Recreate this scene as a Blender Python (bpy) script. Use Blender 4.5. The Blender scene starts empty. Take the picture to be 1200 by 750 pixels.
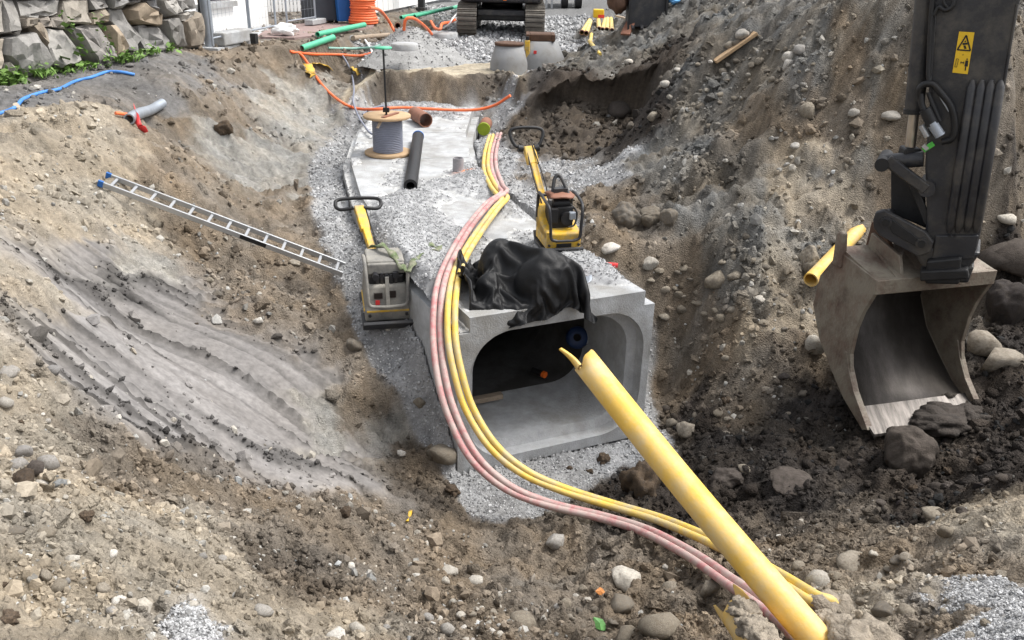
import bpy, bmesh, math, random
import numpy as np
from mathutils import Vector, Matrix
rad = math.radians
random.seed(7); RNG = np.random.default_rng(11)
SC = bpy.context.scene; COL = SC.collection

# ------------------------------------------------------------------ camera, sky, sun, exposure
PITCH, ROLL, CAMZ, FPX = rad(24), rad(1.5), 5.1, 1000.0
FW = np.array([0, math.cos(PITCH), -math.sin(PITCH)]); R0 = np.array([1.0, 0, 0]); U0 = np.cross(R0, FW)
RT = R0*math.cos(ROLL) + U0*math.sin(ROLL); UP = -R0*math.sin(ROLL) + U0*math.cos(ROLL)
CAM = np.array([0, 0, CAMZ])
cd = bpy.data.cameras.new('camera'); co = bpy.data.objects.new('camera', cd); COL.objects.link(co)
cd.sensor_width = 36; cd.lens = 36*FPX/1200; cd.clip_start = 0.1; cd.clip_end = 2000
co.matrix_world = Matrix(((RT[0], UP[0], -FW[0], 0), (RT[1], UP[1], -FW[1], 0), (RT[2], UP[2], -FW[2], CAMZ), (0, 0, 0, 1)))
SC.camera = co
SUN_EL, SUN_AZ = rad(60), rad(80)      # azimuth from +Y (away from the viewer) towards +X
W = bpy.data.worlds.new('World'); SC.world = W; W.use_nodes = True
nt = W.node_tree; bg = nt.nodes['Background']
sky = nt.nodes.new('ShaderNodeTexSky'); sky.sky_type = 'NISHITA'; sky.sun_disc = False
sky.sun_elevation = SUN_EL; sky.sun_rotation = SUN_AZ; sky.air_density = 1.0; sky.dust_density = 4.0
hs = nt.nodes.new('ShaderNodeHueSaturation'); hs.inputs['Saturation'].default_value = 0.22    # cloud cover takes the blue out
nt.links.new(sky.outputs[0], hs.inputs['Color']); nt.links.new(hs.outputs[0], bg.inputs[0])
bg.inputs[1].default_value = 0.15
sl = bpy.data.lights.new('sun', 'SUN'); sl.energy = 1.4; sl.angle = rad(22); sl.color = (1, .96, .9)
so = bpy.data.objects.new('sun', sl); COL.objects.link(so)
sd = Vector((math.sin(SUN_AZ)*math.cos(SUN_EL), math.cos(SUN_AZ)*math.cos(SUN_EL), math.sin(SUN_EL)))
so.rotation_euler = sd.to_track_quat('Z', 'Y').to_euler(); so.location = (0, 0, 30)
SC.view_settings.view_transform = 'Standard'; SC.view_settings.look = 'None'
SC.view_settings.exposure = 1.0; SC.view_settings.gamma = 1.0

# ------------------------------------------------------------------ survey helpers: a sight line to a world point
def ray(px, py): return FW + RT*((px-600)/FPX) + UP*((375-py)/FPX)
def at(px, py, z):
    d = ray(px, py); return CAM + d*((z-CAMZ)/d[2])
def aty(px, py, y):
    d = ray(px, py); return CAM + d*(y/d[1])
def V(a): return Vector((float(a[0]), float(a[1]), float(a[2])))

# ------------------------------------------------------------------ noise
def _h(ix, iy, s):
    n = (ix*374761393 + iy*668265263 + s*974711) & 0xFFFFFFFF
    n = ((n ^ (n >> 13))*1274126177) & 0xFFFFFFFF
    n = ((n ^ (n >> 16))*2246822519) & 0xFFFFFFFF
    return ((n ^ (n >> 15)) & 0xFFFFFF)/float(0xFFFFFF)
def vnoise(x, y, s=0):
    xf = np.floor(x); yf = np.floor(y); ix = xf.astype(np.int64); iy = yf.astype(np.int64)
    u = x-xf; v = y-yf; u = u*u*u*(u*(u*6-15)+10); v = v*v*v*(v*(v*6-15)+10)
    a = _h(ix, iy, s); b = _h(ix+1, iy, s); c = _h(ix, iy+1, s); d = _h(ix+1, iy+1, s)
    return (a*(1-u)+b*u)*(1-v) + (c*(1-u)+d*u)*v*1.0 - .5
def fbm(x, y, s=0, o=4, g=.5):
    t = 0; a = 1.0; x = x.copy(); y = y.copy()
    for k in range(o):
        t = t + a*vnoise(x, y, s+k*17); a *= g
        x, y = x*1.73+y*1.05+3.1, y*1.73-x*1.05+7.7
    return t
def cells(x, y, s, dens, rmin, rmax):
    """half-buried lumps: returns the height (in cell units) of random domes"""
    ix = np.floor(x).astype(np.int64); iy = np.floor(y).astype(np.int64); out = np.zeros_like(x)
    for dx in (-1, 0, 1):
        for dy in (-1, 0, 1):
            jx = ix+dx; jy = iy+dy
            cx = jx + _h(jx, jy, s); cy = jy + _h(jx, jy, s+1); r = rmin+(rmax-rmin)*_h(jx, jy, s+2)**2
            on = _h(jx, jy, s+3) < dens; an = _h(jx, jy, s+4)*3.14; el = .6+.4*_h(jx, jy, s+5)
            ca, sa = np.cos(an), np.sin(an); ux = (x-cx)*ca+(y-cy)*sa; uy = (-(x-cx)*sa+(y-cy)*ca)/el
            d2 = (ux*ux+uy*uy)/(r*r)
            dd = np.sqrt(d2)*(1+.18*np.sin(3*np.arctan2(uy, ux)+an*4))
            tl = 1+.45*(ux*np.cos(an*5)+uy*np.sin(an*5))/r
            out = np.maximum(out, np.where(on & (dd < 1), r*np.minimum(np.clip(1-dd, 0, 1)*1.9, .72)*tl, 0))
    return out
def sstep(a, b, x):
    t = np.clip((x-a)/(b-a), 0, 1); return t*t*(3-2*t)
def inpoly(x, y, P):
    P = np.asarray(P, float); c = np.zeros(x.shape, bool); n = len(P); j = n-1
    for i in range(n):
        xi, yi = P[i][:2]; xj, yj = P[j][:2]
        if yi != yj:
            c ^= ((yi > y) != (yj > y)) & (x < (xj-xi)*(y-yi)/(yj-yi)+xi)
        j = i
    return c

# ------------------------------------------------------------------ object helpers
def tag(o, label=None, cat=None, group=None, kind=None):
    if label: o['label'] = label
    if cat: o['category'] = cat
    if group: o['group'] = group
    if kind: o['kind'] = kind
    return o
def link(name, me, mat=None, parent=None):
    o = bpy.data.objects.new(name, me); COL.objects.link(o)
    if mat is not None and not me.materials: me.materials.append(mat)
    if parent is not None: o.parent = parent
    return o
def empty(name, label, cat, loc=(0, 0, 0), rz=0, group=None, mw=None):
    o = bpy.data.objects.new(name, None); COL.objects.link(o); o.empty_display_size = .2
    if mw is not None: o.matrix_world = mw
    else: o.location = V(loc); o.rotation_euler = (0, 0, rz)
    return tag(o, label, cat, group)
def copy_thing(src, label=None, group=None):
    c = src.copy(); COL.objects.link(c)
    if label: c['label'] = label
    for ch in src.children:
        k = ch.copy(); COL.objects.link(k); k.parent = c
        for g in ch.children:
            q = g.copy(); COL.objects.link(q); q.parent = k
    return c
def np_mesh(name, v, f, smooth=True, col=None):
    """f: (n,3) or (n,4) int array"""
    me = bpy.data.meshes.new(name); v = np.ascontiguousarray(v, np.float32); f = np.ascontiguousarray(f, np.int32)
    n, k = f.shape
    me.vertices.add(len(v)); me.vertices.foreach_set('co', v.ravel())
    me.loops.add(n*k); me.loops.foreach_set('vertex_index', f.ravel())
    me.polygons.add(n); me.polygons.foreach_set('loop_start', np.arange(0, n*k, k, dtype=np.int32))
    me.polygons.foreach_set('loop_total', np.full(n, k, np.int32))
    me.polygons.foreach_set('use_smooth', np.full(n, smooth, bool))
    if col is not None:
        a = me.color_attributes.new('col', 'FLOAT_COLOR', 'POINT')
        c = np.ones((len(v), 4), np.float32); c[:, :col.shape[1]] = col; a.data.foreach_set('color', c.ravel())
    me.update(calc_edges=True); return me

class MB:
    def __init__(s): s.v = []; s.f = []; s.sm = []
    def add(s, v, f, sm=False):
        b = len(s.v); s.v += [tuple(map(float, p)) for p in v]; s.f += [tuple(b+i for i in q) for q in f]; s.sm += [sm]*len(f); return s
    def box(s, c, d, M=None):
        x, y, z = d[0]/2, d[1]/2, d[2]/2
        p = [Vector((i*x, j*y, k*z)) for k in (-1, 1) for j in (-1, 1) for i in (-1, 1)]
        c = V(c)
        p = [c + (M @ q if M is not None else q) for q in p]
        return s.add(p, [(0, 2, 3, 1), (4, 5, 7, 6), (0, 1, 5, 4), (2, 6, 7, 3), (0, 4, 6, 2), (1, 3, 7, 5)])
    def beam(s, a, b, w, h, up=(0, 0, 1)):
        a, b = V(a), V(b); y = (b-a); L = y.length; y.normalize(); x = y.cross(V(up)).normalized(); z = x.cross(y)
        return s.box((a+b)/2, (w, L, h), Matrix((x, y, z)).transposed())
    def tube(s, pts, r, n=10, cap=True, inner=None):
        pts = [V(p) for p in pts]; m = len(pts); rs = r if hasattr(r, '__len__') else [r]*m
        t0 = (pts[1]-pts[0]).normalized(); ref = Vector((0, 0, 1)) if abs(t0.z) < .9 else Vector((1, 0, 0))
        nx = t0.cross(ref).normalized(); v = []
        for i in range(m):
            t = (pts[min(i+1, m-1)]-pts[max(i-1, 0)]).normalized()
            nx = (nx - t*nx.dot(t)).normalized(); ny = t.cross(nx)
            for k in range(n):
                a = 2*math.pi*k/n; v.append(pts[i] + (nx*math.cos(a)+ny*math.sin(a))*rs[i])
        f = [(i*n+k, i*n+(k+1) % n, (i+1)*n+(k+1) % n, (i+1)*n+k) for i in range(m-1) for k in range(n)]
        s.add(v, f, True)
        if inner:
            vi = []
            for i in range(m):
                for k in range(n): vi.append(pts[i] + (v[i*n+k]-pts[i])*inner)
            s.add(vi, [q[::-1] for q in f], True)
            for e, fl in ((0, 1), (m-1, 0)):
                ring = v[e*n:e*n+n] + vi[e*n:e*n+n]; q = [(k, (k+1) % n, n+(k+1) % n, n+k) for k in range(n)]
                s.add(ring, [w[::-1] for w in q] if fl == 0 else q)
        elif cap:
            s.add(v[:n], [tuple(range(n))[::-1]]); s.add(v[-n:], [tuple(range(n))])
        return s
    def cyl(s, a, b, r, n=16, r2=None, inner=None): return s.tube([a, b], [r, r if r2 is None else r2], n, True, inner)
    def lathe(s, c, prof, n=32, M=None):
        c = V(c); v = []
        for (r, z) in prof:
            for k in range(n):
                a = 2*math.pi*k/n; q = Vector((r*math.cos(a), r*math.sin(a), z)); v.append(c + (M @ q if M is not None else q))
        f = [(i*n+k, i*n+(k+1) % n, (i+1)*n+(k+1) % n, (i+1)*n+k) for i in range(len(prof)-1) for k in range(n)]
        return s.add(v, f, True)
    def prism(s, poly, d, M=None):
        """poly: list of 3-D points (planar), d: extrusion vector"""
        n = len(poly); d = V(d); a = [V(p) for p in poly]; b = [p+d for p in a]
        if M is not None: a = [M @ p for p in a]; b = [M @ p for p in b]
        s.add(a+b, [tuple(range(n))[::-1], tuple(range(n, 2*n))] + [(i, (i+1) % n, n+(i+1) % n, n+i) for i in range(n)])
        return s
    def build(s, name, mat, parent=None, bevel=0, seg=2, smooth_all=False):
        me = bpy.data.meshes.new(name); me.from_pydata(s.v, [], s.f)
        bm = bmesh.new(); bm.from_mesh(me); bmesh.ops.recalc_face_normals(bm, faces=bm.faces); bm.to_mesh(me); bm.free()
        me.polygons.foreach_set('use_smooth', [bool(x) or smooth_all for x in s.sm])
        o = link(name, me, mat, parent)
        if bevel:
            m = o.modifiers.new('bevel', 'BEVEL'); m.width = bevel; m.segments = seg; m.limit_method = 'ANGLE'; m.angle_limit = rad(40)
            m.harden_normals = False
        return o
def spline(P, n=8):
    P = [np.asarray(p, float) for p in P]; P = [2*P[0]-P[1]] + P + [2*P[-1]-P[-2]]; out = []
    for i in range(1, len(P)-2):
        a, b, c, d = P[i-1:i+3]
        for k in range(n):
            t = k/n; out.append(.5*((2*b)+(c-a)*t+(2*a-5*b+4*c-d)*t*t+(3*b-a-3*c+d)*t**3))
    out.append(P[-2]); return out

# ------------------------------------------------------------------ materials
def mat(name, c, rough=.7, metal=0, var=.25, scale=6, bump=.2, bscale=40, dirt=None, dirt_amt=.45, dscale=3, spec=.4, coords='Object', stretch=None):
    m = bpy.data.materials.new(name); m.use_nodes = True; N = m.node_tree.nodes; L = m.node_tree.links; b = N['Principled BSDF']
    b.inputs['Roughness'].default_value = rough; b.inputs['Metallic'].default_value = metal
    b.inputs['Specular IOR Level'].default_value = spec
    tc = N.new('ShaderNodeTexCoord'); src = tc.outputs[coords]
    if stretch:
        mp = N.new('ShaderNodeMapping'); mp.inputs['Scale'].default_value = stretch; L.new(src, mp.inputs[0]); src = mp.outputs[0]
    n1 = N.new('ShaderNodeTexNoise'); n1.inputs['Scale'].default_value = scale; n1.inputs['Detail'].default_value = 6; n1.inputs['Roughness'].default_value = .65; L.new(src, n1.inputs['Vector'])
    r = N.new('ShaderNodeMapRange'); r.inputs[1].default_value = .3; r.inputs[2].default_value = .7; r.inputs[3].default_value = 1-var; r.inputs[4].default_value = 1+var; L.new(n1.outputs[0], r.inputs[0])
    mx = N.new('ShaderNodeMix'); mx.data_type = 'RGBA'; mx.blend_type = 'MULTIPLY'; mx.inputs[0].default_value = 1; mx.inputs[6].default_value = (*c, 1); L.new(r.outputs[0], mx.inputs[7])
    out = mx.outputs[2]
    if dirt:
        n2 = N.new('ShaderNodeTexNoise'); n2.inputs['Scale'].default_value = dscale; n2.inputs['Detail'].default_value = 8; n2.inputs['Roughness'].default_value = .7; L.new(src, n2.inputs['Vector'])
        r2 = N.new('ShaderNodeMapRange'); r2.inputs[1].default_value = 1-dirt_amt-.12; r2.inputs[2].default_value = 1-dirt_amt+.12; L.new(n2.outputs[0], r2.inputs[0])
        m2 = N.new('ShaderNodeMix'); m2.data_type = 'RGBA'; m2.inputs[7].default_value = (*dirt, 1); L.new(r2.outputs[0], m2.inputs[0]); L.new(out, m2.inputs[6]); out = m2.outputs[2]
    L.new(out, b.inputs['Base Color'])
    if bump:
        n3 = N.new('ShaderNodeTexNoise'); n3.inputs['Scale'].default_value = bscale; n3.inputs['Detail'].default_value = 5; L.new(src, n3.inputs['Vector'])
        bp = N.new('ShaderNodeBump'); bp.inputs['Strength'].default_value = bump; bp.inputs['Distance'].default_value = .02; L.new(n3.outputs[0], bp.inputs['Height']); L.new(bp.outputs[0], b.inputs['Normal'])
    return m
def attr_mat(name, rough=.95, var=.22, scale=9, bump=.5, bscale=60, dist=.02):
    m = mat(name, (1, 1, 1), rough, 0, var, scale, bump, bscale, coords='Object', spec=.2)
    N = m.node_tree.nodes; L = m.node_tree.links
    a = N.new('ShaderNodeVertexColor'); a.layer_name = 'col'
    mx = [n for n in N if n.type == 'MIX'][0]; L.new(a.outputs[0], mx.inputs[6])
    for n in N:
        if n.type == 'BUMP':
            n.inputs['Distance'].default_value = dist
            ml = N.new('ShaderNodeMath'); ml.operation = 'MULTIPLY'; ml.inputs[1].default_value = bump; L.new(a.outputs['Alpha'], ml.inputs[0]); L.new(ml.outputs[0], n.inputs['Strength'])
    return m
def stone_mat(name, base, tones=None):
    """stones: tone differs from object to object"""
    m = mat(name, base, .88, 0, .25, 7, .5, 25, dirt=(.17, .14, .105) if sum(base) > .35 else (.05, .042, .035), dirt_amt=.0 if tones else (.44 if sum(base) < .8 else .36), dscale=4, spec=.2)
    N = m.node_tree.nodes; L = m.node_tree.links
    oi = N.new('ShaderNodeObjectInfo'); cr = N.new('ShaderNodeValToRGB')
    cr.color_ramp.elements[0].color = (base[0]*.55, base[1]*.55, base[2]*.57, 1); cr.color_ramp.elements[1].color = (base[0]*1.35, base[1]*1.33, base[2]*1.3, 1)
    e = cr.color_ramp.elements.new(.5); e.color = (base[0]*1.0, base[1]*.96, base[2]*.88, 1)
    if tones:
        while len(cr.color_ramp.elements) > 1: cr.color_ramp.elements.remove(cr.color_ramp.elements[-1])
        for k, c in enumerate(tones):
            e = cr.color_ramp.elements[0] if k == 0 else cr.color_ramp.elements.new(k/(len(tones)-1))
            e.position = k/(len(tones)-1); e.color = (*c, 1)
    mx = [n for n in N if n.type == 'MIX'][0]; L.new(oi.outputs['Random'], cr.inputs[0]); L.new(cr.outputs[0], mx.inputs[6])
    return m
# ------------------------------------------------------------------ terrain: survey points (sight line, level), thin-plate surface
CTRL = [
 # street by the stone wall, left bank crest
 (0,95,2.95),(100,82,2.95),(230,57,2.95),(0,140,2.92),(100,112,2.9),(200,85,2.9),(270,62,2.88),(330,47,2.85),(0,190,2.86),(60,160,2.85),
 (400,34,2.95),(440,27,2.95),(320,36,2.96),(370,36,2.95),(520,12,2.85),(350,20,2.9),(250,45,2.95),(450,5,2.9),
 (150,140,2.75),(250,110,2.55),(330,85,2.45),(385,68,2.5),(430,48,2.6),(480,32,2.6),
 (100,215,2.42),(200,180,2.1),(300,150,1.9),(360,130,1.8),(410,112,1.95),(440,95,2.1),
 (330,230,1.5),(362,200,1.42),(385,165,1.5),(415,135,1.65),(432,120,1.75),
 (250,300,1.5),(330,300,1.38),(375,320,1.25),(400,300,1.36),(370,250,1.42),(385,210,1.42),
 (395,350,1.15),(425,388,1.08),(440,440,.75),(470,410,.95),(482,470,.56),(505,520,.2),(520,570,.05),(412,372,1.1),(455,392,1.08),(480,385,1.18),(494,420,1.0),(517,476,.66),(537,554,.13),(440,345,1.28),(425,300,1.42),(412,262,1.5),(395,225,1.52),(392,200,1.53),(395,180,1.5),(475,340,1.3),(455,300,1.45),
 (100,300,2.1),(50,400,2.3),(0,300,2.65),(0,400,2.6),(0,500,2.65),(0,600,2.8),(0,700,2.9),(0,760,2.95),
 (150,380,1.7),(250,400,1.38),(350,430,1.0),(420,470,.62),
 (150,480,1.8),(250,500,1.3),(350,520,.8),(440,550,.4),(480,580,.3),
 (100,560,2.3),(200,600,1.95),(300,620,1.5),(400,630,1.0),(480,630,.6),
 (100,680,2.65),(200,700,2.45),(300,700,2.05),(400,720,1.65),(500,720,1.3),(300,760,2.35),(100,760,2.9),(450,760,1.7),(200,760,2.7),
 # pit floor and the slope towards the viewer
 (560,590,.0),(620,595,0),(650,560,0),(700,530,0),(755,490,.05),(600,560,-.02),
 (560,640,.35),(620,650,.4),(680,620,.2),(720,590,.06),(700,680,.6),(620,720,.95),(700,760,1.25),(600,760,1.4),
 (760,600,.15),(800,640,.4),(850,700,.95),(900,760,1.6),
 (1000,600,.75),(1000,680,1.45),(1000,750,1.95),(1100,640,1.5),(1180,600,1.6),(1200,560,1.25),(1150,690,2.0),(1200,750,2.6),(1200,650,2.0),(1100,750,2.2),
 # right of the culvert
 (850,540,.25),(900,560,.35),(1000,540,.45),(1100,560,.75),(1180,520,.8),(950,500,.35),(880,480,.4),
 (770,430,.2),(790,400,.5),(830,430,.5),(765,470,.06),(780,360,.95),(772,320,1.35),(720,300,1.6),(700,265,1.72),(665,245,1.78),
 (850,380,1.0),(900,420,.8),(950,440,.65),(930,330,1.4),(850,300,1.6),(780,270,1.72),(740,270,1.65),
 (1000,300,1.55),(1100,330,1.2),(1180,300,1.3),(1180,400,.95),(1150,450,.75),(1050,450,.6),
 (700,225,1.82),(800,230,2.0),(900,230,2.1),(1000,230,2.2),(1180,220,2.2),
 (640,190,1.8),(600,200,1.75),(590,160,1.7),(572,190,1.7),(560,170,1.35),(580,140,1.55),(575,120,1.75),(750,180,2.25),(850,150,2.7),(950,150,2.9),(1050,150,3.0),(1190,130,3.1),
 (700,190,1.9),(780,100,3.0),(850,80,3.4),(950,80,3.6),(1050,80,3.7),(1190,70,3.9),
 (770,50,3.1),(850,30,3.7),(950,20,4.05),(1050,10,4.25),(1190,10,4.4),(765,14,3.6),(800,4,3.85),(850,-12,4.2),(950,-30,4.55),(1050,-42,4.7),(1190,-45,4.85),
 # hollow and heap behind it
 (612,98,2.3),(650,77,2.55),(710,80,2.65),(765,98,2.85),(640,160,1.7),(690,160,1.7),(740,160,2.0),
 (640,62,2.5),(700,58,2.6),(740,38,2.9),(590,100,2.15),
 # far roadway
 (450,75,2.45),(520,60,2.5),(600,72,2.42),(640,30,2.55),(680,5,2.62),(540,38,2.55),(620,8,2.6),(460,40,2.6),(500,30,2.6),
 (450,112,1.85),(520,112,1.85),(600,114,1.85),
]
P = np.array([at(*c) for c in CTRL])
far = np.array([(-14, 12, 3.3), (-14, 22, 3.3), (-10, 40, 3.0), (0, 45, 2.8), (10, 45, 3.3), (14, 22, 5.2), (16, 12, 5.0), (-10, 6, 3.0), (-7, 2, 3.0), (9, 2, 3.0), (9, 6, 2.8), (0, 1, 2.7), (3, 1, 2.8), (-3, 1, 2.95), (25, 35, 4), (-25, 30, 3.2)])
P = np.vstack([P, far])
def _k(r2): return np.where(r2 > 1e-9, .5*r2*np.log(np.maximum(r2, 1e-9)), 0)
_n = len(P); _A = np.zeros((_n+3, _n+3))
_A[:_n, :_n] = _k(((P[:, None, :2]-P[None, :, :2])**2).sum(2)) + np.eye(_n)*.02
_A[:_n, _n] = 1; _A[:_n, _n+1:] = P[:, :2]; _A[_n:, :_n] = _A[:_n, _n:].T
_w = np.linalg.solve(_A, np.concatenate([P[:, 2], np.zeros(3)]))
def tps(x, y):
    sh = x.shape; x = x.ravel(); y = y.ravel(); out = np.empty_like(x)
    for i in range(0, len(x), 60000):
        a, b = x[i:i+60000], y[i:i+60000]
        r2 = (a[:, None]-P[None, :, 0])**2 + (b[:, None]-P[None, :, 1])**2
        out[i:i+60000] = _k(r2) @ _w[:_n] + _w[_n] + _w[_n+1]*a + _w[_n+2]*b
    return out.reshape(sh)
# culvert stations: left edge of the cover slab, its heading; cross direction t points right
CUL = [(-.40, 7.47), (-1.36, 9.35), (-2.16, 11.6), (-2.70, 13.7), (-2.93, 15.9), (-2.93, 18.1), (-2.85, 20.2)]
def cul_frames():
    C = [np.array(c) for c in CUL]; fr = []
    for i, c in enumerate(C):
        d = C[min(i+1, len(C)-1)]-C[max(i-1, 0)]
        if i == 0: d = np.array([-.414, .91])
        d = d/np.linalg.norm(d); fr.append((c, np.array([d[1], -d[0]])))
    return fr
FR = cul_frames(); SLABW = 1.97; CUL_H, LEDGE = 1.78, 1.62
def cul_pt(i, t, z):
    c, n = FR[i]; k = 1.0 if i else 1.0
    return np.array([c[0]+n[0]*t, c[1]+n[1]*t, z])
FOOT = [cul_pt(i, -.13, 0)[:2] for i in range(len(FR))] + [cul_pt(i, 2.1, 0)[:2] for i in reversed(range(len(FR)))]
SHELF_F = [at(395, 96, 2.42), at(445, 84, 2.42), at(520, 88, 2.42), at(588, 85, 2.42), at(612, 92, 2.42)]
def shelf_y(x): return np.interp(x, [p[0] for p in SHELF_F], [p[1] for p in SHELF_F])
def Hbase(x, y):
    h = tps(x, y)
    # far field settles to street level
    f = sstep(38, 60, np.hypot(x, y)); h = h*(1-f) + 2.85*f
    # sand shelf with its cut face
    yf = shelf_y(x) + .10*fbm(x*1.3, y*.5, 5, 4)
    m = sstep(-4.0, -2.9, x)*(1-sstep(-.2, .35, x))
    s = sstep(-.55, .10, y-yf)*(1-sstep(1.6, 2.6, y-yf))*m
    h = h*(1-s) + 2.42*s
    pre = sstep(-1.6, -.3, y-yf)*(1-sstep(-.55, .10, y-yf))*m
    h = h*(1-pre*.8) + 1.84*pre*.8
    # hollow under the right-hand heap
    e = np.sqrt(((x-1.32)/1.62)**2 + ((y-16.6)/1.85)**2) + .18*fbm(x*1.3, y*1.3, 77, 3)
    p = 1-sstep(.84, 1.02, e); h = h*(1-p*.9) + (1.62+.12*(y-16.2))*p*.9
    return h
def H(x, y):
    h = Hbase(x, y)
    inside = inpoly(x, y, FOOT) & (y < shelf_y(x)-.02)
    return np.where(inside, np.minimum(h, -.06), h)
_T = np.concatenate([np.linspace(2.2, 14, 420), np.linspace(14.05, 45, 420)])
def G(px, py, lift=0):
    """where a sight line meets the ground"""
    d = ray(px, py); d = d/np.linalg.norm(d); Q = CAM[None]+_T[:, None]*d[None]
    hh = Hbase(Q[:, 0].copy(), Q[:, 1].copy()); below = Q[:, 2] < hh
    i = int(np.argmax(below)) if below.any() else len(_T)-1
    i = max(i, 1); a = Q[i-1, 2]-hh[i-1]; b = hh[i]-Q[i, 2]; t = a/(a+b+1e-9)
    q = Q[i-1]*(1-t)+Q[i]*t; q[2] = q[2]+lift; return q

# soil kinds: colour, roughness of relief, stoniness
SOIL = dict(L=(.285,.248,.195), B=(.185,.153,.118), C=(.185,.175,.168), D=(.042,.035,.030), G=(.27,.272,.274), S=(.36,.315,.24), R=(.178,.168,.15), A=(.14,.135,.13), W=(.26,.248,.222), M=(.135,.112,.088))
RELIEF = dict(L=.75, B=1.1, C=.12, D=1.2, G=.3, S=.25, R=1.45, A=.4, W=.8, M=1.1)
STONY = dict(L=1.0, B=1.0, C=.12, D=.6, G=.4, S=.1, R=1.7, A=.35, W=.4, M=.6)
KEYS = list(SOIL)
SPTS = """0,120,A 70,115,A 150,90,A 40,150,L 110,140,L 190,110,A 230,80,A 270,70,B 0,190,L 60,200,L 130,180,L 200,150,B 260,120,B 320,90,B 350,70,B 400,60,B 440,40,B 480,40,B
300,180,W 340,140,W 380,130,W 330,110,W 270,170,W 400,110,W 240,200,B 180,210,B 300,220,W 310,250,B 350,240,B 335,300,B 380,330,B 350,350,B 390,400,B 420,430,B 450,460,B 250,290,B 200,250,B 160,230,L 100,230,L
50,250,L 30,330,L 100,290,C 60,330,C 150,300,W 120,350,C 200,350,C 250,380,C 300,420,C 350,460,C 170,400,C 90,380,C 220,450,C 280,480,C 330,500,C 380,500,W 160,450,C 110,450,C 400,540,C 430,560,C 300,530,C 370,550,C 200,500,C 420,500,B 270,340,B 320,370,B
20,420,L 40,480,L 80,520,L 0,560,L 120,520,B 160,560,B 230,560,B 100,600,L 200,610,L 300,600,B 380,600,B 450,600,B 150,660,L 60,680,L 250,660,L 330,660,M 360,690,M 420,680,B 480,690,B 120,740,L 190,738,G 40,740,L 300,740,L 400,745,L 450,640,B
470,530,W 490,560,M 460,500,W 520,590,M 540,610,B 500,640,B 560,680,B 620,640,B 680,660,B 620,700,B 700,720,B 760,680,B 560,740,B 780,740,B 660,740,B
800,560,D 760,560,D 850,500,D 830,460,D 900,520,D 950,480,D 880,580,D 980,560,D 1050,540,D 1100,570,D 1170,540,D 1150,480,D 930,590,D 820,600,D 900,620,M 860,640,B 1180,570,D 1190,480,D 820,480,D 860,440,M 920,440,M 950,420,M 790,480,M 1080,590,D 1010,600,M
960,640,B 1040,640,B 1100,620,L 1160,600,L 1050,690,L 1000,720,L 1100,720,B 920,720,B 870,710,B 1190,620,L 1140,660,B 1100,655,B 1060,640,B 1150,700,G 1175,700,G 1170,735,G
790,420,B 780,370,B 820,390,B 850,410,B 830,340,R 900,340,R 940,360,L 880,380,L 920,390,L 1000,300,R 960,300,R 800,310,B 760,280,B 720,310,B 740,340,B 690,300,B 900,280,R 850,280,R 780,240,R 700,240,B 830,220,R 900,220,R 960,200,L 1020,230,B 1000,170,R 1050,180,B 1150,250,B 1180,200,B 1180,160,L 1120,280,R 1180,290,D 1190,340,D 1190,400,D 940,260,L
620,230,G 600,200,B 620,210,B 640,200,G 700,200,G 760,190,R 820,180,R 870,140,B 920,130,B 960,140,B 1000,130,B 1040,130,B 860,100,R 820,120,R 900,90,R 950,70,R 1000,80,B 1040,50,R 1000,30,R 930,30,R 880,40,R 830,60,R 790,80,R 780,40,R 850,20,R 1180,60,R 1190,120,B
640,120,D 690,120,D 740,110,D 620,150,M 660,150,D 710,150,D 750,140,D 600,130,M 680,90,D 760,130,D 640,80,M 720,80,R 700,70,R 660,70,R 650,170,M
550,60,G 600,50,G 640,50,G 500,60,G 470,65,G 660,30,G 680,10,G 450,60,G 610,75,G 700,40,R 720,20,R 690,60,R 620,10,G 560,40,G
450,100,M 500,102,B 560,102,M 420,105,B 590,104,B 475,96,B 530,97,M 590,120,G 570,130,G 430,125,G 420,140,G""".split()
GRAVEL = [  # grey crushed stone: strip beside the culvert, pit floor in front of it
 [(412,140),(385,165),(366,190),(360,215),(368,250),(378,285),(392,320),(405,350),(422,388),(437,420),(455,455),(475,490),(500,520),(530,560),(556,600),(590,612),(630,600),(680,572),(735,540),(775,545),(800,530),(768,490),(765,440),(768,380),(755,340),(600,340),(450,250),(430,140)],
 [(610,180),(560,120),(540,118),(540,220),(600,250),(650,300),(690,270),(640,235),(596,226)],
 [(448,72),(470,52),(530,42),(600,18),(690,0),(690,20),(650,66),(625,85),(600,80),(560,74)],
]
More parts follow.
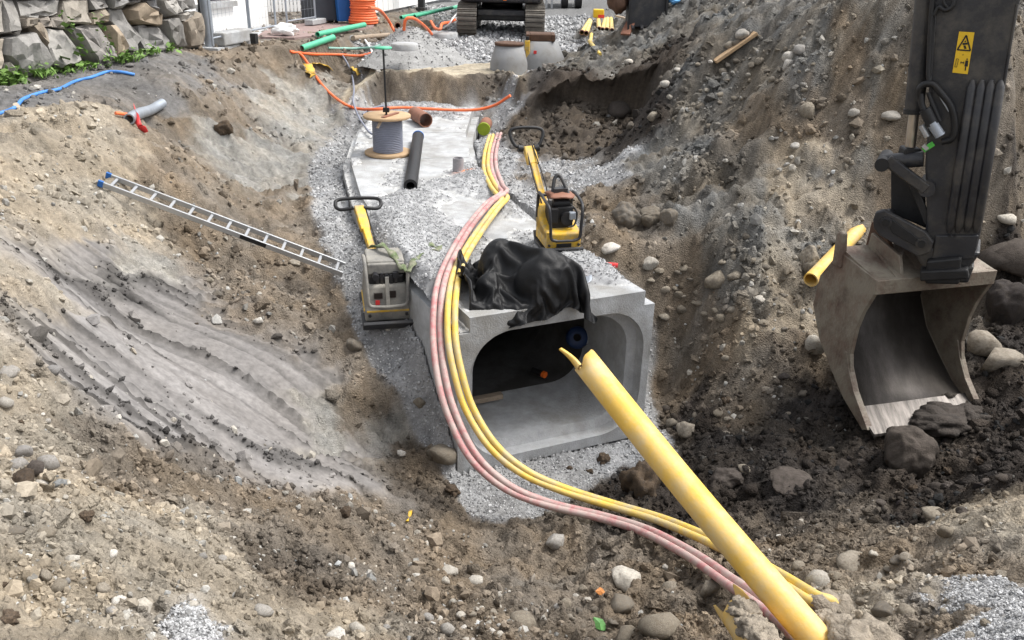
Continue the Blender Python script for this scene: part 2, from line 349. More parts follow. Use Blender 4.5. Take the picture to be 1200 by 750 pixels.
# ------------------------------------------------------------------ terrain mesh (a fan of rows, finer near the viewpoint)
NU = 700
U = np.linspace(-1.05, 1.05, NU)
Y = np.concatenate([np.geomspace(1.7, 30, 740), np.geomspace(30.3, 500, 50)]); Y = np.unique(np.concatenate([Y, np.linspace(19.0, 20.5, 50)])); NV = len(Y)
sl_ = .35
uu, yy = np.meshgrid(U, Y); X0 = uu*(yy*.93+.25); Y0 = yy.copy()
Z0 = Hbase(X0, Y0)
soilp = [(int(a), int(b), k) for a, b, k in (s.split(',') for s in SPTS)]
SP = np.array([G(a, b)[:2] for a, b, k in soilp]); SK = np.array([KEYS.index(k) for _, _, k in soilp])
SD = np.maximum(2.0, np.hypot(SP[:, 0], SP[:, 1]))
GP = [[G(*p)[:2] for p in poly] for poly in GRAVEL]
def blur(a, n=2):
    for _ in range(n):
        a = (np.pad(a, ((1, 1), (0, 0)), 'edge')[:-2]+2*a+np.pad(a, ((1, 1), (0, 0)), 'edge')[2:])/4
        a = (np.pad(a, ((0, 0), (1, 1)), 'edge')[:, :-2]+2*a+np.pad(a, ((0, 0), (1, 1)), 'edge')[:, 2:])/4
    return a
def soil_weights(x, y):
    """share of each soil kind at ground points (flat arrays)"""
    d0 = np.hypot(x, y); a = .045*d0
    xw = x + a*fbm(x*1.6, y*1.6, 31, 4) + .10*fbm(x*7, y*7, 33, 3); yw = y + 1.4*a*fbm(x*1.6, y*1.6, 32, 4) + .12*fbm(x*7, y*7, 34, 3)
    out = np.zeros((len(KEYS), len(x)))
    for i in range(0, len(x), 50000):
        s = slice(i, i+50000)
        d2 = ((xw[s][:, None]-SP[None, :, 0])**2 + ((yw[s][:, None]-SP[None, :, 1])*.6)**2)/SD[None]**2 + 1e-5
        w = d2**-2.2
        for k in range(len(KEYS)): out[k, s] = w[:, SK == k].sum(1)
    out /= out.sum(0)
    xg = x + .10*fbm(x*3, y*3, 41, 4); yg = y + .14*fbm(x*3, y*3, 42, 4)
    g = np.zeros(len(x))
    for p in GP: g = np.maximum(g, inpoly(xg, yg, p))
    sh = (y > shelf_y(x)+.10) & (y < shelf_y(x)+1.9) & (x > -3.7+.2*fbm(y, x, 8, 2)) & (x < .1)
    return out, g, sh.astype(float)
wt, gm, sm = soil_weights(X0.ravel(), Y0.ravel())
gm = blur(gm.reshape(NV, NU), 2).ravel(); sm = blur(sm.reshape(NV, NU), 1).ravel()
wt *= (1-gm); wt[KEYS.index('G')] += gm; wt *= (1-sm); wt[KEYS.index('S')] += sm
wk = {k: wt[i].reshape(NV, NU) for i, k in enumerate(KEYS)}
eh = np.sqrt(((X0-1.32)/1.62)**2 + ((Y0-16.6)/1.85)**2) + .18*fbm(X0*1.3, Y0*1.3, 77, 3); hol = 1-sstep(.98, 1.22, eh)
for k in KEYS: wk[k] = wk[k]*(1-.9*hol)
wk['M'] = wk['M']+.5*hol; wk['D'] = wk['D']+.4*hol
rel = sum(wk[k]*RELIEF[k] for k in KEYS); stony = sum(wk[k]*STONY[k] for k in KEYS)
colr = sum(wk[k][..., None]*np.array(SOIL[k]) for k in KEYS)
# relief
lod = lambda s: 1-sstep(.12, .35, (Y0*.0028)/s)      # drops detail finer than the mesh can carry
n_big = fbm(X0*.9, Y0*.9, 1, 4); n_mid = fbm(X0*3.1, Y0*3.1, 2, 4, .55); n_fin = fbm(X0*13, Y0*13, 3, 4, .65); n_xf = fbm(X0*37, Y0*37, 4, 2, .7)*lod(.035)
Z = Z0 + rel*(.20*n_big*(.3+.7*sstep(0, .6, rel)) + .12*n_mid + .055*n_fin + .022*n_xf)
rid = 1-2*np.abs(fbm(X0*2.2, Y0*2.2, 9, 4)); Z += .07*rel*(rid-.6)
# tipped spoil: tongues running up the right-hand heap
b0, b1 = G(700, 275), G(1040, 120); bv = (b1-b0)[:2]; bv /= np.linalg.norm(bv); bp_ = np.array([-bv[1], bv[0]])
sa = X0*bv[0]+Y0*bv[1]; sb = X0*bp_[0]+Y0*bp_[1]; sb2 = sb+.5*fbm(sa*.45, sb*.5, 131, 3)
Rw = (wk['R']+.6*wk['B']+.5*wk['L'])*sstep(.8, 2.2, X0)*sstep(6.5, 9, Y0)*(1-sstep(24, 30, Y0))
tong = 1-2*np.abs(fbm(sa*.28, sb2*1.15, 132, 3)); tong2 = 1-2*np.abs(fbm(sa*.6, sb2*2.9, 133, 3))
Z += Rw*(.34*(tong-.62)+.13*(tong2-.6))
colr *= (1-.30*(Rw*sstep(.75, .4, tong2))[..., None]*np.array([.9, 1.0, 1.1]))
for s, A, dn, sd_ in ((.55, .42, .22, 101), (.26, .5, .30, 102), (.12, .55, .42, 103), (.06, .6, .5, 104)):
    c = cells(X0/s, Y0/s, sd_, dn, .15, .5)
    msk = sstep(.35, .75, vnoise(X0/(s*5), Y0/(s*5), sd_+50)+.5 + .35*(stony-.6))
    Z += A*s*c*np.clip(stony*1.3, 0, 1.9)*msk*lod(s*.5)
# dragged clay: long smooth planes with torn ridges along the slope
a0, a1 = G(70, 330), G(420, 545); dv = (a1-a0)[:2]; dv /= np.linalg.norm(dv); pv = np.array([-dv[1], dv[0]])
la = X0*dv[0]+Y0*dv[1]; lb = X0*pv[0]+Y0*pv[1]; lb2 = lb + .35*fbm(la*.5, lb*.8, 61, 3)
st = vnoise(la*.28, lb2*3.0, 62)+.5; st2 = vnoise(la*.5+9, lb2*9, 63)+.5; scr = sstep(.60, .78, vnoise(la*.35+4, lb2*16, 66)+.5)
terr = np.floor(st*5)/5 + sstep(.72, 1, (st*5) % 1)/5
Cw = sstep(.25, .7, wk['C']); tear = np.exp(-((((st*5) % 1)-.86)/.10)**2)*sstep(.30, .55, vnoise(la*.9, lb*1.7, 64)+.5)
Z += Cw*(-.015*scr+.13*(terr-.5) + .03*(st2-.5) + .06*tear*(.3+np.clip(fbm(X0*16, Y0*16, 65, 3)+.5, 0, 1.2)))
# crushed stone grain, W: run-down streaks on the cut bank
Z += wk['G']*(.030*fbm(X0*22, Y0*22, 71, 3, .7)*lod(.05) + .03*n_mid)
Ww = wk['W']; Z += Ww*.12*fbm(X0*1.2+Y0*1.2, Y0*5-X0*5, 72, 4)
# colour: kinds of soil vary in themselves (damp and dry, silt, stone dust)
zs = Z*2.3
tone = 1 + .34*fbm(X0*1.7+zs, Y0*1.7+zs*.7, 81, 5, .6) + .34*fbm(X0*9+zs*4, Y0*9-zs*3, 82, 4, .7)
Cw = sstep(.25, .7, wk['C']); tone = 1+(tone-1)*(1-.6*Cw)
colr = colr*np.clip(tone, .40, 1.7)[..., None]
warm = fbm(X0*2.3, Y0*2.3, 83, 4)
colr *= (1 + (rel*.10*warm)[..., None]*np.array([1.0, .1, -1.2]))
dk = np.clip(Cw*(np.clip(tear*1.1, 0, 1)*.55+.30*scr), 0, 1); colr = colr*(1-dk[..., None])
lz = Cw*(sstep(.5, .8, st2)*.22); colr = colr*(1+lz[..., None]*np.array([.9, .95, 1.0]))
fw_ = sstep(27, 33, Y0)[..., None]; colr = colr*(1-fw_) + np.array([.15, .15, .148])*fw_
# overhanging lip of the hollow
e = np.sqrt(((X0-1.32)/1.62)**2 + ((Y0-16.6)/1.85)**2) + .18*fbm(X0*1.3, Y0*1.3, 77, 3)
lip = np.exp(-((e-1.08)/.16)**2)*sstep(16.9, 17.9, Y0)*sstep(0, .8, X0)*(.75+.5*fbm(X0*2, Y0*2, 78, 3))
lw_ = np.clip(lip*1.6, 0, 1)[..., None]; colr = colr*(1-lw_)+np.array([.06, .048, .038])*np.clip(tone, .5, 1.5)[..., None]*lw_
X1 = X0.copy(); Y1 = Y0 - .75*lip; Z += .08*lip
fm = cul_pt(0, 1.0, 0); nm_ = np.array([.414, -.91]); fa = (X0-fm[0])*nm_[0]+(Y0-fm[1])*nm_[1]; fb = (X0-fm[0])*.91+(Y0-fm[1])*.414
mw = sstep(-.1, .05, fa)*(1-sstep(.5, 1.1, fa))*(1-sstep(1.05, 1.5, np.abs(fb+.02)))
Z = Z*(1-mw)+np.minimum(Z, .0+.03*n_mid+.015*n_fin)*mw
yd = np.array([at(a, b, 2.95)[:2] for a, b in ((190, 58), (236, 57), (258, 58), (300, 53), (345, 51), (395, 45), (437, 36), (470, 17), (545, -4), (420, -12), (250, -6), (150, 20))])
ym = blur(inpoly(X0, Y0, yd).astype(float), 3); Z = Z*(1-ym)+(2.92+.03*n_mid)*ym
ins = inpoly(X0, Y0, FOOT) & (Y0 < shelf_y(X0)-.8)
Z = np.where(ins, np.minimum(Z, -.10), Z)
idx = np.arange(NU*NV).reshape(NV, NU)
fq = np.stack([idx[:-1, :-1], idx[:-1, 1:], idx[1:, 1:], idx[1:, :-1]], -1).reshape(-1, 4)
M_SOIL = attr_mat('soil', .97, .26, 16, 1.0, 55, .04)
bmp = np.clip(.35+.65*np.clip(rel, 0, 1)-.75*Cw, .08, 1)
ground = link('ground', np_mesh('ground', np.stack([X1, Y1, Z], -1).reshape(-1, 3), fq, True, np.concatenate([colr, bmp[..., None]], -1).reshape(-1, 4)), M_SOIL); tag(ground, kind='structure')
# rough ground beyond the finely built part: to the sides and behind the viewpoint
gxs = np.unique(np.concatenate([np.linspace(-90, -14, 20), np.linspace(-14, 14, 90), np.linspace(14, 90, 20)])); gys = np.unique(np.concatenate([np.linspace(-60, -6, 16), np.linspace(-6, 15, 70), np.linspace(15, 60, 24)]))
mx_, my_ = np.meshgrid(gxs, gys); mz_ = np.clip(Hbase(mx_, np.clip(my_, -1, 60)), 1.2, 5.2); nearv = sstep(14, 5, np.hypot(mx_, my_-3)); back = sstep(0, -3, my_)
mz_ = mz_*(1-back)+2.95*back; mz_ = mz_+.10*fbm(mx_*1.1, my_*1.1, 141, 4)
ua = np.abs(mx_)/(np.maximum(my_, .01)*.93+.25); infan = (1-sstep(.92, 1.03, ua))*sstep(1.65, 2.05, my_)
mz_ = mz_ - .05 - 2.2*infan
jj = np.arange(mx_.size).reshape(mx_.shape); cm_ = np.array(SOIL['L'])*np.clip(1+.5*fbm(mx_*1.7, my_*1.7, 142, 4), .5, 1.5)[..., None]
tag(link('terrain', np_mesh('terrain', np.stack([mx_, my_, mz_], -1).reshape(-1, 3), np.stack([jj[:-1, :-1], jj[:-1, 1:], jj[1:, 1:], jj[1:, :-1]], -1).reshape(-1, 4), True, cm_.reshape(-1, 3)), M_SOIL), kind='structure')
# fast lookup of the finished surface
_ly = np.log(Y)
def surf(x, y, arr=None):
    """bilinear read of the finished ground at plan positions"""
    arr = Z if arr is None else arr
    x = np.asarray(x, float); y = np.asarray(y, float)
    fu = np.clip((x/(y*.93+.25)+1.05)/2.1*(NU-1), 0, NU-1.001); fv = np.clip(np.interp(y, Y, np.arange(NV)), 0, NV-1.001)
    i = fu.astype(int); j = fv.astype(int); a = fu-i; b = fv-j
    return (arr[j, i]*(1-a)+arr[j, i+1]*a)*(1-b) + (arr[j+1, i]*(1-a)+arr[j+1, i+1]*a)*b
def GS(px, py, lift=0, drop=0):
    """sight line against the finished surface"""
    d = ray(px, py); d = d/np.linalg.norm(d); T = np.linspace(2, 44, 2600); Q = CAM[None]+T[:, None]*d[None]
    zz = surf(Q[:, 0], Q[:, 1]); b = np.nonzero(Q[:, 2] < zz)[0]
    q = Q[b[0]] if len(b) else Q[-1]; q = q.copy(); q[2] = q[2]+lift; return q

# ------------------------------------------------------------------ loose grains (uncountable)
def ico(sub):
    bm = bmesh.new(); bmesh.ops.create_icosphere(bm, subdivisions=sub, radius=1)
    v = np.array([p.co[:] for p in bm.verts]); f = np.array([[q.index for q in t.verts] for t in bm.faces]); bm.free(); return v, f
IV, IF = ico(1)
def grain_templates(n, seed, rough=.35):
    r = np.random.default_rng(seed); out = []
    for _ in range(n):
        v = IV[:12] if len(IV) == 12 else IV
        v = v*(1+rough*(r.random((len(v), 1))-.5)*2)*np.array([1, .6+.4*r.random(), .45+.35*r.random()]); out.append(v)
    return out
def rot_rand(n, r):
    q = r.normal(size=(n, 4)); q /= np.linalg.norm(q, axis=1)[:, None]; a, b, c, d = q.T
    return np.stack([1-2*(c*c+d*d), 2*(b*c-a*d), 2*(b*d+a*c), 2*(b*c+a*d), 1-2*(b*b+d*d), 2*(c*d-a*b), 2*(b*d-a*c), 2*(c*d+a*b), 1-2*(b*b+c*c)], -1).reshape(n, 3, 3)
def grains(name, pos, size, col, matl, seed, rough=.35, smooth=False):
    r = np.random.default_rng(seed); T = np.array(grain_templates(10, seed, rough)); n = len(pos)
    v = T[r.integers(0, 10, n)]*size[:, None, None]; v = np.einsum('nij,nkj->nki', rot_rand(n, r), v) + pos[:, None, :]
    k = v.shape[1]; f = (IF[None]+(np.arange(n)*k)[:, None, None]).reshape(-1, 3)
    return tag(link(name, np_mesh(name, v.reshape(-1, 3), f, smooth, np.repeat(col, k, 0)), matl), kind='stuff')
M_GRAIN = attr_mat('grain', .9, .25, 30, .4, 120, .01)
def fan_points(n, r, ymin=2.4, ymax=33, um=.8):
    y = np.exp(r.uniform(math.log(ymin), math.log(ymax), n)); x = r.uniform(-um, um, n)*(y*.93+.25); return x, y
r_ = np.random.default_rng(5)
x, y = fan_points(170000, r_, um=.72)
st_ = surf(x, y, stony); wC = surf(x, y, wk['C']); wD = surf(x, y, wk['D']); wG = surf(x, y, wk['G']); wS = surf(x, y, wk['S']+wk['A']*.5); wW = surf(x, y, wk['W'])
patch = np.clip(.35+2.2*fbm(x*1.2, y*1.2, 201, 4), .05, 1.8)
keep = (r_.random(len(x)) < np.clip(st_*.36*patch, 0, 1)) & ~inpoly(x, y, FOOT) & (wG < .5)
x, y = x[keep], y[keep]; n = len(x); d = np.hypot(x, y)+2.5
size = np.minimum(np.maximum(.00115*d*np.exp(r_.normal(.2, .6, n)), .006), .085)
cb = np.stack([surf(x, y, colr[..., i]) for i in range(3)], -1)
lt = r_.random(n)[:, None]; gcol = np.array([.33, .315, .285])*(.55+.8*r_.random((n, 1)))*(1+.035*r_.normal(size=(n, 1))*np.array([1, .2, -1]))
dirty = (r_.random((n, 1)) < .82)*1.0
gcol = gcol*(1-dirty) + cb*(1.0+.35*r_.random((n, 1)))*dirty
gcol = gcol*(1-.72*surf(x, y, wk['D'])[:, None]*(r_.random((n, 1)) < .9))
pos = np.stack([x, y, surf(x, y)+size*.25], -1)
print('pebbles', n); PEB = grains('pebbles', pos, size, np.clip(gcol, .02, .6), M_GRAIN, 21)
# crushed stone on the gravel areas
x, y = fan_points(460000, r_, 1.9, 32, .80)
wG = surf(x, y, wk['G']); keep = (wG > .45) & ~inpoly(x, y, FOOT) & (r_.random(len(x)) < .95)
x, y = x[keep], y[keep]; n = min(len(x), 33000); o_ = np.argsort(r_.random(len(x))-.45*((x < -.2) & (y > 6.5) & (y < 12))-.3*(y < 5))[:n]; x, y = x[o_], y[o_]; d = np.hypot(x, y)+2.5
size = np.clip(.00092*d*np.exp(r_.normal(.0, .35, n)), .008, .05); size = np.where(y > 20.5, size*1.7, size)
gcol = np.array([.36, .362, .365])*(.5+.95*r_.random((n, 1)))
print('crushed', n); grains('gravel', np.stack([x, y, surf(x, y)+size*.3], -1), size, gcol, M_GRAIN, 22, .45)
# dark crumbs of wet earth and torn clay
x, y = fan_points(120000, r_, 2.6, 20, .75)
tw = surf(x, y, Cw*tear)*.75 + surf(x, y, wk['D'])*.55 + surf(x, y, wk['M'])*.5 + surf(x, y, wk['B'])*.08
keep = (r_.random(len(x)) < tw*.6) & ~inpoly(x, y, FOOT) & (surf(x, y, wk['G']) < .3)
x, y = x[keep], y[keep]; n = len(x); d = np.hypot(x, y)+2.5
size = np.clip(.0019*d*np.exp(r_.normal(0, .5, n))*(1-.38*surf(x, y, Cw)), .008, .09)
cb = np.stack([surf(x, y, colr[..., i]) for i in range(3)], -1)*(.7+.4*r_.random((n, 1)))
print('crumbs', n); grains('soil_crumbs', np.stack([x, y, surf(x, y)+size*.3], -1), size, cb, M_SOIL, 23, .5, True)
# broken rubble and earth lumps on the stony slopes
x, y = fan_points(90000, r_, 2.6, 26, .72)
pt = np.clip(.35+1.7*fbm(x*1.1, y*1.1, 211, 4), 0, 1.5)
wR = surf(x, y, wk['R'])*1.0 + surf(x, y, wk['B'])*.45*(x > .8) + surf(x, y, wk['B'])*.25 + surf(x, y, wk['L'])*.18 + surf(x, y, wk['D'])*.3
keep = (r_.random(len(x)) < wR*pt*.6) & ~inpoly(x, y, FOOT) & (surf(x, y, wk['G']) < .4)
x, y = x[keep][:15000], y[keep][:15000]; n = len(x); d = np.hypot(x, y)+2.5
size = np.clip(.0026*d*np.exp(r_.normal(0, .5, n)), .012, .11)
cb = np.stack([surf(x, y, colr[..., i]) for i in range(3)], -1)*(.75+.65*r_.random((n, 1)))
grains('rubble', np.stack([x, y, surf(x, y)+size*.05], -1), size, np.clip(cb, .015, .5), M_SOIL, 27, .5)
# ------------------------------------------------------------------ materials of built things
M_CONC = mat('concrete', (.40, .41, .42), .85, 0, .2, 5, .4, 60, dirt=(.26, .255, .24), dirt_amt=.46, dscale=1.8)
M_CONCL = mat('concrete_pale', (.47, .475, .47), .85, 0, .15, 4, .3, 60, dirt=(.36, .355, .34), dirt_amt=.4)
M_STEEL_D = mat('machine_dark_paint', (.019, .0195, .023), .45, 0, .3, 5, .1, 60, dirt=(.07, .063, .054), dirt_amt=.40, dscale=4, spec=.5)
M_BLACK = mat('black_rubber', (.012, .012, .013), .5, 0, .3, 8, .15, 60, dirt=(.05, .045, .04), dirt_amt=.3)
M_BUCKET = mat('bucket_steel', (.12, .08, .06), .55, .15, .45, 4, .4, 30, dirt=(.21, .185, .145), dirt_amt=.52, dscale=3.2)
M_BUCKIN = mat('bucket_worn_steel', (.21, .19, .175), .45, .45, .35, 3, .15, 40, dirt=(.055, .05, .045), dirt_amt=.48, dscale=2.0, stretch=(5, .6, .6))
M_RUST = mat('rusty_iron', (.10, .055, .035), .8, .2, .3, 8, .3, 40)
M_BLINER = mat('bucket_liner', (.085, .075, .068), .5, .45, .3, 3, .2, 40, dirt=(.05, .044, .038), dirt_amt=.5, dscale=2, stretch=(3, 1, 1))
M_CHROME = mat('piston_chrome', (.42, .38, .33), .3, .9, .2, 5, 0)
M_ALU = mat('aluminium', (.42, .43, .44), .38, .6, .1, 5, .05, 40, dirt=(.42, .40, .36), dirt_amt=.35)
M_GALV = mat('galvanised_steel', (.33, .36, .40), .5, .5, .15, 5, .05)
M_YEL = mat('yellow_duct', (.70, .49, .09), .55, 0, .15, 6, .08, 60, dirt=(.50, .42, .26), dirt_amt=.47, dscale=5)
M_YELBIG = mat('yellow_gas_pipe', (.76, .48, .09), .5, 0, .10, 5, .08, 50, dirt=(.62, .47, .24), dirt_amt=.47, dscale=4)
M_RED = mat('red_duct', (.45, .14, .15), .6, 0, .18, 6, .08, 60, dirt=(.44, .34, .31), dirt_amt=.56, dscale=8)
M_ORANGE = mat('orange_conduit', (.80, .16, .05), .5, 0, .1, 5, .05, dirt=(.55, .25, .15), dirt_amt=.35)
M_GREENP = mat('green_pipe', (.08, .42, .25), .45, 0, .1, 5, .03)
M_BLUE = mat('blue_hose', (.07, .24, .62), .45, 0, .1, 5, .03)
M_WHITE = mat('white_paint', (.84, .84, .83), .6, 0, .05, 2, .05, dirt=(.6, .6, .58), dirt_amt=.3)
M_WOOD = mat('raw_wood', (.42, .29, .17), .8, 0, .25, 5, .3, 30, stretch=(1, 8, 8))
M_WOODG = mat('weathered_wood', (.30, .24, .18), .85, 0, .3, 5, .3, 30, stretch=(1, 8, 8))
M_MYEL = mat('machine_yellow', (.68, .41, .03), .5, 0, .15, 6, .08, 40, dirt=(.33, .27, .16), dirt_amt=.44, dscale=7)
M_MGREY = mat('dusty_grey_housing', (.17, .165, .155), .75, 0, .3, 6, .2, 40, dirt=(.30, .285, .25), dirt_amt=.5, dscale=4)
M_CABLE = mat('grey_cable', (.20, .215, .27), .5, 0, .1, 5, .05)
M_FABRIC = mat('black_membrane', (.0055, .0057, .0065), .55, 0, .3, 7, .2, 90, spec=.32)
M_TERRA = mat('brown_clay_pipe', (.24, .11, .07), .6, 0, .2, 5, .1)
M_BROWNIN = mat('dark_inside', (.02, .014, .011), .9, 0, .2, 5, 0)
M_DARKBOX = mat('dark_blue_grey_plastic', (.03, .035, .045), .6, 0, .15, 4, .05)
M_BINB = mat('blue_bin_plastic', (.02, .12, .38), .5, 0, .1, 4, .03)
M_ASPH = mat('asphalt', (.10, .10, .10), .9, 0, .2, 8, .4, 60)
M_PAVE = mat('red_paving', (.26, .19, .175), .85, 0, .2, 12, .3, 40, coords='Object')
M_SIGN = mat('sign_yellow', (.72, .46, .02), .5, 0, .05, 5, 0)
M_INK = mat('sign_ink', (.012, .012, .012), .6, 0, .05, 5, 0)
M_REDP = mat('red_plastic', (.62, .04, .04), .45, 0, .1, 5, .03)
M_ORP = mat('bright_orange_plastic', (.85, .16, .02), .45, 0, .1, 5, .03)
M_LIME = mat('lime_green_cap', (.28, .36, .02), .5, 0, .15, 5, .05)
M_STONE = stone_mat('granite_wall', (.36, .335, .30), [(.15, .15, .155), (.29, .275, .25), (.31, .25, .185), (.21, .205, .20), (.33, .315, .29), (.27, .225, .17), (.24, .23, .225)])
M_ROCK = stone_mat('loose_rock', (.225, .205, .175))
M_ROCKL = stone_mat('pale_rock', (.42, .405, .38))
M_ROCKD = stone_mat('dark_wet_rock', (.075, .065, .06))
M_CLOD = stone_mat('earth_clod', (.10, .075, .055))
M_LEAF = mat('weed_leaf', (.13, .23, .05), .6, 0, .4, 6, .1)

# ------------------------------------------------------------------ box culvert
def star_hit(poly, c, a):
    """distance from c along angle a to a closed polygon"""
    d = np.array([math.cos(a), math.sin(a)]); best = None
    for i in range(len(poly)):
        p = np.array(poly[i]); q = np.array(poly[(i+1) % len(poly)]); e = q-p; den = d[0]*e[1]-d[1]*e[0]
        if abs(den) < 1e-12: continue
        w = p-c; t = (w[0]*e[1]-w[1]*e[0])/den; s = (w[0]*d[1]-w[1]*d[0])/den
        if t > 0 and -1e-9 <= s <= 1+1e-9 and (best is None or t < best): best = t
    return c + d*best
def rrect(t0, t1, z0, z1, r, n=10):
    out = []
    for (cx, cz, a0) in ((t1-r, z1-r, 0), (t0+r, z1-r, 90), (t0+r, z0+r, 180), (t1-r, z0+r, 270)):
        out += [(cx+r*math.cos(rad(a0+90*k/n)), cz+r*math.sin(rad(a0+90*k/n))) for k in range(n+1)]
    return out
OUT = [(-.13, 0), (2.10, 0), (2.10, LEDGE), (1.97, LEDGE), (1.97, CUL_H), (0, CUL_H), (0, LEDGE), (-.13, LEDGE)]
SOCK = rrect(.0, 2.01, .12, 1.585, .46); INN = rrect(.10, 1.91, .22, 1.49, .42)
cc = np.array([.99, .86])
angs = sorted(set([round(math.atan2(z-cc[1], t-cc[0]), 6) for t, z in OUT+INN] + [round(-math.pi+2*math.pi*k/48, 6) for k in range(48)]))
ringO = [star_hit(OUT, cc, a) for a in angs]; ringS = [star_hit(SOCK, cc, a) for a in angs]; ringI = [star_hit(INN, cc, a) for a in angs]; ringIi = [np.asarray(q)+(cc-np.asarray(q))*.006 for q in ringI]
M_SHADE_CONC = mat('shade_toned_concrete', (.12, .12, .12), .7, 0, .25, 2, .2, 40, dirt=(.05, .047, .043), dirt_amt=.55, dscale=1.1)  # shade of the deep bore put into a darker concrete colour
culvert = empty('box_culvert', 'long grey concrete box culvert laid in the bottom of the trench', 'culvert', cul_pt(0, 1, 0))
def station(i, f):
    if f == 0: return FR[i]
    a, b = FR[i], FR[i+1]; n = a[1]*(1-f)+b[1]*f; return (a[0]*(1-f)+b[0]*f, n/np.linalg.norm(n))
def sec(i, f, ring, off=0):
    c, n = station(i, f); d = np.array([-n[1], n[0]])
    return [(c[0]+n[0]*p[0]+d[0]*off, c[1]+n[1]*p[0]+d[1]*off, p[1]) for p in ring]
O0 = np.array(culvert.location)
def loc(pts): return [np.array(p)-O0 for p in pts]
na = len(angs); strip = [(k, (k+1) % na, na+(k+1) % na, na+k) for k in range(na)]
for i in range(len(CUL)-1):
    m = MB(); g = .008
    fr = sec(i, 0, ringO, g); bk = sec(i+1, 0, ringO, -g)
    m.add(loc(fr+bk), strip)
    if i == 0:
        s0 = sec(0, 0, ringS, g); s1 = sec(0, 0, [p*.03+q*.97 for p, q in zip(ringI, ringS)], .15); i0 = sec(0, 0, ringI, .19); i1 = sec(0, 0, ringI, 1.15)
        m.add(loc(fr+s0), strip); m.add(loc(s0+s1), strip, True); m.add(loc(s1+i0), strip); m.add(loc(i0+i1), strip, True)
    else:
        i0 = sec(i, 0, ringI, g); m.add(loc(fr+i0), strip)
    i1 = sec(i+1, 0, ringI, -g); m.add(loc(bk+i1), strip)
    sg = m.build('segment', M_CONC, culvert)
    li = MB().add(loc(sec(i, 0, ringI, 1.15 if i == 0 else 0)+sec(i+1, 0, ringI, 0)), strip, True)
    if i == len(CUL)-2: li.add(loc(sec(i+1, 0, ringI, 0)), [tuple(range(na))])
    li.build('shade_toned_lining', M_SHADE_CONC, sg)  # inner walls past the mouth, coloured dark to stand for shade
# gravel and dust lying on the cover slab (height field along the culvert)
def cul_xy(s, t):
    """s in stations (0..n), t across"""
    s = np.clip(s, 0, len(FR)-1.0001); i = s.astype(int); f = (s-i)[..., None]
    C = np.array([c for c, n in FR]); N = np.array([n for c, n in FR])
    c = C[i]*(1-f)+C[i+1]*f; n = N[i]*(1-f)+N[i+1]*f; n = n/np.linalg.norm(n, axis=-1)[..., None]
    return c[..., 0]+n[..., 0]*t, c[..., 1]+n[..., 1]*t
ns, ntt = 480, 120
ss, tt = np.meshgrid(np.linspace(.015, 5.25, ns), np.linspace(-.125, 1.962, ntt), indexing='ij')
gx, gy = cul_xy(ss, tt)
def spot(px, py, r, ry=None):
    q = at(px, py, 1.8); return np.exp(-(((gx-q[0])/r)**2 + ((gy-q[1])/(ry or r*1.6))**2))
cover = (.65*spot(480, 280, .75, 1.4)+.6*spot(505, 320, .4, 1.2)+.9*spot(700, 312, .55, .42)+.55*spot(655, 290, .5, .5)+.5*spot(470, 240, .35, 1.0)+.55*spot(560, 205, .5, 1.1)+.5*spot(590, 240, .35, .9)
         + .75*spot(480, 125, .8, 1.3)+.3*spot(450, 190, .6, 1) - .55*spot(548, 248, .32, .6)-.6*spot(508, 175, .35, 1.6)-.6*spot(440, 190, .25, 1.5)-.6*spot(600, 340, .6, .35)-.35*spot(530, 300, .3, .6)-.5*spot(580, 268, .22, .5) -.7*spot(690, 338, .4, .14))
cover = cover*.22 + .085*fbm(gx*2.2, gy*2.2, 301, 4) + .04*fbm(gx*9, gy*9, 302, 3) - .012
lev = np.where(tt < 0, LEDGE, CUL_H)
fill = sstep(3.6, .6, ss)*.16     # near the mouth the stone buries the step
lev = np.where(tt < 0, LEDGE + np.minimum(.16, fill*(1+.5*fbm(gx*4, gy*4, 303, 3))*sstep(-.16, 0, tt)*1.0)*(ss > .42), CUL_H)
hz = lev + np.minimum(cover, .16)*sstep(0, .12, 1.97-tt)*.8 + np.where(tt < 0, .015, 0)
fine = .012*fbm(gx*30, gy*30, 304, 2); hz = hz + fine*(cover > 0)
hz = np.where(tt < 0, np.maximum(hz, np.where(cover*0+fill > .02, LEDGE+.01+fine, hz)), hz)
gcl = np.array([.30, .303, .307])*np.clip(1+.5*fbm(gx*14, gy*14, 305, 3)+.25*fbm(gx*2, gy*2, 306, 3), .5, 1.6)[..., None]
thin = sstep(.03, .0, cover)[..., None]; gcl = gcl*(1-thin) + np.array([.50, .50, .49])*thin
orange = spot(545, 203, .14, .10)[..., None]*sstep(.3, .6, fbm(gx*20, gy*20, 307, 2)+.6)[..., None]; gcl = gcl*(1-orange)+np.array([.75, .25, .10])*orange
ig = np.arange(ns*ntt).reshape(ns, ntt)
fg = np.stack([ig[:-1, :-1], ig[1:, :-1], ig[1:, 1:], ig[:-1, 1:]], -1).reshape(-1, 4)
tag(link('gravel_layer', np_mesh('gravel_layer', np.stack([gx, gy, hz], -1).reshape(-1, 3), fg[:, ::-1], True, gcl.reshape(-1, 3)), M_GRAIN), kind='stuff')
rr = np.random.default_rng(8); k = rr.integers(0, ns*ntt, 60000); cv = cover.ravel()[k]; tq = tt.ravel()[k]
k = k[((cv > .012) & (rr.random(len(k)) < np.clip(cv*9, .1, .85))) | ((tq < 0) & (fill.ravel()[k] > .05) & (rr.random(len(k)) < .6))][:9500]
gp = np.stack([gx.ravel()[k]+rr.normal(0, .006, len(k)), gy.ravel()[k]+rr.normal(0, .01, len(k)), hz.ravel()[k]+.004], -1)
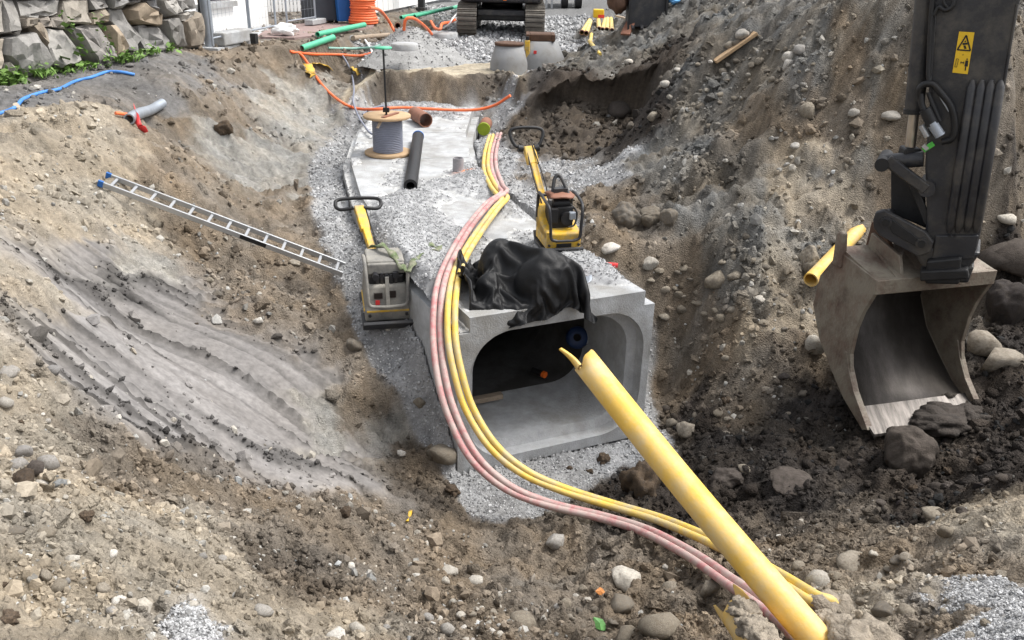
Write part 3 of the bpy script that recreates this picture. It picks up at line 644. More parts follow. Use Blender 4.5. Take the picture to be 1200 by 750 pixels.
grains('loose_gravel', gp, np.clip(.0095*np.exp(rr.normal(0, .35, len(k))), .006, .03), np.array([.37, .372, .374])*(.65+.7*rr.random((len(k), 1))), M_GRAIN, 25, .45)
def top(px, py, lift=0): return at(px, py, CUL_H+lift)

# manhole ring on the far end of the culvert
c0 = at(529, 112, 1.78)
mh = empty('manhole_ring', 'low pale concrete manhole ring on the far end of the culvert', 'manhole ring', c0)
MB().lathe((0, 0, 0), [(.56, 0), (.56, .22), (.535, .24), (.535, .36), (.53, .375), (.45, .375), (.44, .36), (.44, 0)], 48).build('ring', M_CONCL, mh)
def on_ring(m, a, z, w, h, r=.562):
    q = Vector((math.sin(a)*r, -math.cos(a)*r, z)); return m.box(q, (w, .006, h), Matrix.Rotation(a, 3, 'Z'))
m = MB(); ad = .12
for k in range(16):
    b_ = 2*math.pi*k/16; on_ring(m, ad+.085*math.cos(b_), .12+.05*math.sin(b_), .022, .022)
m.build('logo', M_REDP, mh)
m = MB()
for k, (dz, h) in enumerate(((0, .07), (-.01, .05), (0, .07), (-.01, .05), (.0, .08))): on_ring(m, ad+.19+.06*k, .12+dz, .02, h)
m.build('lettering', M_BLUE, mh)

# ------------------------------------------------------------------ stone retaining wall, block by block
wA, wB = at(0, 97, 2.93), at(236, 57, 2.93); wd = (wB-wA); wd[2] = 0; wL = np.linalg.norm(wd); wd /= wL; wn = np.array([wd[1], -wd[0], .0])
if wn @ (CAM-wA) < 0: wn = -wn
wn3 = np.array([wn[0], wn[1], .12]); wn3 /= np.linalg.norm(wn3)
def onplane(px, py, P0, n):
    d = ray(px, py); return CAM + d*(((P0-CAM) @ n)/(d @ n))
wall = empty('stone_wall', 'retaining wall of big grey and tan natural stone blocks above the left bank', 'wall', wA)
BL = """0,0 50,0 58,150 40,165 0,160|65,0 280,0 275,60 165,85 150,95 75,80|283,0 400,0 410,115 330,110 285,105|403,0 480,0 490,35 420,48|485,0 560,0 565,12 540,38 500,40|410,60 480,45 500,65 500,100 420,112|505,45 560,40 590,100 625,150 640,190 600,240 545,240 540,150 510,100|595,50 625,15 720,70 732,120 640,115 605,95|635,125 735,125 785,190 785,225 720,238 655,235|330,125 460,120 500,230 510,285 470,305 430,300 380,240|190,130 290,140 330,200 345,295 250,320 200,300 185,230|165,85 215,75 220,120 170,125|225,85 280,70 290,135 240,130|60,90 100,85 112,120 90,140 62,130|0,175 60,160 120,150 165,230 205,300 190,345 110,365 60,330 0,260|0,290 30,320 60,350 40,380 0,395|110,120 160,110 180,150 175,220 150,180|650,0 700,0 745,80 740,90 700,50|720,0 800,0 805,60 760,80|805,0 860,0 875,40 815,62|815,70 870,50 875,75 840,100 820,98|740,95 790,80 830,150 865,220 800,220|830,105 900,55 925,130 938,215 880,222 850,150|485,120 515,120 540,220 540,285 515,292|570,15 620,0 630,10 600,22
0,-10 60,-10 70,-190 0,-200|70,-10 250,-8 270,-150 150,-200 80,-180|260,-8 420,-8 430,-120 300,-170|430,-8 560,-8 570,-130 440,-140|575,-8 700,-8 690,-110 590,-120|710,-8 855,-8 840,-100 705,-105
-160,0 -10,0 -8,160 -120,190|-150,200 -10,180 -8,280 -60,400 -150,400|-170,-10 -8,-10 -8,-190 -160,-200""".replace('\n', '|').split('|')
rs = np.random.default_rng(3)
for s in BL:
    pp = [tuple(float(q)/3.99 for q in w.split(',')) for w in s.split()]
    Q = np.array([onplane(a, b, wA+wn*0, wn3) for a, b in pp]); cen = Q.mean(0)
    E = []
    for i in range(len(Q)):
        a, b = Q[i], Q[(i+1) % len(Q)]; L = np.linalg.norm(b-a); k = max(1, int(L/.14))
        E += [a+(b-a)*j/k for j in range(k)]
    E = np.array(E); n = len(E); tone = rs.random(); dep = rs.uniform(.0, .10)
    rings = [(.995, -.35), (.985, .0), (.955, .075), (.86, .105), (.45, .115)]
    v = []
    for (k, dd) in rings:
        q = cen+(E-cen)*k; rough = rs.normal(0, .022 if dd > 0 else .008, (n, 1)); tilt = .10*np.sin(q[:, :1]*3+q[:, 2:]*5+tone*9)
        v.append(q + wn3*(dd+dep) + wn3*(rough+(tilt if dd > .05 else 0)) + (rs.normal(0, .012, (n, 3)) if dd > -.1 else 0))
    v = np.vstack(v+[(cen+wn3*(.15+dep))[None]])-wA
    f = [(r*n+i, r*n+(i+1) % n, (r+1)*n+(i+1) % n, (r+1)*n+i) for r in range(4) for i in range(n)] + [(4*n+i, 4*n+(i+1) % n, 5*n) for i in range(n)]
    MB().add(v, f, True).build('stone', M_STONE, wall).modifiers.new('edges', 'EDGE_SPLIT').split_angle = rad(26)
m = MB(); a = wA-wd*1.6-wn*.22; b = wB-wd*.1-wn*.22
m.prism([a-wA+[0, 0, -.4], b-wA+[0, 0, -.4], b-wA+[0, 0, 2.0], a-wA+[0, 0, 2.3]], -wn*.7); m.build('earth_backing', mat('packed_earth', (.10, .085, .07), .95, 0, .3, 6, .5), wall)

# ------------------------------------------------------------------ yard behind: house, fences, bins, paving
def quad_strip(name, pts, z, matl, kind='structure', th=.06):
    c = MB(); q = [at(a, b, z) for a, b in pts]; c.prism(q, (0, 0, -th)); return tag(c.build(name, matl), kind=kind)
quad_strip('paving', [(300, 43), (318, 30), (372, 26), (442, 26), (436, 31), (395, 39), (345, 44)], 2.97, M_PAVE, th=.5)
quad_strip('pavement', [(205, 54), (232, 42), (318, 28), (306, 42), (300, 47), (255, 57)], 2.955, M_CONC, th=.4)
hA, hB = at(205, 46, 2.95), at(315, 27.5, 2.95); hd = hB-hA; hd[2] = 0; hl = np.linalg.norm(hd); hd /= hl; hn = np.array([-hd[1], hd[0], 0])
house = empty('white_house', 'white rendered house corner behind the mesh fence', 'house', hA)
Mh = Matrix((V(hd), V(hn), Vector((0, 0, 1)))).transposed()
MB().box(V(hd*hl/2+hn*2.5)+Vector((0, 0, 2.2)), (hl, 5, 4.6), Mh).build('wall', M_WHITE, house)
q = onplane(252, 6, hA, hn)-hA; MB().box(V(q-hn*.05), (1.6, .16, .12), Mh).build('window_sill', M_CONC, house)
MB().box(V(q-hn*-.02)+Vector((0, 0, .75)), (1.4, .1, 1.3), Mh).build('window', M_DARKBOX, house)
MB().box(V(hd*hl/2+hn*2.5)+Vector((0, 0, 4.62)), (hl+.5, 5.5, .2), Mh).build('roof', M_DARKBOX, house)
# white picket fence
pA, pB = at(316, 17, 2.98), at(368, 16, 2.98); pd = (pB-pA); pl = np.linalg.norm(pd); pd /= pl
pf = empty('picket_fence', 'white picket fence between the house and the dark container', 'fence', pA); pM = Matrix((V(pd), Vector((-pd[1], pd[0], 0)), Vector((0, 0, 1)))).transposed()
npk = 13
pm = None
for k in range(npk):
    if pm is None:
        o = MB().box((0, 0, .62), (.075, .03, 1.1), pM).build('picket', M_WHITE, pf); pm = o.data
    else: o = link('picket', pm, None, pf)
    o.location = V(pd*(pl*k/(npk-1)))
for z in (.2, .95): MB().box(V(pd*pl/2)+Vector((0, .035, z)), (pl+.1, .04, .09), pM).build('rail', M_WHITE, pf)
def upbox(name, label, cat, pxa, pxb, z, dep, h, matl, bevel=.03):
    a, b = at(*pxa, z), at(*pxb, z); d = b-a; d[2] = 0; l = np.linalg.norm(d); d /= l; n = np.array([-d[1], d[0], 0])
    t = empty(name, label, cat, a); Mx = Matrix((V(d), V(n), Vector((0, 0, 1)))).transposed(); return t, d, n, l, Mx
t, d, n, l, Mx = upbox('waste_container', 'dark navy waste container beside the tall blue bin', 'container', (369, 28), (399, 27), 2.97, 1, 1.2, M_DARKBOX)
MB().box(V(d*l/2+n*.45)+Vector((0, 0, .66)), (l-.02, .9, 1.2), Mx).build('body', M_DARKBOX, t, .03)
MB().box(V(d*l/2+n*.45)+Vector((0, 0, 1.31)), (l+.03, .98, .09), Mx).build('lid', M_DARKBOX, t, .03)
for k in (.12, .88): MB().cyl(V(d*l*k+n*.12)+Vector((0, 0, .07)), V(d*(l*k+.06)+n*.12)+Vector((0, 0, .07)), .07, 12).build('wheel', M_BLACK, t)
t, d, n, l, Mx = upbox('wheelie_bin', 'tall bright blue plastic bin left of the orange coil', 'bin', (399.5, 28), (416, 27.5), 2.97, 1, 1.2, M_BINB)
m = MB(); c = V(d*l/2+n*.3)
m.add([c+Mx @ Vector((sx*w, sy*w, z)) for (w, z) in ((.21, .05), (.26, 1.05)) for sx, sy in ((-1, -1), (1, -1), (1, 1), (-1, 1))], [(0, 1, 2, 3), (4, 5, 6, 7), (0, 1, 5, 4), (1, 2, 6, 5), (2, 3, 7, 6), (3, 0, 4, 7)]); m.build('body', M_BINB, t, .02)
MB().box(c+Vector((0, 0, 1.09)), (.58, .6, .07), Mx).build('lid', M_BINB, t, .02)
for k in (-1, 1): MB().cyl(c+Mx @ Vector((k*.2, .24, .09)), c+Mx @ Vector((k*.26, .24, .09)), .09, 12).build('wheel', M_BLACK, t)
# orange coil of conduit
c = at(426, 27.5, 2.98); t = empty('conduit_coil', 'upright stack of coiled bright orange conduit by the blue bin', 'conduit coil', c)
prof = [(.10, 0)]; 
for k in range(16):
    rr_ = .33 + (.05 if k < 3 else 0) + .012*math.sin(k*2.3); z = .03+k*.062
    prof += [(rr_-.02, z-.03), (rr_+.008, z-.012), (rr_+.008, z+.012), (rr_-.02, z+.03)]
prof += [(.10, 1.02)]
MB().lathe((0, 0, 0), prof, 28).build('coil', M_ORANGE, t)
MB().lathe((0, 0, 1.03), [(.08, 0), (.39, 0), (.39, .03), (.08, .03)], 28).build('flange', M_ORANGE, t)
# white board fence with a dark post
bA, bB = at(436, 18, 2.95), at(545, -5, 2.95); bd = bB-bA; bd[2] = 0; bl = np.linalg.norm(bd); bd /= bl; bM = Matrix((V(bd), Vector((-bd[1], bd[0], 0)), Vector((0, 0, 1)))).transposed()
bf = empty('board_fence', 'white vertical board fence running behind the cable trench', 'fence', bA); nb = int(bl/.24); bme = None
for k in range(nb):
    if bme is None: o = MB().box((0, 0, .95), (.228, .03, 1.8), bM).build('board', M_WHITE, bf); bme = o.data
    else: o = link('board', bme, None, bf)
    o.location = V(bd*(.24*k+.12)+np.array([-bd[1], bd[0], 0])*(.008*(k % 2)))
MB().box(V(bd*bl/2)+Vector((-bd[1]*.05, bd[0]*.05, .35)), (bl, .05, .1), bM).build('rail', M_WHITE, bf)
c = at(494, 12.5, 2.95); t = empty('lamp_post', 'dark square post standing in front of the white board fence', 'post', c)
MB().box((0, 0, 1.6), (.2, .2, 3.2), bM).build('shaft', M_STEEL_D, t, .02); MB().box((0, 0, .06), (.3, .3, .1), bM).build('foot', M_STEEL_D, t, .02)
# big galvanised post with brace at the end of the wall
c = at(247, 57.5, 2.9); t = empty('steel_post', 'thick galvanised steel post beside the end of the stone wall', 'post', c)
MB().tube([(0, 0, -.2), (-.02, 0, 2.6)], .105, 16).build('tube', M_GALV, t)
MB().beam((-.32, .35, .15), (-.05, .05, 1.6), .07, .05).build('brace', M_BLACK, t)
MB().box((-.22, .3, .9), (.07, .07, .1)).build('clamp', M_MYEL, t)
c = at(262, 52, 2.97); t = empty('concrete_footing', 'low grey concrete foot block beside the thick steel post', 'block', c)
MB().box((.1, .25, .13), (1.15, .35, .26), Mh).build('block', M_CONC, t, .03); MB().box((.62, .1, .12), (.12, .12, .2), Mh).build('peg', M_BLACK, t)
# mesh site fence panels
def fence_panel(pa, pb, label, h=2.0, foot=False):
    a, b = at(*pa, 2.98), at(*pb, 2.98); d = b-a; d[2] = 0; l = np.linalg.norm(d); d /= l
    t = empty('mesh_fence', label, 'fence', a, group='site fence panels')
    for s in (0, l):
        MB().tube([d*s+[0, 0, .03], d*s+[0, 0, h]], .024, 10).build('post', M_GALV, t)
    for z in (.18, h-.04): MB().tube([d*0+[0, 0, z], d*l+[0, 0, z]], .02, 8).build('rail', M_GALV, t)
    m = MB(); nn = int(l/.16)
    for k in range(1, nn): m.beam(d*(l*k/nn)+[0, 0, .18], d*(l*k/nn)+[0, 0, h-.04], .0032, .0032, (1, 0, 0))
    for k in range(1, 8): m.beam(d*0+[0, 0, .18+k*.22], d*l+[0, 0, .18+k*.22], .004, .004)
    tag(m.build('wire_mesh', M_GALV, t), kind='stuff')
    if foot:
        Mx = Matrix((V(d), Vector((-d[1], d[0], 0)), Vector((0, 0, 1)))).transposed(); MB().box(V(d*l)+Vector((0, 0, .07)), (.75, .24, .13), Mx).build('foot_block', M_CONC, t, .02)
fence_panel((250, 56), (293, 46), 'wire mesh fence panel beside the thick galvanised post')
fence_panel((294.5, 46), (324, 39.5), 'wire mesh fence panel before the white house corner')
fence_panel((337, 34), (370, 28.5), 'wire mesh fence panel in front of the picket fence with a concrete foot', foot=True)

# ------------------------------------------------------------------ manholes, mounds on the far roadway
M_CONE = mat('manhole_concrete', (.27, .275, .28), .85, 0, .2, 5, .35, 60, dirt=(.20, .195, .185), dirt_amt=.48, dscale=2.5)
def cone_manhole(px, py, label, z0, r0, r1, h, frame=None, group='concrete manholes on the gravel'):
    c = at(px, py, z0); t = empty('manhole', label, 'manhole', c, group=group)
    MB().lathe((0, 0, 0), [(r0, -.3), (r0, h*.35), (r1, h), (r1-.09, h), (r1-.09, -.3)], 36).build('cone', M_CONE, t)
    if frame == 'square':
        m = MB()
        for s in (-1, 1): m.box((s*.29, 0, h+.08), (.09, .67, .15)); m.box((0, s*.29, h+.08), (.49, .09, .148))
        m.build('iron_frame', M_RUST, t, .015); MB().box((0, 0, h+.145), (.485, .485, .03)).build('cover', M_RUST, t)
    else:
        MB().lathe((0, 0, h), [(r1-.02, 0), (r1+.02, 0), (r1+.02, .05), (r1-.05, .06), (r1-.10, .05), (0, .045)], 36).build('cover', M_RUST if frame else M_CONC, t)
    return t
cone_manhole(596, 84, 'pale concrete manhole cone with a flat rust brown lid', 2.38, .42, .31, .58, 'round')
t = cone_manhole(632, 78, 'concrete manhole cone with a square rusty iron frame on top', 2.38, .58, .40, .60, 'square')
MB().box((-.12, -.50, .38), (.07, .02, .07)).build('mark', M_REDP, t)
def mound(name, px, py, z, r, h, label=None):
    c = at(px, py, z); n1, n2 = 40, 24; a, q = np.meshgrid(np.linspace(0, 2*np.pi, n1), np.linspace(0, 1, n2), indexing='ij')
    rr_ = r*q*(1+.12*np.sin(a*3+1)); xx = np.cos(a)*rr_; yy_ = np.sin(a)*rr_; hh = h*np.clip(1-q*1.02, -.05, .86)+.05*fbm(xx*4, yy_*4, 91, 3)
    v = np.stack([xx+c[0], yy_+c[1], hh+c[2]], -1).reshape(-1, 3); ii = np.arange(n1*n2).reshape(n1, n2)
    f = np.stack([ii[:-1, :-1], ii[1:, :-1], ii[1:, 1:], ii[:-1, 1:]], -1).reshape(-1, 4)
    cl = np.array([.27, .27, .265])*(1+.4*fbm(v[:, 0]*12, v[:, 1]*12, 92, 3))[:, None]
    tag(link(name, np_mesh(name, v, f, True, cl), M_GRAIN), kind='stuff')
    r9 = np.random.default_rng(int(px)); p = v[r9.integers(0, len(v), 1500)]+r9.normal(0, .02, (1500, 3))*[1, 1, .2]
    grains('gravel', p, .016*np.exp(r9.normal(0, .4, 1500)), np.array([.29, .29, .29])*(.45+r9.random((1500, 1))), M_GRAIN, int(py), .45)
mound('gravel_heap', 480, 71, 2.42, 1.4, .85)
c = at(474, 50, 3.0); t = empty('manhole', 'flat grey manhole lid on top of the gravel heap', 'manhole', c, group='concrete manholes on the gravel')
MB().lathe((0, 0, -.15), [(.30, 0), (.30, .12), (.27, .14), (0, .145)], 30).build('lid', M_CONC, t)
c = at(517, 37.5, 2.65); t = empty('manhole', 'flat grey concrete manhole lid near the parked digger track', 'manhole', c, group='concrete manholes on the gravel')
MB().lathe((0, 0, -.15), [(.48, 0), (.48, .12), (.45, .15), (0, .155)], 30).build('lid', M_CONC, t)
# ------------------------------------------------------------------ ducts and the big pipe
M_CAKE = mat('caked_soil', (.25, .215, .17), .97, 0, .35, 14, 1.0, 50)
def duct(name, label, cat, P, r, matl, group=None, n=12, k=8, part=None):
    o = MB().tube(spline(P, k), r, n).build(name, matl); return tag(o, label, cat, group)
D0 = [(577,158,1.62),(571,178,1.72),(571,198,1.80),(579,218,1.86),(591,229,1.95)]
D1 = [(580,243,1.93),(552,281,1.90),(532,318,1.90),(523,352,1.88),(521,395,1.62),(527,440,1.33),(538,483,1.05),(562,528,.78),(598,560,.58),(640,580,.45),(690,596,.40),(740,613,.50),(800,640,.74),(850,670,1.05),(900,706,1.42),(950,748,1.75)]
REDA = [(584,157,1.62),(578,178,1.74),(578,198,1.82),(585,218,1.88),(589,226,1.98),(570,240,1.93),(545,271,1.90),(524,308,1.90),(513,342,1.88),(510,390,1.62),(515,440,1.33),(527,485,1.05),(552,535,.74),(590,570,.52),(636,590,.40),(700,606,.42),(752,622,.55),(806,650,.78),(852,682,1.10),(890,708,1.38),(930,742,1.66)]
YELA = [(576,159,1.62),(571,178,1.72),(570,198,1.80),(577,216,1.86),(586,228,1.92),(592,233,1.95),(580,247,1.92),(556,281,1.90),(539,312,1.90),(531,346,1.88),(530,395,1.62),(538,440,1.33),(551,480,1.05),(577,522,.78),(612,552,.58),(655,572,.45),(710,590,.40),(770,608,.52),(820,628,.74),(866,650,1.0),(905,672,1.25),(950,700,1.55),(1000,735,1.80)]
# the low stretch lies on or just above the ground
def onlay(P):
    out = []
    for a, b, z in P:
        q = at(a, b, z); s = float(surf(q[0], q[1]))
        if z < 1.5 or b > 690:
            g = GS(a, b)
            if (q[2] < s+.03): q = g+np.array([0, 0, .05])
        out.append(q)
    return out
def off(P, dx, dz): return [q+np.array([dx, .2*dx, dz]) for q in P]
ra, ya = onlay(REDA), onlay(YELA[:-1])
ya.append(ya[-1]+np.array([.10, -.07, -.03])); ya.append(ya[-1]+np.array([.08, -.06, -.40])); ra.append(ra[-1]+np.array([.15, -.15, -.3]))
DG = 'flexible ducts looping over the culvert'
duct('red_duct', 'faded red duct, outer left one of the red pair sweeping over the culvert mouth', 'duct', off(ra, -.02, 0), .032, M_RED, DG)
duct('red_duct', 'faded red duct running between the other red duct and the yellow ones', 'duct', off(ra, .05, .012), .032, M_RED, DG)
duct('yellow_duct', 'thin yellow duct beside the red pair, on their right', 'duct', off(ya, -.04, .0), .032, M_YEL, DG)
duct('yellow_duct', 'thin yellow duct farthest right of the four curving over the culvert mouth', 'duct', off(ya, .03, .012), .032, M_YEL, DG)
# big yellow pipe, snapped end over the culvert mouth, other end buried in the near bank
pa, pb = at(687, 425, 2.62), at(960, 752, 1.80)
pv = pb-pa; pL = np.linalg.norm(pv); pv /= pL
bp = empty('gas_pipe', 'thick yellow plastic pipe jutting from the near bank towards the culvert mouth', 'pipe', pa)
Rp = .088; side = np.cross(pv, [0, 0, 1]); side /= np.linalg.norm(side); upv = np.cross(side, pv)
m = MB(); n, K = 40, 26; v = []
for layer in (1.0, .88):
    for i in range(K):
        for j in range(n):
            a = 2*math.pi*j/n; jag = .03*math.sin(2*a+1)+.008*math.sin(5*a)
            s = (jag if i == 0 else 0) + pL*1.08*i/(K-1)
            v.append(pv*s + (side*math.cos(a)+upv*math.sin(a))*Rp*layer + np.array([0, 0, -.03*math.sin(math.pi*i/(K-1))]))
N = n*K
f = [(i*n+j, i*n+(j+1) % n, (i+1)*n+(j+1) % n, (i+1)*n+j) for i in range(K-1) for j in range(n)]
f += [(N+a, N+d, N+c, N+b) for a, b, c, d in f] + [(j, N+j, N+(j+1) % n, (j+1) % n) for j in range(n)]
m.add(v, f, True).build('tube', M_YELBIG, bp)
m = MB(); tg = []
for k in range(8):
    s = k/7; c = -pv*(.16*s-.03)+side*(Rp*.92+.05*s*s)+upv*(.02+.03*s); w = .026*(1-s*.75)
    tg += [c+upv*w, c-upv*w]
tg2 = [q+side*.02 for q in tg]
m.add(tg+tg2, [(2*k, 2*k+1, 2*k+3, 2*k+2) for k in range(7)]+[(16+2*k+1, 16+2*k, 16+2*k+2, 16+2*k+3) for k in range(7)]+[(2*k, 2*k+2, 16+2*k+2, 16+2*k) for k in range(7)]+[(2*k+3, 2*k+1, 16+2*k+1, 16+2*k+3) for k in range(7)], True)
m.build('torn_tongue', M_YELBIG, bp)
q = GS(870, 716); t = empty('broken_pipe', 'torn piece of yellow pipe caked with earth, low by the thick yellow pipe', 'pipe piece', q)
m = MB(); v = []; n, K = 14, 9; ax = at(898, 765, 1.85)-at(858, 706, 1.7); aL = np.linalg.norm(ax); ax /= aL; sx = np.cross(ax, [0, 0, 1]); sx /= np.linalg.norm(sx); ux = np.cross(sx, ax); RB = .10; st0 = at(862, 714, 1.72)-q
for layer in (1, .86):
    for i in range(K):
        for j in range(n):
            a = rad(-60+300*j/(n-1)); ja = .10*math.sin(a*2.2)+.05*math.sin(a*6) if i == 0 else 0
            v.append(st0+ax*(ja+aL*1.2*i/(K-1)) + (sx*math.cos(a)+ux*math.sin(a))*RB*layer)
N = n*K; f = [(i*n+j, i*n+j+1, (i+1)*n+j+1, (i+1)*n+j) for i in range(K-1) for j in range(n-1)]; f += [tuple(N+k for k in w[::-1]) for w in f]
f += [(j, N+j, N+j+1, j+1) for j in range(n-1)] + [(i*n, (i+1)*n, N+(i+1)*n, N+i*n) for i in range(K-1)] + [(i*n+n-1, N+i*n+n-1, N+(i+1)*n+n-1, (i+1)*n+n-1) for i in range(K-1)]
m.add(v, f, True).build('shell', M_YELBIG, t)
m = MB(); r5 = np.random.default_rng(4)
def lump(c, rx, seed, sub=3, amp=.25, sq=(1, 1, .7)):
    v, f = ico(sub); s = seed*3.7
    d = fbm(v[:, 0]*1.6+s, v[:, 1]*1.6+v[:, 2]*1.3, seed, 4)+.5*fbm(v[:, 2]*3+s, v[:, 0]*3-v[:, 1]*2, seed+9, 3)
    return (v*(1+amp*d)[:, None])*np.array(sq)*rx + np.asarray(c), f
for k in range(9):
    v, f = lump(st0+ax*(.14+.06*k)+ux*(.07+.02*math.sin(k*2))+sx*(.05*math.sin(k*3.1)+.02), .075, 40+k, 4, .7, (1, 1.1, .6)); m.add(v, f, True)
m.build('caked_earth', M_CAKE, t)
# earth heaped over the buried end of the big pipe
c = at(992, 742, 1.95); m = MB()
for k, (a, b, z, r) in enumerate(((986,742,1.84,.10),(1004,754,1.88,.14),(965,722,1.80,.05),(1030,756,1.86,.15),(974,734,1.82,.07),(1000,734,1.66,.08))):
    v, f = lump(at(a, b, z)-c, r, 60+k, 4, .5); m.add(v, f, True)
for k in range(3): v, f = lump(ya[-2]-c+np.array([.06*k-.02, -.03*k, -.01]), .14-.015*k, 75+k, 3, .6); m.add(v, f, True)
o = m.build('earth_clod', M_CAKE); o.location = V(c); tag(o, 'grey brown clod of earth caked over the buried end of the thick yellow pipe', 'clod')

# ------------------------------------------------------------------ black membrane heap
def front(px, py, lift=0): return at(px, py, CUL_H+lift)
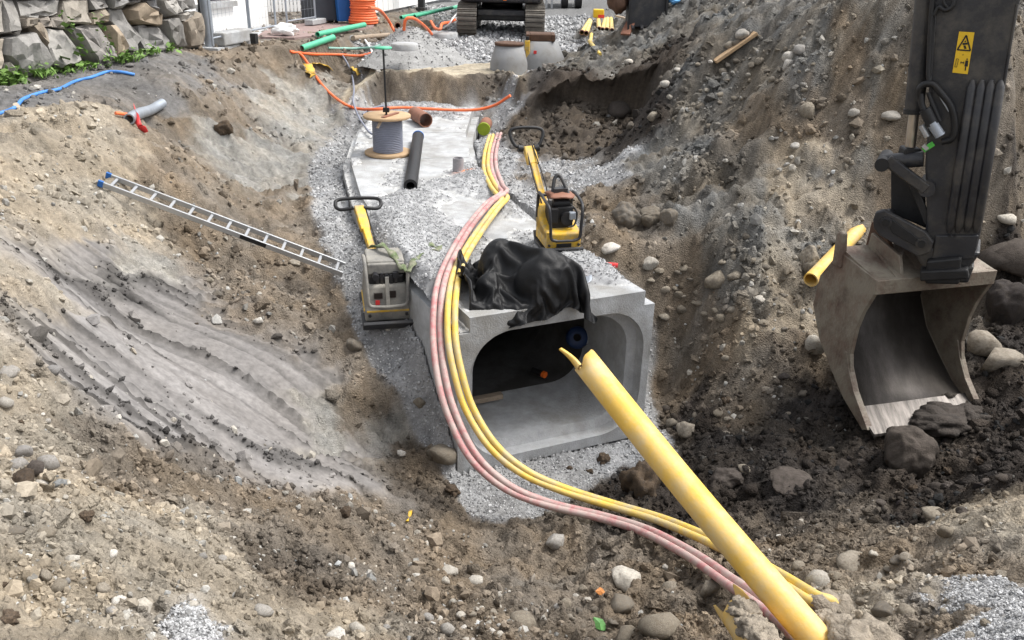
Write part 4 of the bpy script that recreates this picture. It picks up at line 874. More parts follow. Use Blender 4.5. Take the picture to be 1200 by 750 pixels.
# a draped sheet: vertex positions of a 62 x 56 grid (2.5 mm units, differences along each row) after settling over the slab edge
SHEET = [
38,0,-1,1,-4,-2,-8,1,1,0,6,-1,-4,3,-4,3,-4,0,0,0,0,0,3,1,-3,-1,11,-1,6,-6,-7,-1,11,7,-6,-5,0,-4,-1,-2,-2,0,1,4,5,5,1,-5,-7,4,0,-3,5,-9,4,1,
37,-2,3,3,2,-2,-5,-6,-4,1,-2,3,-2,1,6,-1,0,1,0,1,0,2,4,-5,0,-2,8,6,4,-4,-9,-8,-1,6,5,1,0,-1,-3,-4,-3,-1,-1,-2,0,4,1,3,-6,-1,5,-2,8,1,3,4,
38,-5,2,3,3,0,1,-4,-4,-3,-1,0,4,3,4,2,1,1,1,1,-1,-5,-5,-3,1,11,7,8,1,-7,-14,-5,-4,2,-6,1,2,3,5,0,-3,-1,0,-1,0,-2,-4,-1,1,5,5,5,6,4,3,4,
37,-2,0,0,1,1,-2,2,2,1,0,-3,5,-1,1,-1,-1,-2,0,0,3,7,-4,-6,2,9,13,7,-1,-10,-14,1,-1,-3,-6,-5,-5,2,2,2,4,4,4,1,0,-6,-1,-2,2,5,7,6,6,5,2,-3,
48,-4,1,0,1,0,1,2,2,0,2,-5,-3,-6,-2,-1,-1,0,0,0,1,5,5,2,4,5,10,9,-6,-10,-9,2,1,-4,-6,-3,-1,-2,3,3,1,1,-1,0,1,0,-1,0,0,-3,3,8,3,12,8,1,
61,-2,1,0,0,1,0,-1,2,-2,1,0,-6,-7,-5,0,1,1,2,1,1,-5,0,9,10,7,3,8,-13,-8,3,2,-2,-4,-3,-5,-3,-1,7,2,-7,-2,6,3,2,-3,-4,-2,3,2,-4,-3,1,11,13,11,
75,-1,1,0,-2,-1,0,1,1,-5,1,-2,-2,-6,-3,0,2,0,0,0,-1,-2,-5,-2,11,12,4,5,-9,-5,7,-1,0,-1,-7,-3,-3,1,-1,6,-4,-2,-3,3,-2,0,-1,5,1,4,-5,-11,-4,5,12,12,
90,-1,-2,-2,-3,-2,-1,1,2,1,-4,-2,-2,-1,-5,-5,-2,-2,-3,-2,0,4,4,-7,-1,9,12,0,-3,-5,6,8,-1,1,-7,-1,-1,-3,1,2,0,-6,-6,-2,-1,4,4,4,4,-7,-10,-5,1,8,3,5,
104,-1,-4,-4,-2,-1,1,1,0,-3,-1,-3,-3,1,-3,-6,-4,-4,-5,-4,-4,0,4,6,-2,1,12,9,-5,-4,1,7,8,-4,0,-2,1,-5,-8,-3,6,2,-6,-3,-1,3,4,6,-4,-13,-15,-5,8,13,9,3,
116,1,-4,-3,-3,-1,-1,-1,-2,-1,-2,-1,-3,0,0,-7,-2,-4,-4,-5,-7,1,2,3,2,1,6,7,6,-5,-1,4,7,-1,-2,5,-1,-7,-6,-3,-1,4,-5,0,-1,0,5,5,-11,-15,-14,-6,5,9,12,14,
130,0,-5,-1,-3,-2,-3,-2,-2,2,-6,2,-5,-4,2,-2,-4,-1,-5,-7,-8,-2,3,2,6,0,9,7,2,0,0,2,2,-3,3,6,0,-9,-4,-6,1,3,-2,-2,0,0,3,-4,-13,-14,-14,-2,4,10,11,11,
143,1,-7,-5,3,-3,-3,-3,-2,-3,-3,-2,2,-8,3,0,-7,0,-7,-10,-7,-2,-5,5,8,4,10,11,3,2,0,0,0,-1,2,7,-2,-10,-9,0,3,-2,4,-2,-1,1,-7,-13,-11,-13,-7,3,3,10,11,10,
156,0,-6,-5,2,-3,-2,-3,-4,-4,-1,-5,-1,-2,0,-3,-4,-3,-8,-7,-8,-7,-1,5,3,10,9,10,9,3,1,2,0,0,0,-2,-1,-6,-7,-7,-1,8,2,0,3,-7,-11,-13,-12,-8,0,-1,3,-2,7,9,
167,2,-6,-5,-2,-4,-3,-2,-2,-1,-3,-8,-1,2,-5,-2,-5,-9,-7,-6,-5,-3,-2,2,2,6,12,10,9,3,5,5,2,1,0,-4,-7,-3,-9,-6,2,3,7,1,3,-12,-13,-13,-7,-5,-3,-1,0,-1,4,5,
176,6,-5,-6,-4,-4,-1,-2,-3,-2,-6,-6,-5,-2,6,-5,-6,-7,-7,-6,-5,-4,-2,3,3,1,8,14,-3,3,3,10,7,4,-3,-2,0,-9,-12,3,4,2,6,3,-4,-12,-13,-11,-7,-5,-1,-3,-4,4,3,2,
186,8,-5,-6,-5,-2,-4,-5,-5,-5,2,-3,-7,-4,2,0,-5,-5,-7,-6,-5,-4,-2,0,7,1,2,9,7,0,-1,0,6,8,-7,-4,0,-5,-3,8,7,2,3,1,-6,-11,-11,-10,-7,-3,-6,-1,-3,2,0,1,
195,10,-3,-6,-6,-4,-1,-7,-7,-1,-5,-3,-2,-2,-4,6,-6,-6,-4,-6,-5,-4,-3,1,2,7,-3,3,11,-4,4,-5,7,-4,-4,-2,-3,-3,6,8,8,8,1,-2,-5,-10,-11,-9,-7,-2,-6,-4,2,-1,-1,-1,
204,3,0,-11,2,-1,-2,-7,-4,-3,-4,-4,-2,-3,-7,5,-1,-4,-4,-5,-5,-5,-1,-1,0,8,0,-2,9,-1,-4,-10,6,-1,-5,-3,-2,-1,9,8,6,11,9,-2,-7,-10,-10,-8,-6,-4,-4,-7,-10,8,4,-1,
214,3,-8,-2,-5,1,-2,-4,-1,-2,-4,-4,-4,-5,-4,-5,1,-1,2,-5,-5,-4,-2,-2,0,5,5,-3,0,4,-12,-4,-3,3,-3,-4,-1,2,9,3,7,9,13,6,-8,-10,-8,-8,-6,-7,-11,-10,-9,-4,8,8,
228,-3,-2,-7,-2,-2,-2,-2,-2,2,-6,-6,-6,-5,-5,-3,2,0,-4,2,-4,-4,-1,-2,-2,3,3,2,-3,2,-12,-6,-1,-6,-1,-2,1,4,3,9,7,10,8,12,-5,-9,-8,-10,-8,-10,-13,-13,-13,-4,4,12,
237,-1,-3,-5,-6,-2,0,0,-2,-6,-4,-4,-3,-4,-3,-5,2,-1,-3,-5,-1,2,-2,-2,-3,4,0,-5,5,-2,-12,-5,-3,-2,-5,0,0,3,5,8,7,9,10,10,1,-9,-12,-12,-11,-12,-13,-9,-9,-7,-2,9,
235,5,2,-4,-4,-2,0,-3,0,-3,-4,-5,-4,-4,-3,-4,0,-1,-4,-2,0,2,-4,-2,-1,-1,2,-6,-5,1,-7,-3,-4,-6,-2,-1,1,4,6,7,8,6,4,12,1,-4,-12,-14,-14,-14,-14,-12,-10,4,3,4,
243,-2,3,3,-4,-4,4,-2,-4,-3,-4,-3,-4,-3,-3,-2,-2,-1,-1,-2,0,-1,-2,-1,-1,-2,-3,-3,-4,-2,-2,-6,-8,-5,0,-1,1,4,6,8,8,3,5,3,11,-9,-11,-14,-15,-14,-13,-11,-9,6,4,3,
254,-1,0,0,0,-2,0,2,-5,-2,-3,-4,-2,-3,-2,-2,-2,-1,-3,-1,0,-2,-1,-1,-1,-4,-3,-5,-4,-2,-2,-6,-6,-5,-3,0,3,3,5,8,7,4,1,8,4,-8,-13,-12,-14,-12,-12,-12,-7,5,6,5,
265,0,-2,-1,2,-3,2,-4,0,-1,-1,-2,-3,-3,-3,-2,-2,-4,-1,-5,3,-1,0,-1,-2,-3,-4,-4,-5,-4,-5,-5,-5,-4,-1,0,2,4,4,5,6,2,1,6,-4,-6,-8,-8,-11,-13,-12,-11,-4,4,4,7,
278,-5,-2,0,2,1,-4,1,0,0,0,-3,-7,-8,-4,-3,4,-1,-2,-6,6,1,-1,-2,-2,-4,-4,-5,-4,-6,-7,-3,-6,2,-3,1,3,3,4,4,4,6,-2,-4,-1,-2,-5,-8,-13,-13,-13,-7,-1,0,5,8,
292,-4,-3,-2,3,-2,-1,-2,-5,4,0,-8,-9,-8,-5,-3,2,3,3,0,3,3,-1,-3,-5,-7,-6,-5,-4,-3,-2,-4,-3,-2,2,1,2,3,4,4,3,-1,1,1,-2,-4,-6,-10,-12,-13,-12,-4,0,1,3,6,
299,2,-3,-3,1,0,-3,-5,0,-5,0,-6,-10,-8,-4,-3,1,1,7,7,1,3,-1,-5,-7,-6,-5,-3,-3,-3,-5,-1,-1,0,0,1,3,3,3,3,2,1,1,0,-3,-5,-8,-11,-13,-12,-8,-1,0,0,2,4,
298,9,3,-2,-4,2,-9,-7,1,2,-9,-3,-10,-7,-3,-2,0,1,3,10,6,2,-2,-5,-5,-3,-3,-4,-3,-5,-4,-4,2,2,0,1,2,3,3,3,2,0,-1,-2,-3,-6,-9,-13,-12,-9,-2,-2,-2,1,2,1,
310,2,2,0,-1,-1,-7,-6,-5,-2,1,-5,-7,-8,-4,-1,0,1,3,6,4,6,4,-5,-3,-4,-4,-3,-4,-4,-4,-7,4,3,0,2,2,2,2,3,-2,-4,-4,-1,-6,-2,-7,-12,-10,-5,-2,-2,0,1,0,1,
324,-1,2,-2,0,-4,-4,-8,-6,-1,-3,3,-10,-8,-4,-1,0,2,3,4,6,8,4,-3,-3,-3,-4,-4,-4,-5,-4,-7,3,0,5,2,1,3,0,1,-2,-5,-5,-4,-6,-6,-3,-8,-7,-3,-3,-1,0,1,1,-1,
338,-5,0,-2,-2,-1,-6,-6,-5,-4,0,-7,1,-8,-4,-3,1,3,3,5,7,6,2,-1,-3,-3,-4,-5,-6,-6,-5,0,2,3,0,3,4,2,1,0,-2,-4,-6,-6,-6,-5,-6,-8,-3,-2,-3,0,0,1,-2,1,
351,-7,-2,-3,-2,-1,-3,-8,-9,-1,0,0,-5,-5,-5,-4,1,3,5,5,6,5,1,-4,-4,-4,-3,-3,-4,-3,-4,-2,4,3,-1,1,3,4,2,-2,-2,-2,-7,-7,-5,-5,-9,-4,-1,-3,-1,-1,0,1,-2,-1,
363,-5,-3,-1,-4,-7,-5,-6,-3,-4,-1,-2,-2,-3,-5,-3,0,2,5,7,5,2,-2,-6,-4,-2,-1,-1,0,-3,-5,-6,1,9,-6,3,7,3,-1,-1,-1,-2,-6,-6,-6,-7,-10,-3,3,-2,-1,-2,-2,1,-1,-6,
376,-5,-4,-6,-4,-4,-4,-4,-6,-1,-2,-2,-3,-2,-3,-3,-3,3,6,6,2,-3,-4,-1,1,0,0,-2,-5,-7,-8,-6,5,11,-4,5,-2,8,4,0,-2,-4,-6,-6,-5,-9,-6,-5,-2,2,1,-1,-1,0,-4,-6,
384,-1,-5,-4,-3,-5,-6,-5,-4,-3,-2,-1,-3,0,-3,-2,-4,1,6,1,-1,-1,2,2,1,-2,-4,-6,-7,-8,-7,-1,6,8,1,-1,3,0,7,-1,2,-4,-4,-6,-7,-5,-5,-7,-1,2,0,2,0,-3,-4,-4,
396,-5,-2,0,-6,-7,-4,-5,-4,-4,-1,-3,-2,2,-2,-3,-3,-2,0,0,3,4,3,0,-4,-6,-6,-7,-7,-6,-4,3,8,8,-2,-4,7,0,9,-3,-4,-1,-4,-4,-3,-3,-8,-8,-1,-3,8,-3,-2,0,-1,-2,
403,-3,-5,4,-4,-5,-4,-5,-6,-2,-3,-3,-2,1,1,-4,-2,-1,-2,0,2,0,-1,-4,-5,-6,-5,-5,-5,-4,-1,5,8,7,0,-7,-4,7,7,8,-4,-4,-3,-5,-8,-9,2,-6,-3,0,-1,2,3,0,0,-2,
407,5,-5,1,-1,-5,-4,-5,-5,-1,-3,-4,-3,0,3,-3,-1,-2,-1,-1,-2,-3,-3,-5,-3,-4,-4,-3,-5,-4,-2,6,9,5,-2,-6,-11,7,4,12,5,-6,-9,-9,-9,-9,-2,1,4,2,1,-3,1,3,2,2,
408,12,0,-3,2,-4,-5,-5,-5,-2,-1,-3,-4,2,1,-1,-3,-1,-1,-3,-3,-2,-5,-1,-3,-4,-4,-5,-3,-3,-5,6,8,2,-4,-11,-8,4,-1,11,11,0,-7,-9,-9,-8,-3,-3,5,8,-1,-2,1,3,3,3,
416,8,8,-2,-1,-2,-4,-4,-5,-4,-2,-4,-1,1,2,-1,-2,-1,0,-4,-3,-3,-6,-2,-4,-3,-5,-2,-4,-5,-3,6,7,-3,-8,-13,-3,0,2,-2,9,7,-1,-3,-6,-7,-7,0,-2,5,9,-1,-3,2,6,6,
430,3,8,2,-3,-1,-4,-3,-4,-5,-3,-3,1,-1,0,1,-1,0,-2,-3,-4,-3,-7,-6,-3,-2,-4,-9,-5,-2,3,7,0,-8,-10,-13,-8,4,0,0,-1,8,3,0,-2,-4,1,-2,-4,-3,12,9,0,-1,1,6,
443,2,1,7,-3,-1,-3,-3,-3,-3,-3,-2,-1,-1,0,1,-2,-3,-1,0,-3,-6,-5,-7,-9,-1,-3,-8,-6,1,6,1,-7,-9,-12,-14,-3,-4,9,-7,-1,-1,4,1,-1,3,10,4,-8,-5,4,12,12,0,2,-1,
449,7,2,-1,-3,-4,2,0,-2,-1,-1,-1,-1,-1,-1,-1,0,-2,-1,-3,-2,-6,-7,-8,-9,-8,-3,1,-6,-3,-1,-2,-8,-11,-11,-9,-4,1,7,1,-5,-2,-1,0,1,5,7,7,-5,-3,2,8,14,9,3,0,
448,9,-2,5,-5,-1,2,1,2,1,1,-1,-4,-3,-1,4,-4,2,-3,-3,-1,-6,-9,-8,-7,-7,-8,3,-5,-5,-9,-8,-8,-8,-6,-3,-3,0,4,8,-5,-2,-1,0,1,2,2,3,-1,4,0,4,9,14,10,3,
448,13,2,-1,3,2,2,2,0,-1,-5,-1,0,1,1,0,-1,1,-2,-2,-3,-6,-8,-8,-8,-8,-7,-4,-2,-5,-6,-9,-10,-7,-4,-2,0,-2,-1,6,1,-1,0,0,1,2,2,2,-1,1,3,3,3,12,13,10,
457,9,7,2,-3,0,2,3,1,-5,-1,2,2,1,3,-2,-2,1,0,-2,-5,-7,-7,-7,-8,-7,-8,-6,-5,-2,-9,-7,-8,-5,-3,-2,-1,-3,-2,7,0,2,-1,0,3,1,0,-1,1,3,0,8,-1,9,12,11,
467,8,7,-2,-10,-6,3,4,5,5,3,2,3,0,4,-3,-3,3,-1,-2,-6,-6,-7,-7,-8,-8,-10,-10,3,-6,-10,-6,-5,-3,-3,-3,-1,-2,-2,-2,5,6,-5,2,5,-3,-4,1,4,-1,5,9,0,4,11,10,
475,7,1,-7,-5,-5,7,6,7,6,5,3,1,2,2,-4,0,0,-1,-3,-4,-6,-7,-10,-10,-10,-9,-8,7,-7,-9,-5,-4,-3,-3,-3,-2,-1,-6,-2,4,2,0,2,2,-5,2,3,-1,0,5,10,5,-3,7,9,
482,3,0,1,-2,-8,4,5,5,7,5,5,4,6,0,-2,-2,-3,0,-3,-3,-7,-7,-10,-9,-9,-10,-9,7,-7,-6,-4,-4,-3,-2,-3,-4,-9,-11,4,3,8,-5,6,-1,0,-1,1,2,4,3,6,9,0,2,4,
493,3,0,-3,-5,-5,1,6,3,7,7,9,8,3,-1,-2,-8,-1,2,1,-5,-6,-7,-9,-8,-10,-11,-8,6,-6,-3,-4,-4,-2,-3,-6,-9,-12,-6,4,-1,6,5,-3,10,-3,-1,1,5,4,4,3,5,4,3,3,
502,0,0,-3,-3,-1,-3,3,7,8,9,7,1,-5,-4,-2,2,9,-1,1,-6,-4,-7,-8,-9,-11,-10,-6,3,0,-5,-4,-3,-4,-8,-10,-11,-5,-1,1,2,4,2,0,0,4,3,4,4,4,3,1,5,6,1,4,
498,0,-1,-2,-1,0,2,7,10,8,5,0,-4,-5,2,-2,9,4,2,2,-6,-5,-8,-6,-10,-12,-7,0,0,2,-8,-1,-8,-12,-10,-8,-4,1,-1,0,3,3,2,1,-4,3,7,6,4,4,2,-1,3,9,1,2,
487,0,-1,1,2,6,9,10,7,4,-3,-6,-6,-3,6,12,3,6,-1,0,1,-11,-2,-10,-9,-5,-4,-3,4,-3,-4,-8,-13,-14,-7,-2,0,0,-1,3,3,2,-2,3,-4,4,6,9,4,4,3,-2,-1,8,5,1,
478,1,3,5,8,9,9,9,-3,-4,-6,-6,-3,3,10,8,12,-3,6,-2,-5,-6,-3,-3,-4,-4,-2,-4,0,-3,-10,-14,-13,-8,0,-1,-5,3,4,2,-1,2,2,-2,-2,2,9,6,5,7,4,-1,-4,8,7,2,
475,4,8,9,10,3,10,3,-8,-10,-7,-3,0,5,12,12,5,7,-4,-2,-3,0,0,-1,-4,-3,-2,0,-4,-10,-14,-12,-9,-1,-3,-3,-1,6,2,2,0,-2,1,-1,-1,5,7,6,4,4,9,2,-7,8,6,-6,
479,8,10,10,3,3,3,3,-12,-11,-5,-1,5,11,8,12,7,-4,-4,1,3,4,-2,-3,-2,-1,1,-3,-10,-14,-12,-5,-3,-3,0,-5,-1,2,2,0,-1,-1,1,4,2,3,5,10,3,4,7,4,-6,3,0,-7,
489,10,9,4,-2,0,7,2,-11,-6,-4,2,4,4,9,8,-2,-3,1,7,5,1,1,-2,1,-1,-2,-7,-11,-11,-6,-1,-4,-4,-1,-2,-1,0,1,0,1,0,1,1,3,1,6,10,4,3,7,1,0,0,1,-7,
500,8,6,-3,-2,4,5,-7,-9,0,4,1,6,1,11,-3,-8,-2,8,9,3,3,6,-6,1,-3,-4,-7,-6,-4,-6,2,-5,-3,-3,1,0,1,-1,0,-1,-2,0,2,3,2,7,-1,7,7,8,4,0,0,0,-8,
513,0,3,-2,-3,0,2,-6,-3,2,6,5,1,3,10,-6,-12,-2,11,6,6,6,1,-2,-3,-3,-2,-2,-1,-7,-5,-4,-1,-3,2,1,1,-3,-2,0,-1,-1,3,0,4,2,1,6,4,6,3,-1,1,0,0,-4,
521,4,1,-2,-2,-3,-2,-2,1,1,3,1,4,4,3,-7,-11,6,8,6,2,2,0,1,2,0,-3,-2,-4,-3,0,-7,-1,1,1,-4,5,-3,-1,0,0,0,0,1,0,3,1,2,3,-2,-3,0,3,0,-3,-2,
526,4,6,1,-1,-2,-2,-4,1,2,1,-4,-7,12,2,-5,-6,7,4,-2,-2,-3,-1,7,5,4,-2,-3,-3,-2,2,0,-3,4,-4,0,-1,3,1,0,-1,1,-1,0,1,-2,2,0,-1,1,-9,-7,1,0,-2,2,
-76,3,2,3,6,13,6,12,11,10,4,8,10,8,10,6,13,15,14,14,13,14,13,14,10,12,10,5,10,9,12,12,2,8,13,13,15,14,12,15,16,16,16,16,15,11,12,13,13,7,10,3,8,7,3,2,
-60,2,2,3,2,4,8,2,6,10,7,5,9,10,10,10,15,14,14,14,14,14,15,13,13,13,5,3,12,14,11,3,8,10,12,14,16,14,15,15,15,17,16,14,16,12,6,10,13,11,9,11,9,6,-1,2,
-45,2,3,2,2,2,3,2,-2,2,8,2,10,11,13,14,15,15,14,15,14,12,12,16,13,7,10,4,15,10,3,9,10,15,10,14,14,15,14,16,17,16,16,15,13,7,6,8,13,13,13,13,11,4,-2,3,
-31,3,3,2,2,1,2,2,-3,-7,0,14,4,13,14,14,14,14,15,14,14,13,13,10,15,9,0,12,16,12,0,13,11,10,11,11,14,16,16,16,16,16,15,12,13,7,6,12,10,9,13,14,13,5,0,5,
-26,9,3,2,2,1,-3,-5,-6,-6,7,10,11,10,14,14,14,14,14,14,14,11,11,13,11,13,5,7,14,10,8,10,11,11,13,10,12,13,14,15,14,15,13,13,13,15,10,9,9,11,11,10,9,2,6,8,
-24,11,4,2,1,-1,-3,-6,-9,2,6,8,11,10,14,14,14,13,13,14,14,10,12,9,11,14,9,9,7,11,14,8,10,11,10,13,14,14,11,13,9,15,15,15,16,13,11,11,11,11,6,11,10,1,3,8,
-21,11,2,-2,-3,-3,-2,-2,-1,-4,11,10,9,10,12,11,14,14,15,14,15,13,12,12,8,9,12,11,9,6,10,14,14,8,11,12,13,11,11,10,11,16,15,15,16,13,12,7,7,13,11,3,9,11,5,5,
-19,8,-5,-4,-4,-4,-2,1,1,5,13,10,10,10,10,10,14,15,14,15,14,14,14,10,12,11,4,9,13,12,10,10,12,13,8,12,7,12,8,12,15,14,14,16,17,12,9,9,7,7,6,6,9,11,8,9,
-23,7,-9,-6,-3,-3,6,6,6,4,6,10,12,9,10,12,13,14,15,14,14,15,15,10,9,14,7,6,13,12,14,9,10,10,12,5,10,10,6,15,16,15,14,14,13,13,12,6,12,1,0,10,10,7,12,12,
-28,10,-5,-9,-7,1,2,4,5,6,12,12,11,12,11,13,11,14,14,15,10,14,14,14,12,6,14,10,9,12,10,12,11,13,13,1,9,8,10,13,12,15,13,11,11,14,13,11,5,0,-1,11,13,13,7,9,
-31,9,-4,-7,-5,7,4,5,4,2,10,11,11,12,13,12,10,15,14,14,11,11,15,13,11,8,8,12,13,10,13,10,13,14,13,3,9,7,10,12,12,12,12,7,11,13,13,5,4,3,0,13,12,12,13,12,
-37,10,-7,-6,5,9,5,6,5,2,0,14,14,9,11,14,12,13,13,12,12,16,13,14,10,12,6,3,12,13,15,15,12,14,10,6,12,3,8,12,12,15,12,4,9,14,5,1,3,3,8,13,13,8,13,15,
-42,9,-8,-6,11,5,5,5,5,1,11,11,12,9,12,12,14,13,13,13,13,14,16,13,14,6,8,5,7,14,14,15,14,14,12,9,11,6,6,11,13,10,12,9,5,10,-3,-1,3,8,14,12,12,14,14,13,
-49,10,-7,-8,8,4,5,6,6,9,16,14,7,9,11,14,9,12,13,15,15,15,16,14,13,12,2,4,10,12,12,14,15,14,15,12,9,11,4,10,7,10,9,5,13,3,-5,1,10,9,12,12,12,12,12,15,
-56,11,-7,-6,3,5,9,10,11,10,12,16,14,9,4,9,14,13,12,13,14,16,17,14,12,12,9,-2,12,13,14,11,12,14,14,13,15,10,8,5,-1,13,1,9,11,-2,3,10,10,10,4,14,12,12,8,11,
-63,10,-3,1,8,3,12,11,11,7,11,14,14,13,5,6,13,13,13,11,13,16,16,14,9,14,11,5,3,14,14,15,11,12,13,14,13,13,12,-1,-3,13,5,12,1,5,7,10,10,9,8,3,11,15,13,12,
-68,8,1,9,7,8,4,8,10,12,14,15,13,11,9,4,10,14,12,11,14,16,16,13,14,7,12,11,0,14,13,10,12,12,15,14,15,14,11,-6,5,7,13,6,8,4,4,10,9,11,4,6,9,15,14,14,
-78,10,9,1,12,10,13,7,3,15,16,15,12,12,12,7,6,8,13,13,14,15,15,15,15,4,12,11,5,10,13,7,13,12,15,15,15,15,3,6,8,6,6,10,10,1,7,3,9,6,7,12,10,9,15,15,
-83,11,6,9,7,9,12,9,11,14,16,15,14,13,13,11,7,7,6,13,15,14,13,13,14,12,9,11,11,7,1,13,13,14,15,15,15,13,8,10,8,8,2,6,7,6,6,4,8,4,9,8,10,14,12,12,
-82,9,10,10,7,5,7,12,15,14,14,13,13,13,14,13,14,4,11,9,13,14,12,14,14,8,12,14,7,11,-2,13,15,12,15,16,15,13,13,8,9,4,8,-1,9,10,5,7,4,7,5,8,8,14,14,8,
-73,5,11,12,8,6,7,6,14,7,14,14,15,15,14,15,9,12,9,14,9,10,14,15,16,4,11,8,11,11,2,13,13,16,13,15,16,15,12,10,9,4,6,4,7,10,9,1,7,5,3,11,9,11,12,11,
-60,4,5,10,11,1,5,5,11,13,15,14,15,15,14,15,11,10,13,10,3,13,12,16,16,10,7,4,11,11,7,13,14,13,16,16,15,15,12,11,9,7,9,3,9,9,7,0,5,4,6,8,9,11,9,9,
-47,5,3,1,9,12,-2,4,7,15,15,15,15,15,14,15,13,11,11,1,7,13,13,16,13,9,12,8,8,10,10,13,10,15,16,16,16,15,13,9,8,10,9,12,4,11,7,1,4,6,6,4,3,10,8,10,
-37,4,4,2,-2,8,11,1,8,12,14,15,15,14,15,13,12,12,7,3,9,11,14,16,16,12,12,11,8,5,12,7,13,15,15,16,16,15,14,9,8,10,12,8,11,10,8,5,3,3,-2,-5,6,12,11,9,
-27,1,2,2,-3,-1,11,8,10,11,13,15,14,14,13,13,13,8,6,6,10,11,15,15,15,14,14,11,9,7,8,7,13,14,16,16,17,15,13,14,10,7,12,9,11,10,9,7,-3,-5,-7,-2,11,10,10,12,
-18,5,1,1,-4,-9,6,10,9,14,12,14,12,11,12,13,13,12,5,4,11,15,15,15,14,13,12,12,11,10,6,12,9,16,15,16,16,15,11,11,11,13,14,13,12,8,4,-1,-5,-7,-7,4,15,13,9,2,
-14,4,-2,-6,1,2,-5,11,8,12,14,10,10,11,13,13,13,13,8,7,12,13,14,14,12,11,11,12,12,11,13,11,13,12,15,16,16,15,11,11,13,15,13,11,8,4,1,-2,-5,-6,-5,12,16,13,8,9,
-22,8,4,-3,-9,4,0,3,12,8,14,11,9,10,13,14,13,14,10,11,10,11,15,12,10,11,12,13,13,14,13,10,12,13,16,16,15,14,13,13,14,13,10,8,5,3,-1,-3,-6,-5,4,16,15,15,5,11,
-34,8,9,6,-3,-11,-1,5,12,12,8,12,9,11,13,14,14,14,14,10,12,12,9,11,13,13,15,14,14,14,14,9,9,12,16,15,15,15,12,14,13,9,7,6,5,2,-2,-5,-5,-1,13,17,15,16,6,3,
-38,2,6,8,7,-1,-1,4,0,11,11,10,11,9,12,14,14,15,14,13,13,11,11,11,14,15,14,15,14,14,10,5,11,14,14,15,14,15,12,13,8,6,6,6,4,5,-1,-8,-2,7,15,16,16,15,12,-2,
-34,2,0,4,4,5,5,8,3,-2,10,14,5,9,13,14,14,15,15,14,13,12,13,14,15,14,14,13,14,13,12,4,12,14,12,14,12,15,11,12,9,3,4,3,4,3,4,-8,3,13,13,16,14,16,12,6,
-31,9,2,3,4,3,7,-2,3,6,1,6,11,7,13,13,15,15,15,14,13,13,15,14,14,14,14,13,12,12,13,14,9,11,13,12,13,10,14,11,11,7,4,4,3,2,-6,-8,12,13,13,15,13,15,9,11,
-24,11,4,3,1,1,-2,-4,-3,8,12,8,5,8,11,11,15,15,15,15,14,14,14,14,13,14,14,14,13,14,13,10,12,12,13,11,10,9,12,10,10,9,4,2,4,3,-4,-4,15,10,15,12,14,14,9,12,
-15,7,2,-1,-3,-5,-4,-2,5,12,6,6,11,7,9,12,14,15,15,15,14,15,15,12,14,14,14,15,15,14,13,11,10,12,8,13,10,11,6,11,10,9,3,4,3,-1,-2,10,9,12,14,11,16,8,14,13,
-12,5,-6,-6,-3,-2,0,8,10,3,7,8,6,4,12,11,12,15,15,15,15,15,14,14,15,14,15,14,13,12,11,12,14,7,11,12,11,10,10,8,8,6,4,3,4,-2,7,9,11,12,12,13,14,10,14,13,
-20,8,-10,-3,0,4,6,5,3,5,2,8,9,7,9,12,9,14,15,16,15,15,16,14,15,13,13,12,12,12,12,14,13,12,11,8,11,9,4,8,7,5,5,4,2,5,11,10,12,12,9,14,15,13,13,12,
-18,5,-5,-6,6,7,5,1,2,-2,0,8,12,7,13,9,7,13,17,16,16,15,15,13,13,12,11,12,12,13,14,15,12,11,13,10,7,7,10,2,1,7,4,4,9,12,10,10,10,9,12,14,16,16,16,6,
-9,3,-3,-7,4,5,0,0,-4,3,9,10,4,7,11,7,11,14,15,17,13,13,14,12,12,12,12,13,13,13,15,14,11,14,15,4,9,9,5,5,3,1,9,11,12,8,12,8,6,9,13,16,14,16,15,9,
-19,9,-1,3,0,-3,-2,-1,-2,10,10,5,7,8,5,10,13,15,15,17,13,10,10,12,13,12,14,13,14,13,13,13,12,13,15,7,4,8,11,-3,8,8,9,12,11,11,13,8,-1,8,12,15,15,15,14,13,
-23,6,6,-5,5,-2,1,2,0,1,10,10,1,11,8,11,15,14,14,14,15,15,11,7,12,13,14,14,14,11,6,14,12,14,13,3,5,11,10,0,8,14,13,11,12,12,10,10,3,0,13,12,12,12,14,15,
-29,8,11,-2,-6,3,2,2,2,2,4,6,12,11,9,11,13,14,15,15,13,11,12,14,12,12,13,12,10,7,6,14,14,13,12,1,10,8,11,10,6,12,14,14,14,12,13,5,7,3,5,11,14,13,10,9,
-25,-1,9,8,-5,-3,2,4,4,5,3,-1,15,12,12,6,14,15,17,16,14,11,14,14,13,11,7,2,7,8,11,14,14,13,10,4,11,12,9,12,10,9,15,15,14,13,11,9,8,8,3,4,11,14,14,9,
-24,1,-3,8,1,6,4,4,3,3,1,-2,12,16,8,13,11,16,16,15,16,14,14,11,5,10,12,5,-5,9,14,14,12,11,10,7,14,13,11,8,12,14,14,13,15,14,9,13,10,11,8,0,1,12,14,13,
-30,5,-6,3,2,1,6,6,4,4,2,6,12,14,11,12,13,15,16,15,16,14,12,7,7,8,10,13,-5,1,12,12,12,12,10,12,15,13,10,13,8,15,15,15,15,14,12,13,12,12,10,4,-2,3,12,14,
-39,1,-2,0,0,3,5,5,7,7,10,11,12,13,13,9,14,13,15,15,16,12,9,9,8,8,8,11,9,-4,2,9,12,13,14,15,16,14,13,10,12,11,13,15,15,15,16,14,11,8,14,11,2,-2,2,13,
-51,2,1,-3,2,7,9,8,10,10,11,11,11,7,9,13,12,15,14,15,16,12,11,11,10,8,6,5,12,-1,3,6,8,12,15,16,16,16,13,11,8,10,13,14,15,16,16,16,12,13,7,13,8,3,-1,3,
